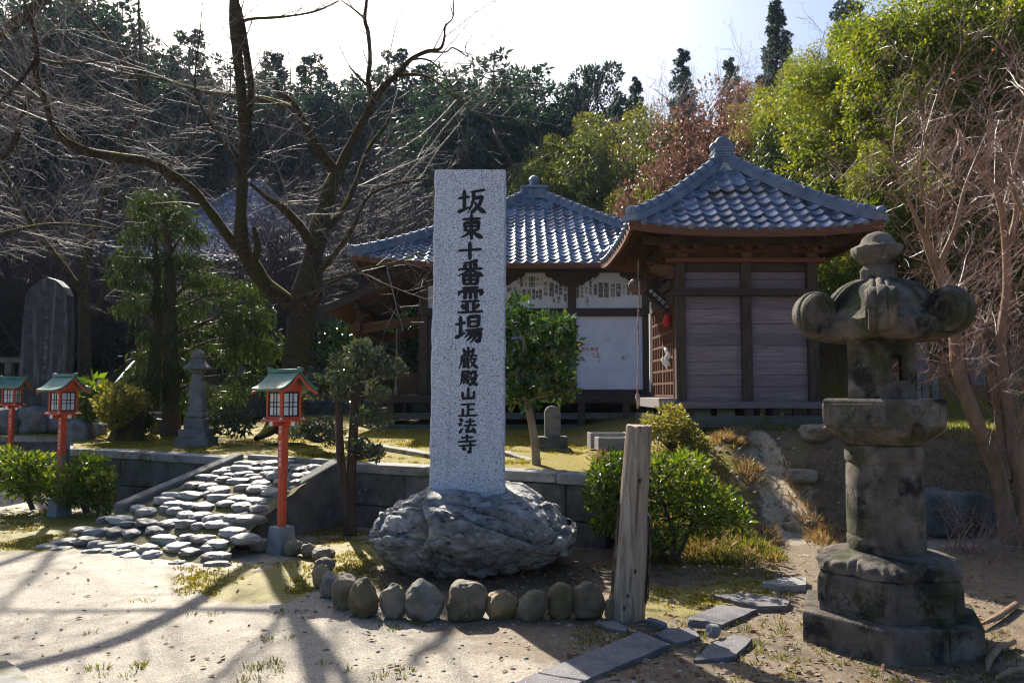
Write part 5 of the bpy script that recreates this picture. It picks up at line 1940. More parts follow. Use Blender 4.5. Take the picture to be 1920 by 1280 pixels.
# stone stairs with a handrail
sx0, sx1 = -10.4, -8.0
st = thing('stone_stairs', 'broad worn stone stairs rising behind the sapling and stump', 'stairs', (-9.2, 18.5, .8))
for i in range(6):
    mb = MB()
    mb.box(((sx0 + sx1) / 2, 18.6 + i * .36, .86 + i * .17), (sx1 - sx0, .40, .19))
    mb.build('step', m_capstone if i == 5 else m_wallstone, st, bevel=.012, world=True)
mb = MB()
mb.box(((sx0 + sx1) / 2, 22.5, 1.35), (sx1 - sx0 + 2, 4, .9))
mb.build('landing', m_wallstone, st, world=True)
hr = thing('handrail', 'thin sloping steel handrail at the stone stairs', 'handrail', (-9.6, 18.2, .85))
a, b = P(186, 753, 18.2), P(256, 672, 20.6)
mb = MB()
mb.tube([a, b], .03, 8)
mb.build('rail', m_metal, hr, smooth=True, world=True)
for t, zb in ((.02, .85), (.5, 1.2), (.97, 1.7)):
    p = a.lerp(b, t)
    mb = MB()
    mb.tube([V((p.x, p.y, zb)), p], .018, 6)
    mb.build('upright', m_metal, hr, smooth=True, world=True)

# stone fences
def stone_fence(label, x0, x1, y, z0, zw, zr, step=.55):
    t = thing('stone_fence', label, 'stone fence', ((x0 + x1) / 2, y, z0))
    rg = random.Random(int(x0 * 7))
    zz = z0
    row = 0
    while zz < zw - .05:
        h = min(.30, zw - zz)
        x = x0 - (.3 if row % 2 else 0)
        while x < x1:
            wd = rg.uniform(.5, .75)
            a, b = max(x0, x), min(x1, x + wd)
            if b - a > .05:
                mb = MB()
                mb.box(((a + b) / 2, y + rg.uniform(-.006, .006), zz + h / 2), (b - a - .012, .4, h - .012))
                mb.build('wall_block', m_wallstone, t, world=True)
            x += wd
        zz += h
        row += 1
    mb = MB()
    mb.box(((x0 + x1) / 2, y, zw + .05), (x1 - x0, .44, .1))
    mb.box(((x0 + x1) / 2, y, zr - .07), (x1 - x0, .16, .13))
    mb.build('rail', m_capwall, t, world=True)
    n = int((x1 - x0) / step)
    for i in range(n + 1):
        x = lerp(x0 + .1, x1 - .1, i / n)
        big = i % 4 == 0
        mb = MB()
        mb.box((x, y, (zw + zr) / 2 + (.12 if big else -.02)), (.22 if big else .16, .22 if big else .12, zr - zw + (.1 if big else -.2)), taper=1)
        if big:
            mb.ngon((x, y, zr + .16), [(.12, 0), (.13, .04), (.07, .1)], 12)
        mb.build('fence_post', m_capwall, t, world=True)
stone_fence('grey block stone wall with posts and rail between the cherry trunk and the hall porch', -8.6, -1.9, 25.2, .75, 1.45, 2.15)
stone_fence('pale stone balustrade at the photo edge beside the memorial slab', -13.6, -10.9, 19.5, .8, 1.75, 2.45)
# small old tablets on the ledge of the cliff
for i, (px, py, Y, wd, h, lab) in enumerate(((1716, 742, 15.6, .20, .42, 'leftmost low square stone tablet under the cliff'), (1734, 742, 15.6, .12, .36, 'narrow pale stone tablet in the middle of the cliff ledge'), (1752, 742, 15.6, .13, .38, 'rightmost rounded pale tablet of the three on the cliff ledge'), (1728, 690, 16.4, .26, .55, 'darker arched tablet standing higher up against the cliff'), (1832, 690, 16.4, .3, .45, 'broad stone block tablet on the cliff behind the bare maple'))):
    p = P(px, py, Y)
    mb = MB()
    op = [(-wd / 2, -.35), (wd / 2, -.35), (wd / 2, h * .75), (wd * .3, h * .95), (0, h), (-wd * .3, h * .95), (-wd / 2, h * .75)]
    mb.loft([[V((x, -.05, z)) for x, z in op], [V((x, .05, z)) for x, z in op]])
    o = mb.build('stone_tablet', m_oldstone, None, bevel=.01)
    o.location = (p.x, Y, p.z)
    tag(o, lab, 'stone tablet', 'old stone tablets under the cliff')

# ------------------------------------------------------------------ plants
def tubes_np(polys):
    """polys: list of (pts list, radii list, sides) -> verts, quads"""
    VS, QS = [], []
    base = 0
    for pts, rad, n in polys:
        p = np.array([tuple(q) for q in pts], dtype=np.float64)
        r = np.array(rad, dtype=np.float64)[:, None, None]
        t = np.empty_like(p)
        t[1:-1] = p[2:] - p[:-2]
        t[0] = p[1] - p[0]
        t[-1] = p[-1] - p[-2]
        t /= np.linalg.norm(t, axis=1)[:, None] + 1e-9
        m = np.abs(t).mean(0)
        ref = np.zeros(3)
        ref[int(np.argmin(m))] = 1
        a = np.cross(t, ref)
        a /= np.linalg.norm(a, axis=1)[:, None] + 1e-9
        b = np.cross(t, a)
        ang = np.arange(n) * 2 * math.pi / n
        ring = p[:, None, :] + r * (a[:, None, :] * np.cos(ang)[None, :, None] + b[:, None, :] * np.sin(ang)[None, :, None])
        k = len(p)
        VS.append(ring.reshape(-1, 3))
        i = np.arange(n)
        j = (i + 1) % n
        rows = np.arange(k - 1)[:, None] * n + base
        QS.append(np.stack([rows + i, rows + j, rows + n + j, rows + n + i], -1).reshape(-1, 4))
        base += k * n
    return np.concatenate(VS), np.concatenate(QS)

def smooth_path(pts, rad, k=4):
    """Catmull-Rom"""
    P_, R2 = [], []
    n = len(pts)
    for i in range(n - 1):
        p0, p1, p2, p3 = pts[max(0, i - 1)], pts[i], pts[i + 1], pts[min(n - 1, i + 2)]
        for s in range(k):
            t = s / k
            P_.append(0.5 * ((2 * p1) + (p2 - p0) * t + (2 * p0 - 5 * p1 + 4 * p2 - p3) * t * t + (3 * p1 - p0 - 3 * p2 + p3) * t ** 3))
            R2.append(lerp(rad[i], rad[i + 1], t))
    P_.append(pts[-1])
    R2.append(rad[-1])
    return P_, R2

def rv(rg):
    return V((rg.gauss(0, 1), rg.gauss(0, 1), rg.gauss(0, 1))).normalized()

def twig_path(rg, p, d, L, n, wob, grav):
    pts = [p]
    d = d.normalized()
    for i in range(n):
        d = (d + rv(rg) * wob + V((0, 0, grav))).normalized()
        p = p + d * (L / n)
        pts.append(p)
    return pts

def sprout(rg, path, rads, polys, spacing, L, r, level, sides=4, up=.3, out=None, grav=.02, start=.15, wob=.16, decay=.5, ang=.9, minr=.0022):
    """side branches along a path, recursive"""
    acc = rg.uniform(0, spacing)
    tot = sum((path[i + 1] - path[i]).length for i in range(len(path) - 1))
    run = 0
    for i in range(len(path) - 1):
        seg = path[i + 1] - path[i]
        sl = seg.length
        run += sl
        if run < tot * start:
            continue
        acc += sl
        while acc > spacing:
            acc -= spacing * rg.uniform(.6, 1.4)
            t = rg.random()
            p = path[i].lerp(path[i + 1], t)
            ax = seg.normalized()
            side = ax.cross(rv(rg)).normalized()
            d = ax * rg.uniform(.35, 1.0) + side * ang + V((0, 0, up))
            if out is not None:
                d += out * .4
            LL = L * rg.uniform(.55, 1.25)
            rr = min(rads[i] * .65, r * rg.uniform(.8, 1.2))
            n = 7 if level > 1 else 6
            tp_ = twig_path(rg, p, d, LL, n, wob, grav)
            rl = [max(minr * .8, lerp(rr, minr if level <= 1 else rr * .35, k / n)) for k in range(n + 1)]
            polys.append((tp_, rl, sides if level > 1 else 3))
            if level > 1:
                sprout(rg, tp_, rl, polys, spacing * .62, L * decay, max(minr, r * .42), level - 1, 3, up, out, grav, .12, wob, decay, ang, minr)

def leaves_np(pos, nrm, L, W, rs, droop=.2, jit=.7, lvar=.5):
    n = len(pos)
    d = nrm + rs.normal(0, jit, (n, 3))
    d[:, 2] -= droop
    d /= np.linalg.norm(d, axis=1)[:, None] + 1e-9
    s = np.cross(d, rs.normal(0, 1, (n, 3)))
    s /= np.linalg.norm(s, axis=1)[:, None] + 1e-9
    l = (L * (1 + rs.uniform(-lvar, lvar, n)))[:, None]
    w = l * (W / L) * .5
    v = np.empty((n, 4, 3))
    v[:, 0] = pos
    v[:, 1] = pos + d * l * .45 + s * w
    v[:, 2] = pos + d * l
    v[:, 3] = pos + d * l * .45 - s * w
    return v.reshape(-1, 3), np.arange(n * 4).reshape(-1, 4)

def clump_leaves(rs, centers, radii, per, shell=.5):
    """centers (K,3); radii (K,3); leaves spread in each ellipsoid, outward normals"""
    K = len(centers)
    n = K * per
    u = rs.normal(0, 1, (n, 3))
    u /= np.linalg.norm(u, axis=1)[:, None]
    rr = (shell + (1 - shell) * rs.uniform(0, 1, n) ** .6)
    rad = np.repeat(radii, per, 0)
    pos = np.repeat(centers, per, 0) + u * rad * rr[:, None]
    return pos, u

def crown_centers(rs, K, R, shell=.55, zmin=-1):
    u = rs.normal(0, 1, (K * 3, 3))
    u /= np.linalg.norm(u, axis=1)[:, None]
    u = u[u[:, 2] > zmin][:K]
    r = shell + (1 - shell) * rs.uniform(0, 1, len(u))
    return u * r[:, None] * np.array(R)

def finish_tree(name, label, cat, loc, trunk, leaf, tm, lm, group=None, crown='crown', trunkname='trunk'):
    t = thing(name, label, cat, loc, 0, group)
    if trunk:
        v, q = tubes_np(trunk)
        npmesh(trunkname, v, q, tm, t, smooth=True)
    if leaf is not None:
        npmesh(crown, leaf[0], leaf[1], lm, t)
    return t

# ---- templates kept as meshes, shared by copies
def mesh_of(name, v, q, m, smooth=False):
    o = npmesh(name, v, q, m, smooth=smooth)
    me = o.data
    bpy.data.objects.remove(o)
    return me

def conifer_data(seed, H=12, R=2.9, per=190, L=.21, W=.085, base=.12, pw=.58, flat=.6, layers=24):
    rs = np.random.RandomState(seed)
    rg = random.Random(seed)
    cs, rd, polys = [], [], []
    tr = [V((.12 * math.sin(z * .5 + seed), .1 * math.cos(z * .4), z)) for z in [H * i / 10 for i in range(11)]]
    polys.append((tr, [max(.02, .022 * H * (1 - i / 10.3)) for i in range(11)], 8))
    for k in range(layers):
        t = lerp(base, .985, (k + rg.random() * .6) / layers)
        r = R * (1 - t) ** pw * rg.uniform(.75, 1.15) + .12
        nb = max(2, int(3 + 5 * (1 - t)))
        a0 = rg.uniform(0, 6.3)
        for b in range(nb):
            if rg.random() < .12:
                continue
            a = a0 + b * 2 * math.pi / nb + rg.uniform(-.35, .35)
            rr = r * rg.uniform(.65, 1.1)
            z0 = t * H
            z1 = z0 - rr * .12 + .1
            d = V((math.cos(a), math.sin(a), 0))
            c0 = V((0, 0, z0))
            polys.append(([c0, c0 + d * rr * .5 + V((0, 0, .1)), V((d.x * rr, d.y * rr, z1))], [.045, .03, .012], 4))
            m = max(1, int(rr / .55))
            for q in range(m):
                f = (q + 1) / m
                cs.append((d.x * rr * f + rg.gauss(0, .15), d.y * rr * f + rg.gauss(0, .15), lerp(z0, z1, f) + rg.uniform(-.15, .2)))
                s = (.36 + .28 * (1 - t) + .18 * rg.random()) * (1 - .48 * t)
                rd.append((s * 1.15, s * 1.15, s * flat))
    cs, rd = np.array(cs), np.array(rd)
    pos, nr = clump_leaves(rs, cs, rd, per, .35)
    nr = nr + np.array([0, 0, .25])
    return tubes_np(polys), leaves_np(pos, nr, L, W, rs, droop=.15, jit=.5)

def broad_data(seed, R=(3, 3, 3.2), K=90, cr=.62, per=150, L=.20, W=.075, zc=3.6, droop=.5, shell=.6, trunk=True, zmin=-.6, var=.35):
    rs = np.random.RandomState(seed)
    rg = random.Random(seed)
    cs = crown_centers(rs, K, R, shell, zmin)
    K = len(cs)
    cs[:, 2] += zc
    rad = cr * (1 + rs.uniform(-var, var, K))
    rd = np.stack([rad, rad, rad * .8], 1)
    pos, nr = clump_leaves(rs, cs, rd, per, .5)
    nr = nr * .8 + np.array([0, 0, .15])
    polys = []
    if trunk:
        polys.append(([V((0, 0, -.4)), V((.05, 0, zc * .3)), V((0, .05, zc * .7)), V((0, 0, zc + R[2] * .4))], [.05 * R[2], .045 * R[2], .03 * R[2], .01], 8))
        for i in range(0, K, 2):
            c = V(cs[i])
            h = V((0, 0, max(.3, c.z * rg.uniform(.35, .75))))
            mid = h.lerp(c, .55) + rv(rg) * .15
            polys.append(([h, mid, c], [.035, .022, .007], 4))
    else:
        polys.append(([V((0, 0, -.1)), V((0, 0, .3))], [.03, .02], 5))
    return tubes_np(polys), leaves_np(pos, nr, L, W, rs, droop=droop, jit=.55)

def bare_data(seed, H=8, spread=.45, limbs=7, level=3, sp=.55, r0=.13, minr=.0045, L=1.7, up=.55):
    rg = random.Random(seed)
    polys = []
    tr = twig_path(rg, V((0, 0, -.4)), V((rg.uniform(-.1, .1), rg.uniform(-.1, .1), 1)), H * .62, 7, .07, .02)
    rr = [lerp(r0, r0 * .3, i / 7) for i in range(8)]
    polys.append((tr, rr, 7))
    for i in range(limbs):
        t = rg.uniform(.25, .98)
        k = min(6, int(t * 7))
        p = tr[k].lerp(tr[k + 1], t * 7 - k)
        a = rg.uniform(0, 6.3)
        d = V((math.cos(a) * spread * 2, math.sin(a) * spread * 2, 1 * up + .5))
        LL = H * rg.uniform(.35, .6)
        tp_ = twig_path(rg, p, d, LL, 7, .13, .02)
        rl = [lerp(rr[k] * .6, .012, j / 7) for j in range(8)]
        polys.append((tp_, rl, 5))
        sprout(rg, tp_, rl, polys, sp, L, .018, level, 4, up * .5, None, .01, .1, .15, .5, .8, minr)
    return tubes_np(polys)

def place(name, label, cat, meshes, loc, rz=0, s=1.0, group=None, sz=None, names=('trunk', 'crown')):
    t = thing(name, label, cat, loc, rz, group)
    t.scale = (s, s, sz or s)
    for n, me in zip(names, meshes):
        o = bpy.data.objects.new(n, me)
        C.objects.link(o)
        o.parent = t
    return t

def tmpl(kind, seeds, tm, lm, fn, **k):
    out = []
    for s in seeds:
        tr, lf = fn(s, **k)
        out.append((mesh_of('trunk', *tr, tm, True), mesh_of('crown', *lf, lm)))
    return out
CON = tmpl('c', (1, 2, 3), m_trunk, l_conifer, conifer_data)
CON2 = tmpl('c2', (21,), m_trunk, l_conifer, conifer_data, R=2.6, pw=.95, layers=30, flat=.4)
CLOUD = tmpl('c3', (31, 32), m_trunk, l_conifer, broad_data, R=(2.0, 2.0, 4.2), K=60, cr=.75, per=520, L=.20, W=.085, zc=7, droop=.1, shell=.35, zmin=-1)
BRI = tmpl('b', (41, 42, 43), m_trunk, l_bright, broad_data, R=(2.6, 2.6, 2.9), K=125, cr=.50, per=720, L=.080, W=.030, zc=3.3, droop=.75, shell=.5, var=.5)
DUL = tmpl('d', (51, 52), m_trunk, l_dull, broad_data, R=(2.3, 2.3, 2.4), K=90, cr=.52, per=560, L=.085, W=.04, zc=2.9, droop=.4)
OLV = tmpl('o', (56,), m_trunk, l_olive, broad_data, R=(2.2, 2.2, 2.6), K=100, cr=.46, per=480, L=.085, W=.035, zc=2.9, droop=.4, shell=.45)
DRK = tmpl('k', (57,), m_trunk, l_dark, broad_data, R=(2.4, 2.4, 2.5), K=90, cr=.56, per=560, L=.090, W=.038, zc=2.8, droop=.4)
RED = tmpl('r', (61,), m_trunk, l_red, broad_data, R=(2.4, 2.4, 2.4), K=130, cr=.40, per=150, L=.085, W=.05, zc=3.2, droop=.3, shell=.35)
BARE = [mesh_of('trunk', *bare_data(s), m_twig, True) for s in (71, 72, 73)]

def hz(x, y):
    return slope_z(x, y)
# ---- hillside trees: px of the top, px x, depth, template, height scale
def tree_at(name, label, cat, tp_, px, top, Y, H, group=None, s=None, rz=0, fat=1.0):
    """H is the template's own height; scaled so that its top sits at the traced skyline"""
    p = P(px, top, Y)
    z0 = hz(p.x, Y) - .2
    k = max(.3, (p.z - z0) / H)
    t = place(name, label, cat, tp_, (p.x, Y, z0), rz, k * fat, group, sz=k)
    return t
rg = random.Random(99)
GC = 'conifers on the skyline of the wooded hill'
for i, (px, top, Y, k, lab) in enumerate([
    (355, 62, 58, 0, 'tall broad dark conifer on the skyline between the bare branches and a vertical limb'),
    (150, 60, 56, 1, 'dark conifer on the skyline at the far end of the hill behind dense bare twigs'),
    (235, 95, 60, 2, 'shorter dark conifer on the skyline next to the tall broad one'),
    (510, 98, 58, 1, 'dark conifer rising just past the vertical limb of the cherry tree'),
    (585, 105, 60, 0, 'dark conifer with a flat top between the two upright cherry limbs'),
    (660, 150, 62, 2, 'lower dark conifer behind the right hand upright cherry limb'),
    (740, 98, 55, 0, 'spiky dark conifer above the arching cherry branch'),
    (800, 120, 54, 1, 'dark layered conifer left of the top of the granite monument'),
    (860, 150, 56, 2, 'thin conifer on the skyline directly above the monument top'),
]):
    tree_at('conifer_tree', lab, 'conifer', CON[k], px, top, Y, 12, GC, rz=rg.uniform(0, 6), fat=.95)
tree_at('conifer_tree', 'round topped conifer alone on the skyline above the far hall finial', 'conifer', CLOUD[0], 950, 158, 52, 11.5, GC, rz=1, fat=.8)
tree_at('conifer_tree', 'low dark conifer in the gap right of the round topped one', 'conifer', CLOUD[1], 1010, 190, 52, 11.5, GC, rz=2, fat=.7)
tree_at('conifer_tree', 'smaller of the two dark billowing cedars in mid skyline', 'conifer', CLOUD[1], 1062, 134, 50, 11.5, GC, rz=3, fat=.75)
tree_at('conifer_tree', 'largest dark billowing cedar in the middle of the skyline', 'conifer', CLOUD[0], 1128, 100, 50, 11.5, GC, rz=4.4, fat=.85)
tree_at('conifer_tree', 'small pointed conifer just right of the largest billowing cedar', 'conifer', CON2[0], 1192, 146, 50, 12, GC, rz=2, fat=.75)
tree_at('conifer_tree', 'slim conifer behind the bare pale trees above the hut roof', 'conifer', CON2[0], 1278, 92, 46, 12, GC, rz=1, fat=.75)
tree_at('conifer_tree', 'tallest pointed conifer above the russet tree', 'conifer', CON2[0], 1455, 2, 44, 12, GC, rz=5, fat=.75)
tree_at('conifer_tree', 'dark conifer cut by the upper photo edge beside the bright evergreens', 'conifer', CON[0], 1590, -30, 42, 12, GC, rz=2, fat=.7)
tree_at('conifer_tree', 'low conifer between the slim one and the tallest pointed one', 'conifer', CON2[0], 1370, 110, 46, 12, GC, rz=4, fat=.75)

# the dense wood behind: one mass nobody could count
def mass(name, datas, spots, mats):
    VS, QS, MI, b = [], [], [], 0
    for (x, y, k, rz, sx, sz) in spots:
        for n, (v, q) in enumerate(datas[k % len(datas)]):
            c, s = math.cos(rz), math.sin(rz)
            w_ = np.stack([(v[:, 0] * c - v[:, 1] * s) * sx + x, (v[:, 0] * s + v[:, 1] * c) * sx + y, v[:, 2] * sz + hz(x, y) - .3], 1)
            VS.append(w_)
            QS.append(q + b)
            MI.append(np.full(len(q), n))
            b += len(v)
    o = npmesh(name, np.concatenate(VS), np.concatenate(QS), mats, midx=np.concatenate(MI))
    return tag(o, kind='stuff')
cd_ = [conifer_data(s, R=3.6, per=44, L=.30, W=.10, layers=18) for s in (4, 5)]
sp = []
for i in range(105):
    Y = rg.uniform(37, 60)
    px = rg.uniform(-260, 1020)
    x = (px - 960) / F * Y
    if abs(x - fx) < 8 and Y < 50 :
        continue
    sp.append((x, Y, i, rg.uniform(0, 6), rg.uniform(1.0, 1.4), rg.uniform(.72, .98) + .34 * (1 - sm(120, 620, px))))
mass('forest', cd_, sp, [m_trunk, l_conifer])
bd_ = [(bare_data(s, H=6.5, limbs=9, level=3, sp=.42, minr=.006, up=.45),) for s in (81, 82, 83)]
sp = []
for i in range(44):
    Y = rg.uniform(23, 36)
    px = rg.uniform(-200, 860)
    x = (px - 960) / F * Y
    if (-5 < x < 5 and Y < 27) or 590 < px < 660:
        continue
    if (abs(x - fx) < 7 and 32 < Y) or (x > -11 and x < -6.5 and Y < 25):
        continue
    sp.append((x, Y, i, rg.uniform(0, 6), rg.uniform(.8, 1.2), rg.uniform(.7, 1.15)))
mass('bare_undergrowth', bd_, sp, [m_fartwig])
bk_ = [broad_data(s, R=(2.0, 2.0, 1.5), K=50, cr=.55, per=60, L=.26, W=.12, zc=1.3, trunk=False) for s in (91, 92)]
sp = []
for i in range(60):
    Y = rg.uniform(27, 44)
    px = rg.uniform(-200, 1150)
    x = (px - 960) / F * Y
    if abs(x - fx) < 9 and 30 < Y < 49:
        continue
    sp.append((x, Y, i, rg.uniform(0, 6), rg.uniform(.7, 1.2), rg.uniform(.6, 1.1)))
mass('undergrowth', bk_, sp, [m_trunk, l_dark])

# right hand hill
GB = 'evergreen trees on the hill behind the hut'
R_TREES = [
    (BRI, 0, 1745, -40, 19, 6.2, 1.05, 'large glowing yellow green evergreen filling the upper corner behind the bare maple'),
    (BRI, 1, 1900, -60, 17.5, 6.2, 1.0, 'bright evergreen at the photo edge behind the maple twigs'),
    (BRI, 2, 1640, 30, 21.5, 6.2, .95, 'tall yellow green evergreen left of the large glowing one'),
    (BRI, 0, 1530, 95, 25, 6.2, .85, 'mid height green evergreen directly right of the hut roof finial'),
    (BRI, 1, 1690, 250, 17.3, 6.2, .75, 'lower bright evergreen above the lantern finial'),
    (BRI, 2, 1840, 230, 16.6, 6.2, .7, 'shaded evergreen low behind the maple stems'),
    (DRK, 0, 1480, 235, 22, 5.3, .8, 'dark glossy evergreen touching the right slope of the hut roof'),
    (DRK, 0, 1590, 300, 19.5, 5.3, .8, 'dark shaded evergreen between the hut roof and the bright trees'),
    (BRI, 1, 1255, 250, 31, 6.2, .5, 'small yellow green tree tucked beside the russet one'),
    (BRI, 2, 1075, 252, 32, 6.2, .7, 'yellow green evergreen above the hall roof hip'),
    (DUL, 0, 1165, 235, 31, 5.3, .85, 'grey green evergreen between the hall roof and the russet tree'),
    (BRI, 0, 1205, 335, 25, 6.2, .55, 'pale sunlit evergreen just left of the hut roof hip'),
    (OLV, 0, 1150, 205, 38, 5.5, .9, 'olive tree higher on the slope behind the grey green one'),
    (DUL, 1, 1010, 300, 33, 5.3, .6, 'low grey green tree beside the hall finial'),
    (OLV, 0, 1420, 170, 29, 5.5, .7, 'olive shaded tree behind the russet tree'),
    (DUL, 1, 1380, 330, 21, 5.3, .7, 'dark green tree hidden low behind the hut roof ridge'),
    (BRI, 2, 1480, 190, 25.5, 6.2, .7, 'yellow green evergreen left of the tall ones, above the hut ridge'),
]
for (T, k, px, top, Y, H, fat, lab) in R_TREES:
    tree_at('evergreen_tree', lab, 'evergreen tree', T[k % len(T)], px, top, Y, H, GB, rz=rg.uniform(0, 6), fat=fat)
tree_at('russet_tree', 'russet brown leaved tree standing behind the hut roof', 'russet tree', RED[0], 1320, 185, 27, 5.5, 'russet leaved trees above the hut', rz=1, fat=.85)
tree_at('russet_tree', 'lower orange red tree just above the left hip of the hut roof', 'russet tree', RED[0], 1268, 282, 24, 5.5, 'russet leaved trees above the hut', rz=3, fat=.6)
tree_at('russet_tree', 'dull brownish tree on the slope behind the brighter russet one', 'russet tree', RED[0], 1400, 150, 32, 5.5, 'russet leaved trees above the hut', rz=4, fat=.8)
for i, (px, top, Y, k, lab) in enumerate([(1330, 80, 40, 0, 'tall pale bare tree against the sky right of the slim conifer'), (1230, 165, 40, 1, 'grey bare tree on the slope below the skyline gap'), (1290, 120, 42, 2, 'thin bare tree in front of the slim conifer'), (1200, 195, 36, 0, 'bushy bare tree above the grey green evergreen'), (1400, 75, 42, 1, 'pale bare tree left of the tallest pointed conifer'), (1535, 20, 42, 2, 'bare tree against the sky between two conifers')]):
    p = P(px, top, Y)
    place('bare_tree', lab, 'bare tree', (BARE[k],), (p.x, Y, hz(p.x, Y) - .1), i, (p.z - hz(p.x, Y)) / 8.2, 'bare trees on the hill', names=('trunk',))

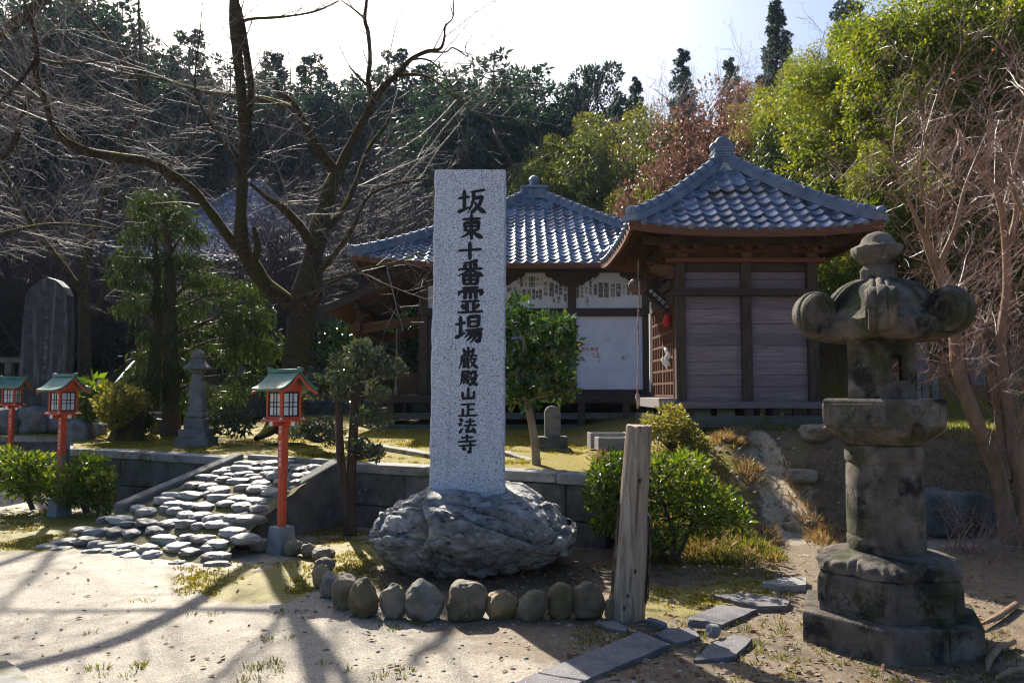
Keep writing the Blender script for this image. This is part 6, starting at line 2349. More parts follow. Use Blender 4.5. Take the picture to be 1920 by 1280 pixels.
# ------------------------------------------------------------------ the big bare cherry tree, limbs traced in depth
def limb(pts):
    p = [P(a, b, Y) for a, b, Y, r in pts]
    return smooth_path(p, [q[3] for q in pts], 4)
def gnarl(path, rads, amp, s):
    out = []
    for p, r in zip(path, rads):
        out.append(r * (1 + amp * nz(p, s, 2)))
    return out
CY = 13.4
cherry_limbs = [
    # trunk
    [(532, 812, CY, .52), (540, 770, CY, .40), (550, 710, CY, .355), (560, 640, CY, .34), (568, 585, CY, .36), (576, 545, CY, .33), (590, 470, CY, .25), (600, 420, CY + .1, .235), (618, 360, CY + .2, .20), (634, 322, CY + .3, .19)],
    # limb sweeping up to the near side
    [(566, 590, CY, .27), (535, 562, CY - .15, .20), (500, 535, CY - .3, .185), (475, 500, CY - .5, .175), (455, 462, CY - .7, .17), (452, 400, CY - .9, .125), (455, 330, CY - 1.0, .115), (457, 250, CY - 1.2, .115), (453, 180, CY - 1.4, .11), (445, 100, CY - 1.6, .11), (441, 40, CY - 1.8, .12), (438, -30, CY - 2.0, .10), (432, -120, CY - 2.2, .07)],
    # double stem
    [(455, 300, CY - 1.0, .08), (465, 230, CY - 1.0, .085), (470, 160, CY - 1.1, .085), (462, 100, CY - 1.3, .08), (455, 50, CY - 1.6, .06), (446, 10, CY - 1.8, .06)],
    # long limb to the side and up
    [(452, 470, CY - .6, .15), (430, 445, CY - .8, .115), (395, 398, CY - 1.2, .11), (365, 360, CY - 1.6, .105), (330, 333, CY - 2.0, .10), (280, 305, CY - 2.4, .10), (225, 295, CY - 2.8, .095), (165, 285, CY - 3.2, .09), (120, 262, CY - 3.5, .075), (100, 235, CY - 3.7, .065), (85, 190, CY - 3.9, .055), (68, 140, CY - 4.1, .05), (70, 108, CY - 4.2, .045), (62, 50, CY - 4.4, .035), (40, -10, CY - 4.6, .02)],
    [(112, 258, CY - 3.5, .05), (95, 244, CY - 3.5, .045)],
    [(70, 108, CY - 4.2, .035), (40, 150, CY - 4.3, .028), (-10, 200, CY - 4.5, .018)],
    [(72, 110, CY - 4.2, .03), (120, 120, CY - 4.5, .022), (200, 112, CY - 4.9, .012)],
    # mossy stub
    [(470, 505, CY - .5, .10), (482, 470, CY - .8, .085), (480, 445, CY - .9, .07), (476, 428, CY - 1, .05)],
    # side limb from the trunk to a low fork
    [(590, 470, CY, .16), (570, 435, CY - .4, .115), (550, 410, CY - .6, .10), (525, 385, CY - .9, .08), (500, 370, CY - 1.2, .055), (470, 345, CY - 1.6, .03)],
    [(634, 325, CY + .3, .16), (605, 292, CY, .12), (585, 255, CY - .2, .10), (563, 215, CY - .3, .085), (545, 188, CY - .4, .07), (525, 175, CY - .5, .075), (518, 155, CY - .5, .05)],
    [(600, 285, CY, .10), (560, 215, CY + .5, .10), (510, 190, CY + .9, .09), (440, 180, CY + 1.3, .075), (380, 172, CY + 1.6, .06), (310, 150, CY + 2, .045), (230, 138, CY + 2.3, .03), (150, 128, CY + 2.6, .018)],
    # limbs to the right
    [(634, 325, CY + .3, .15), (655, 275, CY + .2, .10), (682, 225, CY, .085), (700, 190, CY - .2, .09), (722, 160, CY - .4, .075), (745, 140, CY - .6, .065), (770, 112, CY - .8, .055), (800, 97, CY - .9, .05), (825, 92, CY - 1, .04), (833, 72, CY - 1.1, .028), (835, 50, CY - 1.2, .022), (850, 30, CY - 1.2, .018), (848, -20, CY - 1.3, .012)],
    [(800, 97, CY - .9, .03), (835, 98, CY - 1, .022), (850, 90, CY - 1, .018), (878, 107, CY - 1.1, .014), (872, 90, CY - 1.1, .010), (890, 60, CY - 1.2, .007)],
    [(700, 190, CY - .2, .075), (690, 155, CY - .2, .065), (694, 110, CY - .3, .055), (690, 60, CY - .4, .05), (684, 35, CY - .5, .045), (690, -20, CY - .6, .035), (696, -100, CY - .6, .02)],
    [(684, 35, CY - .5, .03), (660, 15, CY - .6, .022), (630, -5, CY - .7, .014)],
    [(688, 160, CY - .2, .045), (668, 140, CY - .3, .03), (655, 125, CY - .3, .018)],
    [(745, 142, CY - .6, .05), (775, 140, CY - .8, .04), (805, 145, CY - 1, .03), (840, 170, CY - 1.3, .022), (880, 205, CY - 1.6, .014), (930, 232, CY - 2, .007)],
    [(770, 112, CY - .8, .03), (800, 112, CY - 1, .024), (830, 135, CY - 1.2, .018), (855, 180, CY - 1.4, .012), (880, 225, CY - 1.6, .006)],
    # upper limb out of frame with the long arched twig
    [(445, 45, CY - 1.7, .04), (470, 36, CY - 1.9, .034), (530, 32, CY - 2.2, .028), (590, 22, CY - 2.6, .02), (635, 2, CY - 2.9, .014)],
    # low right limb
    [(600, 430, CY + .1, .14), (625, 415, CY + .3, .10), (650, 380, CY + .5, .075), (672, 330, CY + .7, .065), (690, 280, CY + .8, .055), (720, 240, CY + .9, .05), (735, 215, CY + 1, .04)],
    [(590, 520, CY, .10), (625, 480, CY - .5, .055), (660, 430, CY - .9, .045), (690, 370, CY - 1.1, .035), (740, 345, CY - 1.3, .026), (810, 335, CY - 1.5, .016)],
    [(575, 560, CY - .1, .08), (620, 530, CY - .8, .04), (680, 505, CY - 1.2, .03), (740, 492, CY - 1.5, .02), (800, 470, CY - 1.8, .010)],
    [(452, 330, CY - 1.0, .06), (440, 300, CY - 1.4, .035), (400, 240, CY - 1.8, .03), (380, 205, CY - 2, .028), (365, 160, CY - 2.2, .02), (375, 60, CY - 2.4, .012), (380, 0, CY - 2.5, .008)],
    [(640, 312, CY + .3, .09), (648, 300, CY + .3, .08), (652, 296, CY + .3, .04)],
    # roots flare
    [(548, 770, CY, .25), (505, 806, CY - .45, .14), (480, 822, CY - .9, .06)],
    [(545, 770, CY, .25), (575, 812, CY - .4, .13), (600, 826, CY - .8, .05)],
]
rg = random.Random(17)
polys = []
twigs = []
for n, L_ in enumerate(cherry_limbs):
    path, rads = limb(L_)
    rads = [q * .68 for q in rads]
    rads2 = gnarl(path, rads, .22, 3.0)
    polys.append((path, rads2, 12 if rads[0] > .12 else 8))
    if n in (0, 4, 7, 23, 24, 25):
        continue
    sprout(rg, path, rads, twigs, .40 if n not in (3, 5, 6, 10) else .30, 1.35, .010, 3, 4, .18, None, -.008, .18, .11, .52, .85, .0021)
# the trunk head also carries fine shoots
cherry = thing('cherry_tree', 'large gnarled mossy bare cherry tree spreading across the upper picture behind the red lantern', 'bare tree', P(540, 800, CY))
v, q = tubes_np(polys)
o3 = np.array(cherry.location)
tr = npmesh('trunk', v - o3, q, m_bark, cherry, smooth=True)
v, q = tubes_np(twigs)
npmesh('crown', v - o3, q, m_twig, cherry, smooth=True)
print('cherry twigs', len(twigs))

# second and third bare trees at the far side
def bare_tree(name, label, Y, limbs, seed, sp=.4, L=1.5, m1=None, m2=None, up=.2, lv=3, minr=.0026, group=None, grav=0.0, r=.010, thin=1.0):
    rg = random.Random(seed)
    polys, tw = [], []
    for L_ in limbs:
        path, rads = smooth_path([P(a, b, Y + dy) for a, b, dy, rr in L_], [q[3] * thin for q in L_], 4)
        polys.append((path, gnarl(path, rads, .15, 3), 9))
        sprout(rg, path, rads, tw, sp, L, r, lv, 4, up, None, grav, .22, .13, .52, .8, minr)
    o = thing(name, label, 'bare tree', P(limbs[0][0][0], limbs[0][0][1], Y), 0, group)
    off = np.array(o.location)
    v, q = tubes_np(polys)
    npmesh('trunk', v - off, q, m1 or m_bark, o, smooth=True)
    v, q = tubes_np(tw)
    npmesh('crown', v - off, q, m2 or m_twig, o, smooth=True)
    return o, tw
bare_tree('cherry_tree', 'slender bare tree with a straight dark trunk behind the memorial slab', 20.5, [
    [(160, 770, 0, .17), (158, 620, 0, .15), (162, 480, 0, .14), (190, 380, -.3, .10), (240, 250, -.6, .09), (262, 190, -.8, .07), (230, 110, -1, .06), (180, 50, -1.2, .05), (120, -20, -1.5, .03)],
    [(160, 560, 0, .10), (120, 500, -.4, .08), (60, 420, -.8, .06), (10, 330, -1.2, .05), (-60, 240, -1.6, .03)],
    [(175, 600, .2, .08), (200, 530, .3, .07), (240, 440, .3, .06), (300, 330, .2, .05), (380, 240, 0, .03)],
    [(262, 190, -.8, .05), (264, 100, -.8, .045), (260, 20, -.8, .03), (262, -40, -.8, .02)]], 5, .5, 1.9)
bare_tree('cherry_tree', 'bare tree whose thick slanting limb crosses the photo corner', 17, [
    [(-190, 760, 0, .26), (-150, 500, 0, .22), (-90, 250, -.3, .17), (-30, 100, -.5, .14), (60, 20, -.8, .11), (140, -50, -1, .07)],
    [(-150, 480, 0, .14), (-60, 330, -.8, .09), (20, 280, -1.2, .06), (60, 170, -1.5, .04), (150, 90, -1.8, .02)],
    [(-160, 560, 0, .12), (-80, 470, -.6, .07), (0, 440, -1, .05), (100, 420, -1.4, .03), (220, 430, -1.8, .012)],
    [(-90, 260, -.3, .08), (-20, 180, -1.5, .05), (60, 180, -2, .035), (170, 200, -2.4, .015)]], 6, .42, 1.7)

# ------------------------------------------------------------------ bare maple beside the lantern
MY = 8.6
o, tw = bare_tree('maple_tree', 'multi stemmed bare maple with sunlit pale edges and a mass of reddish twigs', MY, [
    [(1905, 1050, 0, .17), (1885, 960, 0, .125), (1868, 880, 0, .115), (1830, 790, -.1, .105), (1798, 700, -.1, .095), (1790, 620, -.1, .09), (1780, 560, -.1, .085), (1757, 505, -.1, .075), (1738, 455, -.2, .05), (1712, 395, -.3, .028), (1690, 340, -.4, .016), (1672, 290, -.5, .006)],
    [(1885, 900, .1, .085), (1880, 820, .2, .08), (1868, 740, .2, .07), (1855, 690, .25, .065), (1838, 640, .3, .055), (1815, 600, .3, .045), (1790, 540, .4, .03), (1760, 470, .5, .012)],
    [(1912, 1040, .1, .10), (1905, 900, .1, .085), (1895, 790, .1, .08), (1880, 700, .1, .072), (1878, 620, .1, .065), (1888, 540, .1, .06), (1885, 450, .1, .05), (1875, 380, 0, .045), (1850, 330, 0, .035), (1800, 260, -.2, .022), (1760, 170, -.4, .010)],
    [(1885, 480, .1, .045), (1905, 400, .1, .035), (1900, 330, .1, .028), (1920, 240, .0, .018), (1930, 120, 0, .009)],
    [(1935, 1040, -.3, .12), (1930, 930, -.3, .11), (1915, 840, -.3, .10), (1945, 700, -.3, .08), (1955, 560, -.3, .06), (1930, 440, -.4, .04), (1890, 330, -.5, .02)],
    [(1757, 505, -.1, .05), (1790, 430, -.3, .035), (1810, 350, -.4, .025), (1850, 250, -.5, .012)],
    [(1735, 455, -.2, .04), (1740, 400, -.3, .03), (1725, 330, -.4, .02), (1735, 230, -.5, .010)],
    [(1850, 690, .3, .03), (1780, 700, .0, .014), (1720, 720, -.1, .006)],
    [(1800, 690, -.1, .02), (1740, 660, -.2, .012), (1690, 640, -.2, .006)],
    [(1905, 1050, -.1, .09), (1870, 1062, -.4, .05), (1810, 1072, -.8, .02)],
    [(1920, 1052, -.1, .09), (1880, 1080, -.6, .04), (1830, 1092, -.9, .015)],
    ], 9, .19, .95, m_barkbrown, m_twigred, .22, 3, .0018, r=.0065, thin=.74)
# a few dead leaves still hanging
rs = np.random.RandomState(4)
idx = rs.choice(len(tw), 90)
pos = np.array([tuple(tw[i][0][-1]) for i in idx]) - np.array(o.location)
v, q = leaves_np(pos, rs.normal(0, .5, (len(pos), 3)), .032, .024, rs, droop=1.0)
npmesh('dead_leaf_cover', v, q, leafmat('hanging_dead_leaf', [(.22, .09, .05), (.34, .15, .09)], .35, .6), o)

# ------------------------------------------------------------------ cypress on the terrace
Y0 = 15.2
cb = P(322, 815, Y0)
rs = np.random.RandomState(12)
rg = random.Random(12)
cs, rd, polys = [], [], []
polys.append(smooth_path([P(318, 830, Y0), P(322, 760, Y0), P(320, 640, Y0), P(318, 500, Y0), P(305, 380, Y0)], [.20, .16, .14, .10, .03], 4) + (9,))
polys.append(smooth_path([P(285, 770, Y0 + .5), P(290, 700, Y0 + .5), P(296, 560, Y0 + .3), P(290, 430, Y0 + .2)], [.16, .14, .10, .03], 4) + (8,))
pads = [(300, 372, 46, 24), (272, 395, 34, 22), (335, 400, 44, 26), (262, 440, 46, 26), (312, 440, 52, 30), (360, 436, 40, 26), (245, 485, 40, 26), (300, 490, 50, 30), (370, 480, 50, 26), (252, 530, 40, 26), (305, 540, 46, 30), (385, 525, 50, 28), (262, 575, 34, 22), (330, 590, 30, 34),
        (400, 570, 54, 26), (440, 600, 50, 26), (380, 620, 56, 28), (470, 630, 40, 24), (420, 660, 60, 28), (330, 650, 28, 40), (285, 640, 30, 40), (300, 720, 34, 40), (440, 700, 46, 26), (490, 665, 30, 22), (275, 720, 26, 30), (345, 700, 26, 40), (420, 740, 44, 24), (268, 680, 26, 30), (455, 545, 40, 24), (335, 760, 26, 40), (478, 590, 30, 22)]
for (px, py, a, b) in pads:
    for k in range(8):
        Yp = Y0 + rg.uniform(-.6, .6)
        p = P(px + rg.gauss(0, .45) * a, py + rg.gauss(0, .45) * b, Yp)
        cs.append(tuple(p))
        s = rg.uniform(.13, .26)
        rd.append((s * 1.3, s * 1.3, s * .75))
    c = P(px, py, Y0 + rg.uniform(-.3, .3))
    st_ = P(318 if px > 280 else 296, min(800, py + 40), Y0)
    polys.append(([st_, st_.lerp(c, .5) + V((0, 0, .12)), c], [.035, .025, .01], 5))
pos, nr = clump_leaves(rs, np.array(cs), np.array(rd), 75, .1)
nr = nr * .7 + np.array([0, 0, -.5])
v, q = leaves_np(pos, nr, .13, .022, rs, droop=.7, jit=.55)
t = thing('cypress_tree', 'dark feathery cypress with drooping sprays beside the grave pillar', 'cypress', cb)
off = np.array(cb)
npmesh('crown', v - off, q, l_hedge, t)
v, q = tubes_np(polys)
npmesh('trunk', v - off, q, m_trunk, t, smooth=True)

# ------------------------------------------------------------------ camellia, topiary, shrubs
def shrub(name, label, cat, base, clumps, Y, per, L, W, lm, stems=None, sm_=None, droop=.1, spread=.35, group=None, rsz=(.10, .16), seed=1, k=6, up=.3, base_z=None):
    """clumps: (px, py, half width px, half height px)"""
    rs = np.random.RandomState(seed)
    rg = random.Random(seed)
    cs, rd, polys = [], [], []
    b = P(base[0], base[1], Y)
    if base_z is not None:
        b.z = base_z
    for (px, py, a, h) in clumps:
        for i in range(k):
            p = P(px + rg.uniform(-1, 1) * a * .75, py + rg.uniform(-1, 1) * h * .75, Y + rg.uniform(-1, 1) * spread)
            cs.append(tuple(p))
            s = rg.uniform(*rsz)
            rd.append((s, s, s * .8))
        c = P(px, py, Y)
        if stems is None:
            polys.append(([b, b.lerp(c, .5) + rv(rg) * .05, c], [.018, .014, .006], 5))
    for s in (stems or []):
        pts = [P(x, y, Y + dy) for x, y, dy, r in s]
        pp = smooth_path(pts, [q[3] for q in s], 4)
        polys.append((pp[0], gnarl(pp[0], pp[1], .15, 6), 9))
    # twigs toward each clump
    if stems:
        ends = [pp for s in polys for pp in s[0]]
        for c in cs[::2]:
            c = V(c)
            e = min(ends, key=lambda p: (p - c).length + (.4 if p.z > c.z else 0))
            polys.append(([e, e.lerp(c, .5) + rv(rg) * .03, c], [.010, .007, .003], 4))
    pos, nr = clump_leaves(rs, np.array(cs), np.array(rd), per, .45)
    nr = nr + np.array([0, 0, up])
    v, q = leaves_np(pos, nr, L, W, rs, droop=droop, jit=.6)
    t = thing(name, label, cat, b, 0, group)
    off = np.array(b)
    npmesh('crown', v - off, q, lm, t)
    v, q = tubes_np(polys)
    npmesh('trunk', v - off, q, sm_ or m_trunk, t, smooth=True)
    return t
m_palebark = mat('pale_camellia_bark', [(0.3, (0.16, 0.12, 0.085)), (0.7, (0.30, 0.24, 0.18))], 5, .85, .4, 30, .006, coord='World', over=[((.12, .12, .06), 4, .6, .75)])
shrub('camellia_tree', 'small glossy camellia tree on a pale crooked trunk partly behind the monument', 'camellia', (1006, 866),
      [(965, 590, 30, 26), (1000, 615, 38, 30), (955, 640, 36, 34), (1040, 640, 30, 30), (1000, 665, 44, 34), (960, 690, 34, 30), (1035, 690, 34, 26), (1060, 655, 12, 16), (985, 722, 36, 24), (1030, 715, 30, 22), (955, 735, 22, 22), (1052, 735, 22, 10), (920, 640, 34, 40), (910, 690, 30, 30), (1055, 610, 12, 12), (990, 745, 24, 12), (940, 605, 20, 25)],
      9.9, 36, .085, .042, l_camellia, [[(1006, 872, 0, .055), (1002, 820, 0, .05), (992, 770, .0, .045), (984, 730, 0, .04), (985, 680, 0, .03), (980, 620, 0, .012)], [(984, 735, 0, .025), (1020, 690, -.1, .018), (1040, 640, -.1, .008)], [(986, 700, 0, .025), (955, 650, .1, .016), (950, 600, .1, .008)]],
      m_palebark, droop=.05, spread=.38, rsz=(.06, .17), seed=3, k=8, up=.45)
shrub('topiary_tree', 'cloud pruned tree with two thin trunks and flat grey green leaf pads', 'topiary tree', (657, 992),
      [(690, 668, 42, 14), (650, 688, 34, 18), (720, 690, 34, 14), (665, 705, 40, 16), (742, 690, 16, 10), (610, 722, 32, 16), (640, 735, 20, 14), (590, 738, 14, 12), (712, 738, 18, 9), (672, 655, 14, 10), (695, 785, 26, 16), (715, 790, 20, 14), (675, 842, 22, 12), (705, 848, 24, 9), (725, 690, 26, 12)],
      9.2, 70, .05, .022, l_holly, [[(656, 1000, 0, .085), (652, 960, 0, .06), (644, 900, 0, .045), (638, 850, 0, .045), (636, 790, 0, .042), (634, 740, 0, .03)], [(658, 1000, .0, .075), (656, 930, .05, .06), (660, 860, .05, .058), (664, 780, .05, .052), (667, 720, .05, .045), (672, 680, .05, .02)], [(662, 835, .05, .02), (685, 820, 0, .014), (700, 845, 0, .006)], [(664, 800, .05, .02), (690, 790, 0, .012)], [(667, 720, .05, .025), (710, 695, 0, .012), (740, 690, 0, .006)], [(636, 750, 0, .02), (605, 730, 0, .01)]],
      m_trunk, spread=.24, rsz=(.05, .10), seed=5, k=9, up=1.0)
shrub('low_shrub', 'small dark leaved shrub in the moss beside the twin trunk topiary', 'shrub', (600, 822), [(570, 805, 24, 12), (605, 802, 26, 14), (625, 815, 18, 10)], 11.5, 90, .05, .024, l_holly, seed=6, spread=.3, rsz=(.09, .14), k=7)
azs = [(1140, 885, 24, 18), (1170, 910, 40, 30), (1130, 930, 24, 30), (1140, 980, 26, 24), (1220, 880, 40, 20), (1260, 905, 44, 28), (1300, 900, 40, 24), (1240, 950, 44, 30), (1290, 955, 44, 28), (1340, 935, 34, 22), (1320, 980, 34, 20), (1250, 1000, 36, 18), (1180, 990, 30, 24), (1365, 965, 26, 14), (1280, 870, 30, 14), (1160, 870, 18, 12), (1180, 955, 36, 28), (1200, 1015, 28, 12)]
shrub('azalea_bush', 'large bright green azalea bush behind the weathered post', 'azalea', (1265, 1050), azs, 7.75, 52, .062, .024, l_azalea, [[(1260, 1050, 0, .03), (1265, 1010, 0, .022), (1250, 960, 0, .015), (1230, 910, 0, .008)], [(1268, 1050, 0, .026), (1290, 1000, .05, .018), (1310, 940, .1, .008)], [(1255, 1050, -.05, .022), (1215, 1010, -.1, .016), (1170, 950, -.1, .008)], [(1275, 1050, -.1, .018), (1230, 1030, -.3, .014), (1195, 1000, -.35, .008)]], m_trunk, spread=.42, rsz=(.06, .16), seed=8, k=9, up=.45)
shrub('azalea_bush', 'dense low azalea at the photo edge beside the second red lantern', 'azalea', (60, 955), [(30, 868, 34, 20), (70, 880, 30, 22), (20, 900, 30, 22), (62, 905, 32, 20), (85, 915, 20, 18), (-10, 880, 24, 24)], 10.9, 100, .07, .03, l_azalea, [[(62, 955, 0, .03), (52, 920, 0, .022), (60, 890, 0, .01)], [(60, 955, 0, .024), (40, 910, .1, .012)]], m_trunk, spread=.4, rsz=(.12, .18), seed=9, k=7, up=.5)
shrub('azalea_bush', 'rounded azalea just right of the second red lantern post', 'azalea', (160, 960), [(135, 890, 24, 18), (170, 880, 32, 18), (195, 905, 22, 20), (150, 915, 34, 20), (180, 930, 28, 16), (130, 930, 20, 16)], 10.6, 100, .066, .028, l_azalea, [[(165, 962, 0, .03), (160, 925, 0, .02), (170, 890, 0, .01)], [(160, 962, 0, .024), (140, 910, .1, .012)]], m_trunk, spread=.35, rsz=(.11, .17), seed=10, k=8, up=.5)
shrub('flowering_shrub', 'loose twiggy shrub with pale sunlit leaves at the corner of the hut', 'shrub', (1258, 842), [(1225, 795, 14, 12), (1250, 790, 24, 20), (1275, 800, 24, 18), (1245, 820, 26, 14), (1285, 820, 18, 14), (1262, 772, 16, 12), (1300, 825, 14, 10)], 10.3, 70, .05, .022, l_olive, seed=11, spread=.3, rsz=(.10, .15), k=7, up=.3)
shrub('sapling_shrub', 'pale leaved sapling shrub growing over the old stump', 'shrub', (222, 825), [(225, 735, 24, 16), (250, 745, 22, 14), (205, 765, 18, 16), (240, 765, 22, 12), (220, 790, 14, 12)], 13.6, 60, .075, .04, l_olive, [[(222, 828, 0, .05), (215, 800, 0, .04), (212, 770, 0, .025), (220, 730, 0, .01)], [(218, 800, 0, .03), (240, 770, 0, .02), (250, 740, 0, .01)]], m_trunk, seed=13, spread=.3, rsz=(.12, .18), k=6)
shrub('fatsia_shrub', 'broad leaved glossy shrub beside the red lantern near the stairs', 'shrub', (165, 800), [(185, 725, 20, 10), (165, 745, 16, 16), (190, 745, 18, 12), (160, 765, 12, 8)], 14.6, 40, .17, .07, l_azalea, seed=14, spread=.3, rsz=(.10, .18), k=4, droop=.5)
shrub('round_bush', 'clipped dark ball shaped bush beside the cypress trunk', 'bush', (262, 805), [(262, 788, 18, 14), (258, 795, 14, 8)], 15.6, 160, .05, .024, l_dark, seed=15, spread=.18, rsz=(.14, .2), k=10)
shrub('evergreen_shrub', 'sunlit evergreen shrub seen through the open porch of the hall', 'shrub', (745, 745), [(730, 640, 30, 24), (760, 620, 24, 24), (720, 670, 26, 20), (770, 660, 22, 24), (700, 620, 20, 24), (745, 690, 26, 20), (640, 640, 30, 30), (610, 680, 30, 24), (680, 650, 22, 30)], 27, 60, .2, .09, l_camellia, seed=16, spread=.8, rsz=(.3, .45), k=7)
shrub('low_shrub', 'dark conifer like shrub spreading at the foot of the grave pillar', 'shrub', (430, 815), [(420, 780, 26, 18), (450, 790, 22, 16), (400, 800, 18, 12)], 13.3, 80, .07, .03, l_dark, seed=17, spread=.35, rsz=(.12, .2), k=6)
# stump
p = P(238, 818, 13.9)
st_ = thing('tree_stump', 'short broad old tree stump behind the pale leaved sapling', 'stump', (p.x, 13.9, ter_z(p.x, 13.9)))
mb = MB()
rings = []
for z, r in ((-.05, .36), (.08, .28), (.25, .235), (.42, .24), (.56, .27), (.60, .26)):
    rings.append([V((r * (1 + .12 * nz((math.cos(a) * 1.5, math.sin(a) * 1.5, z), 1.4)) * math.cos(a), r * (1 + .12 * nz((math.cos(a) * 1.5, math.sin(a) * 1.5, z), 1.4)) * math.sin(a), z)) for a in [i * math.pi / 12 for i in range(24)]])
mb.loft(rings)
mb.build('wood', m_bark, st_, smooth=True, angle=60)

# ------------------------------------------------------------------ ground cover
def tufts(name, spots, per, L, W, lm, seed, lean=.5, kind='stuff', zf=None):
    rs = np.random.RandomState(seed)
    pos, nr = [], []
    for (x, y, r) in spots:
        a = rs.uniform(0, 6.3, per)
        d = r * np.sqrt(rs.uniform(0, 1, per))
        xx, yy = x + d * np.cos(a), y + d * np.sin(a)
        z = slope_z(x, y) - .008
        pos.append(np.stack([xx, yy, np.full(per, z)], 1))
        nr.append(np.stack([np.cos(a) * lean * d / r, np.sin(a) * lean * d / r, np.ones(per)], 1))
    v, q = leaves_np(np.concatenate(pos), np.concatenate(nr), L, W, rs, droop=0, jit=.25)
    o = npmesh(name, v, q, lm)
    return tag(o, kind=kind)
rg = random.Random(31)
# moss on the terrace and inside the stone ring
sp = []
for i in range(5200):
    x = rg.uniform(-9, 1.6)
    y = wall_y(x) + .35 + rg.random() ** 1.6 * 6
    if nz((x, y, 0), .9) + .5 * nz((x, y, 2), 3) > .05:
        sp.append((x, y, .06))
tufts('moss', sp, 12, .030, .012, l_moss, 3, .8)
sp = []
for (px0, px1, py0, py1, n) in ((590, 700, 960, 1075, 420), (0, 130, 950, 1030, 380), (330, 580, 1050, 1110, 300), (1230, 1480, 1040, 1135, 260)):
    for i in range(n):
        p = G(rg.uniform(px0, px1), rg.uniform(py0, py1))
        if nz((p.x, p.y, 0), 1.6) > -.15:
            sp.append((p.x, p.y, .05))
tufts('moss', sp, 14, .024, .010, l_moss, 4, .8)
sp = []
for i in range(520):
    px, py = rg.uniform(150, 1460), rg.uniform(1120, 1275)
    p = G(px, py)
    if nz((p.x, p.y, 4), 2.2) > .28:
        sp.append((p.x, p.y, .035))
for i in range(110):
    p = G(rg.uniform(1380, 1910), rg.uniform(1150, 1275))
    sp.append((p.x, p.y, .03))
for i in range(60):
    p = G(rg.uniform(1080, 1500), rg.uniform(1150, 1230))
    sp.append((p.x, p.y, .04))
tufts('grass', sp, 16, .035, .006, l_grass, 5, .9)
# the bank beside the azalea and lantern
sp, sd = [], []
for i in range(2300):
    x = rg.uniform(1.1, 3.5)
    y = ter_y0(x) + rg.random() * 3.0
    g = abs(x - (2.95 + .14 * (y - 8)))
    if g < .20 or nz((x, y, 1), 1.3) < -.12:
        continue
    (sp if (x < 2.6 and rg.random() < .75) else sd).append((x, y, .06))
for i in range(420):
    x = rg.uniform(3.2, 7)
    y = ter_y0(x) + rg.random() * 1.3
    if nz((x, y, 1), 1.1) > .0:
        sd.append((x, y, .08))
for i in range(900):
    x = rg.uniform(2.8, 9)
    y = ter_y0(x) + 1 + rg.random() * 5
    sp.append((x, y, .08))
tufts('grass', sp, 16, .07, .010, l_grass, 6, 1.2)
tufts('dry_grass', sd, 20, .11, .009, l_straw, 7, 1.6)
# fallen leaves and little stones
rs = np.random.RandomState(77)
pos = []
for i in range(3400):
    z = rg.random()
    if z < .40:
        p = G(rg.uniform(1060, 1900), rg.uniform(1000, 1275))
        x, y = p.x, p.y
    elif z < .55:
        p = G(rg.uniform(700, 1130), rg.uniform(1060, 1100))
        x, y = p.x, p.y
    elif z < .62:
        p = G(rg.uniform(560, 760), rg.uniform(980, 1160))
        x, y = p.x, p.y
    elif z < .66:
        p = G(rg.uniform(20, 1000), rg.uniform(1050, 1270))
        x, y = p.x, p.y
    else:
        x = rg.uniform(1.0, 3.4)
        y = ter_y0(x) + rg.random() * 3.4
    pos.append((x, y, slope_z(x, y) + .006))
pos = np.array(pos)
nr = rs.normal(0, 1, (len(pos), 3)) * np.array([1, 1, .12])
v, q = leaves_np(pos, nr, .045, .026, rs, droop=0, jit=.15)
v[:, 2] = np.maximum(v[:, 2], np.repeat(pos[:, 2], 4) - .002)
tag(npmesh('fallen_leaves', v, q, l_dead), kind='stuff')
m_gravel = mat('pale_gravel', [(0.3, (0.17, 0.15, 0.12)), (0.7, (0.42, 0.39, 0.34))], 9, .75, coord='World', island=.3)
peb = rock_mesh('pebble', 7, .25, 1)
pv = np.array([tuple(v.co) for v in peb.vertices])
pt = np.array([tuple(p.vertices) for p in peb.polygons])
VS, QS = [], []
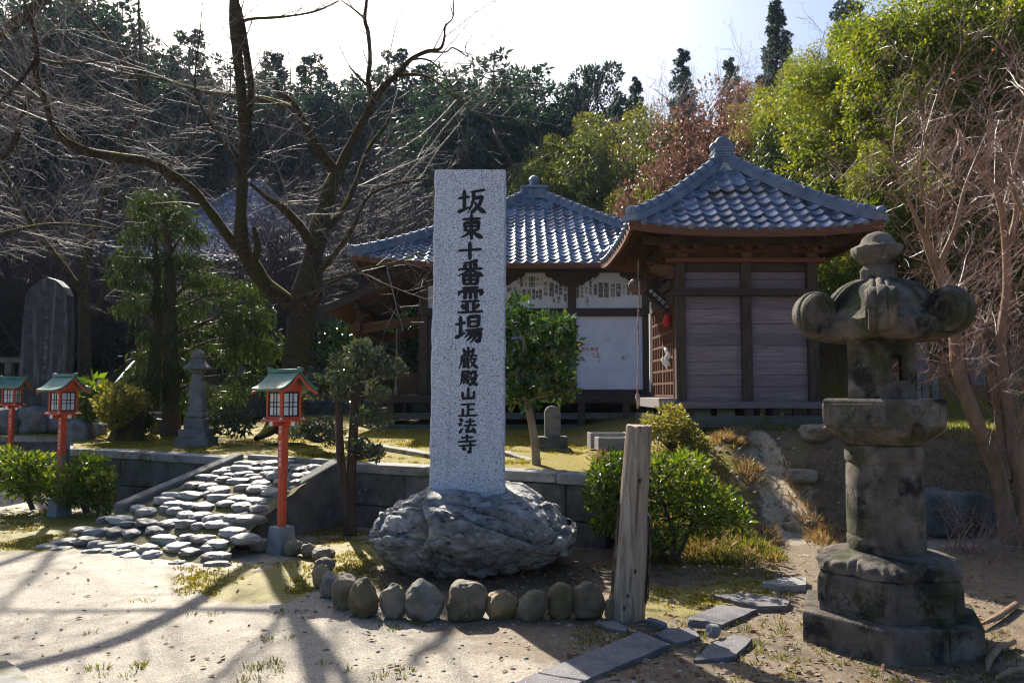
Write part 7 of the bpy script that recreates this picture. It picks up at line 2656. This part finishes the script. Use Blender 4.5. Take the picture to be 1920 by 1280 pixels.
for i in range(700):
    z = rg.random()
    if z < .15:
        p = G(rg.uniform(0, 1000), rg.uniform(1040, 1278))
        x, y = p.x, p.y
        s = rg.uniform(.004, .010)
    elif z < .75:
        p = G(rg.uniform(640, 1910), rg.uniform(1050, 1278))
        x, y = p.x, p.y
        s = rg.uniform(.005, .016)
    else:
        x = rg.uniform(1.2, 4.0)
        y = ter_y0(x) + rg.random() * 2.6
        s = rg.uniform(.01, .035)
    VS.append(pv * s * np.array([1.3, 1, .7]) + np.array([x, y, slope_z(x, y) + s * .05]))
    QS.append(pt + i * len(pv))
tag(npmesh('gravel', np.concatenate(VS), np.concatenate(QS), m_gravel, smooth=True), kind='stuff')
# twiggy stubble and surface roots by the maple
polys = []
rg = random.Random(55)
bp = P(1805, 1040, 8.2)
for i in range(20):
    d = V((rg.uniform(-1, 1), rg.uniform(-.6, .6), rg.uniform(.4, 1.3)))
    pth = twig_path(rg, V((rg.uniform(-.15, .15), rg.uniform(-.1, .1), 0)), d, rg.uniform(.25, .6), 4, .1, 0)
    polys.append((pth, [.007, .006, .005, .004, .003], 4))
v, q = tubes_np(polys)
o = npmesh('dead_twig_clump', v, q, m_twigred, smooth=True, loc=(bp.x, bp.y, slope_z(bp.x, bp.y) - .03))
tag(o, 'clump of upright dead brown twigs at the foot of the dark bank', 'dead shrub')
for i, (pts, lab) in enumerate((([(1905, 1135), (1870, 1160), (1835, 1175)], 'thin crooked surface root above the longer one'), ([(1900, 1205), (1872, 1218), (1855, 1240), (1852, 1262)], 'long bent surface root beside the lantern base'), ([(1925, 1258), (1895, 1262), (1868, 1275)], 'short root at the lower corner of the ground'))):
    mb = MB()
    pp = [G(*p) + V((0, 0, .012)) for p in pts]
    mb.tube(pp, [.022] * (len(pp) - 1) + [.008], 8)
    tag(mb.build('surface_root', m_barkbrown, None, smooth=True), lab, 'root', 'surface roots by the lantern')

# ------------------------------------------------------------------ air between here and the wooded hill
mb = MB()
mb.box((0, 60, 20), (330, 190, 46))
m_haze = bpy.data.materials.new('air')
m_haze.use_nodes = True
hn = m_haze.node_tree
hn.nodes.remove(hn.nodes['Principled BSDF'])
pv_ = hn.nodes.new('ShaderNodeVolumePrincipled')
pv_.inputs['Color'].default_value = (0.55, 0.74, 1.0, 1)
pv_.inputs['Density'].default_value = HAZE
pv_.inputs['Anisotropy'].default_value = 0.3
hn.links.new(pv_.outputs[0], hn.nodes['Material Output'].inputs['Volume'])
tag(mb.build('haze', m_haze), kind='stuff')
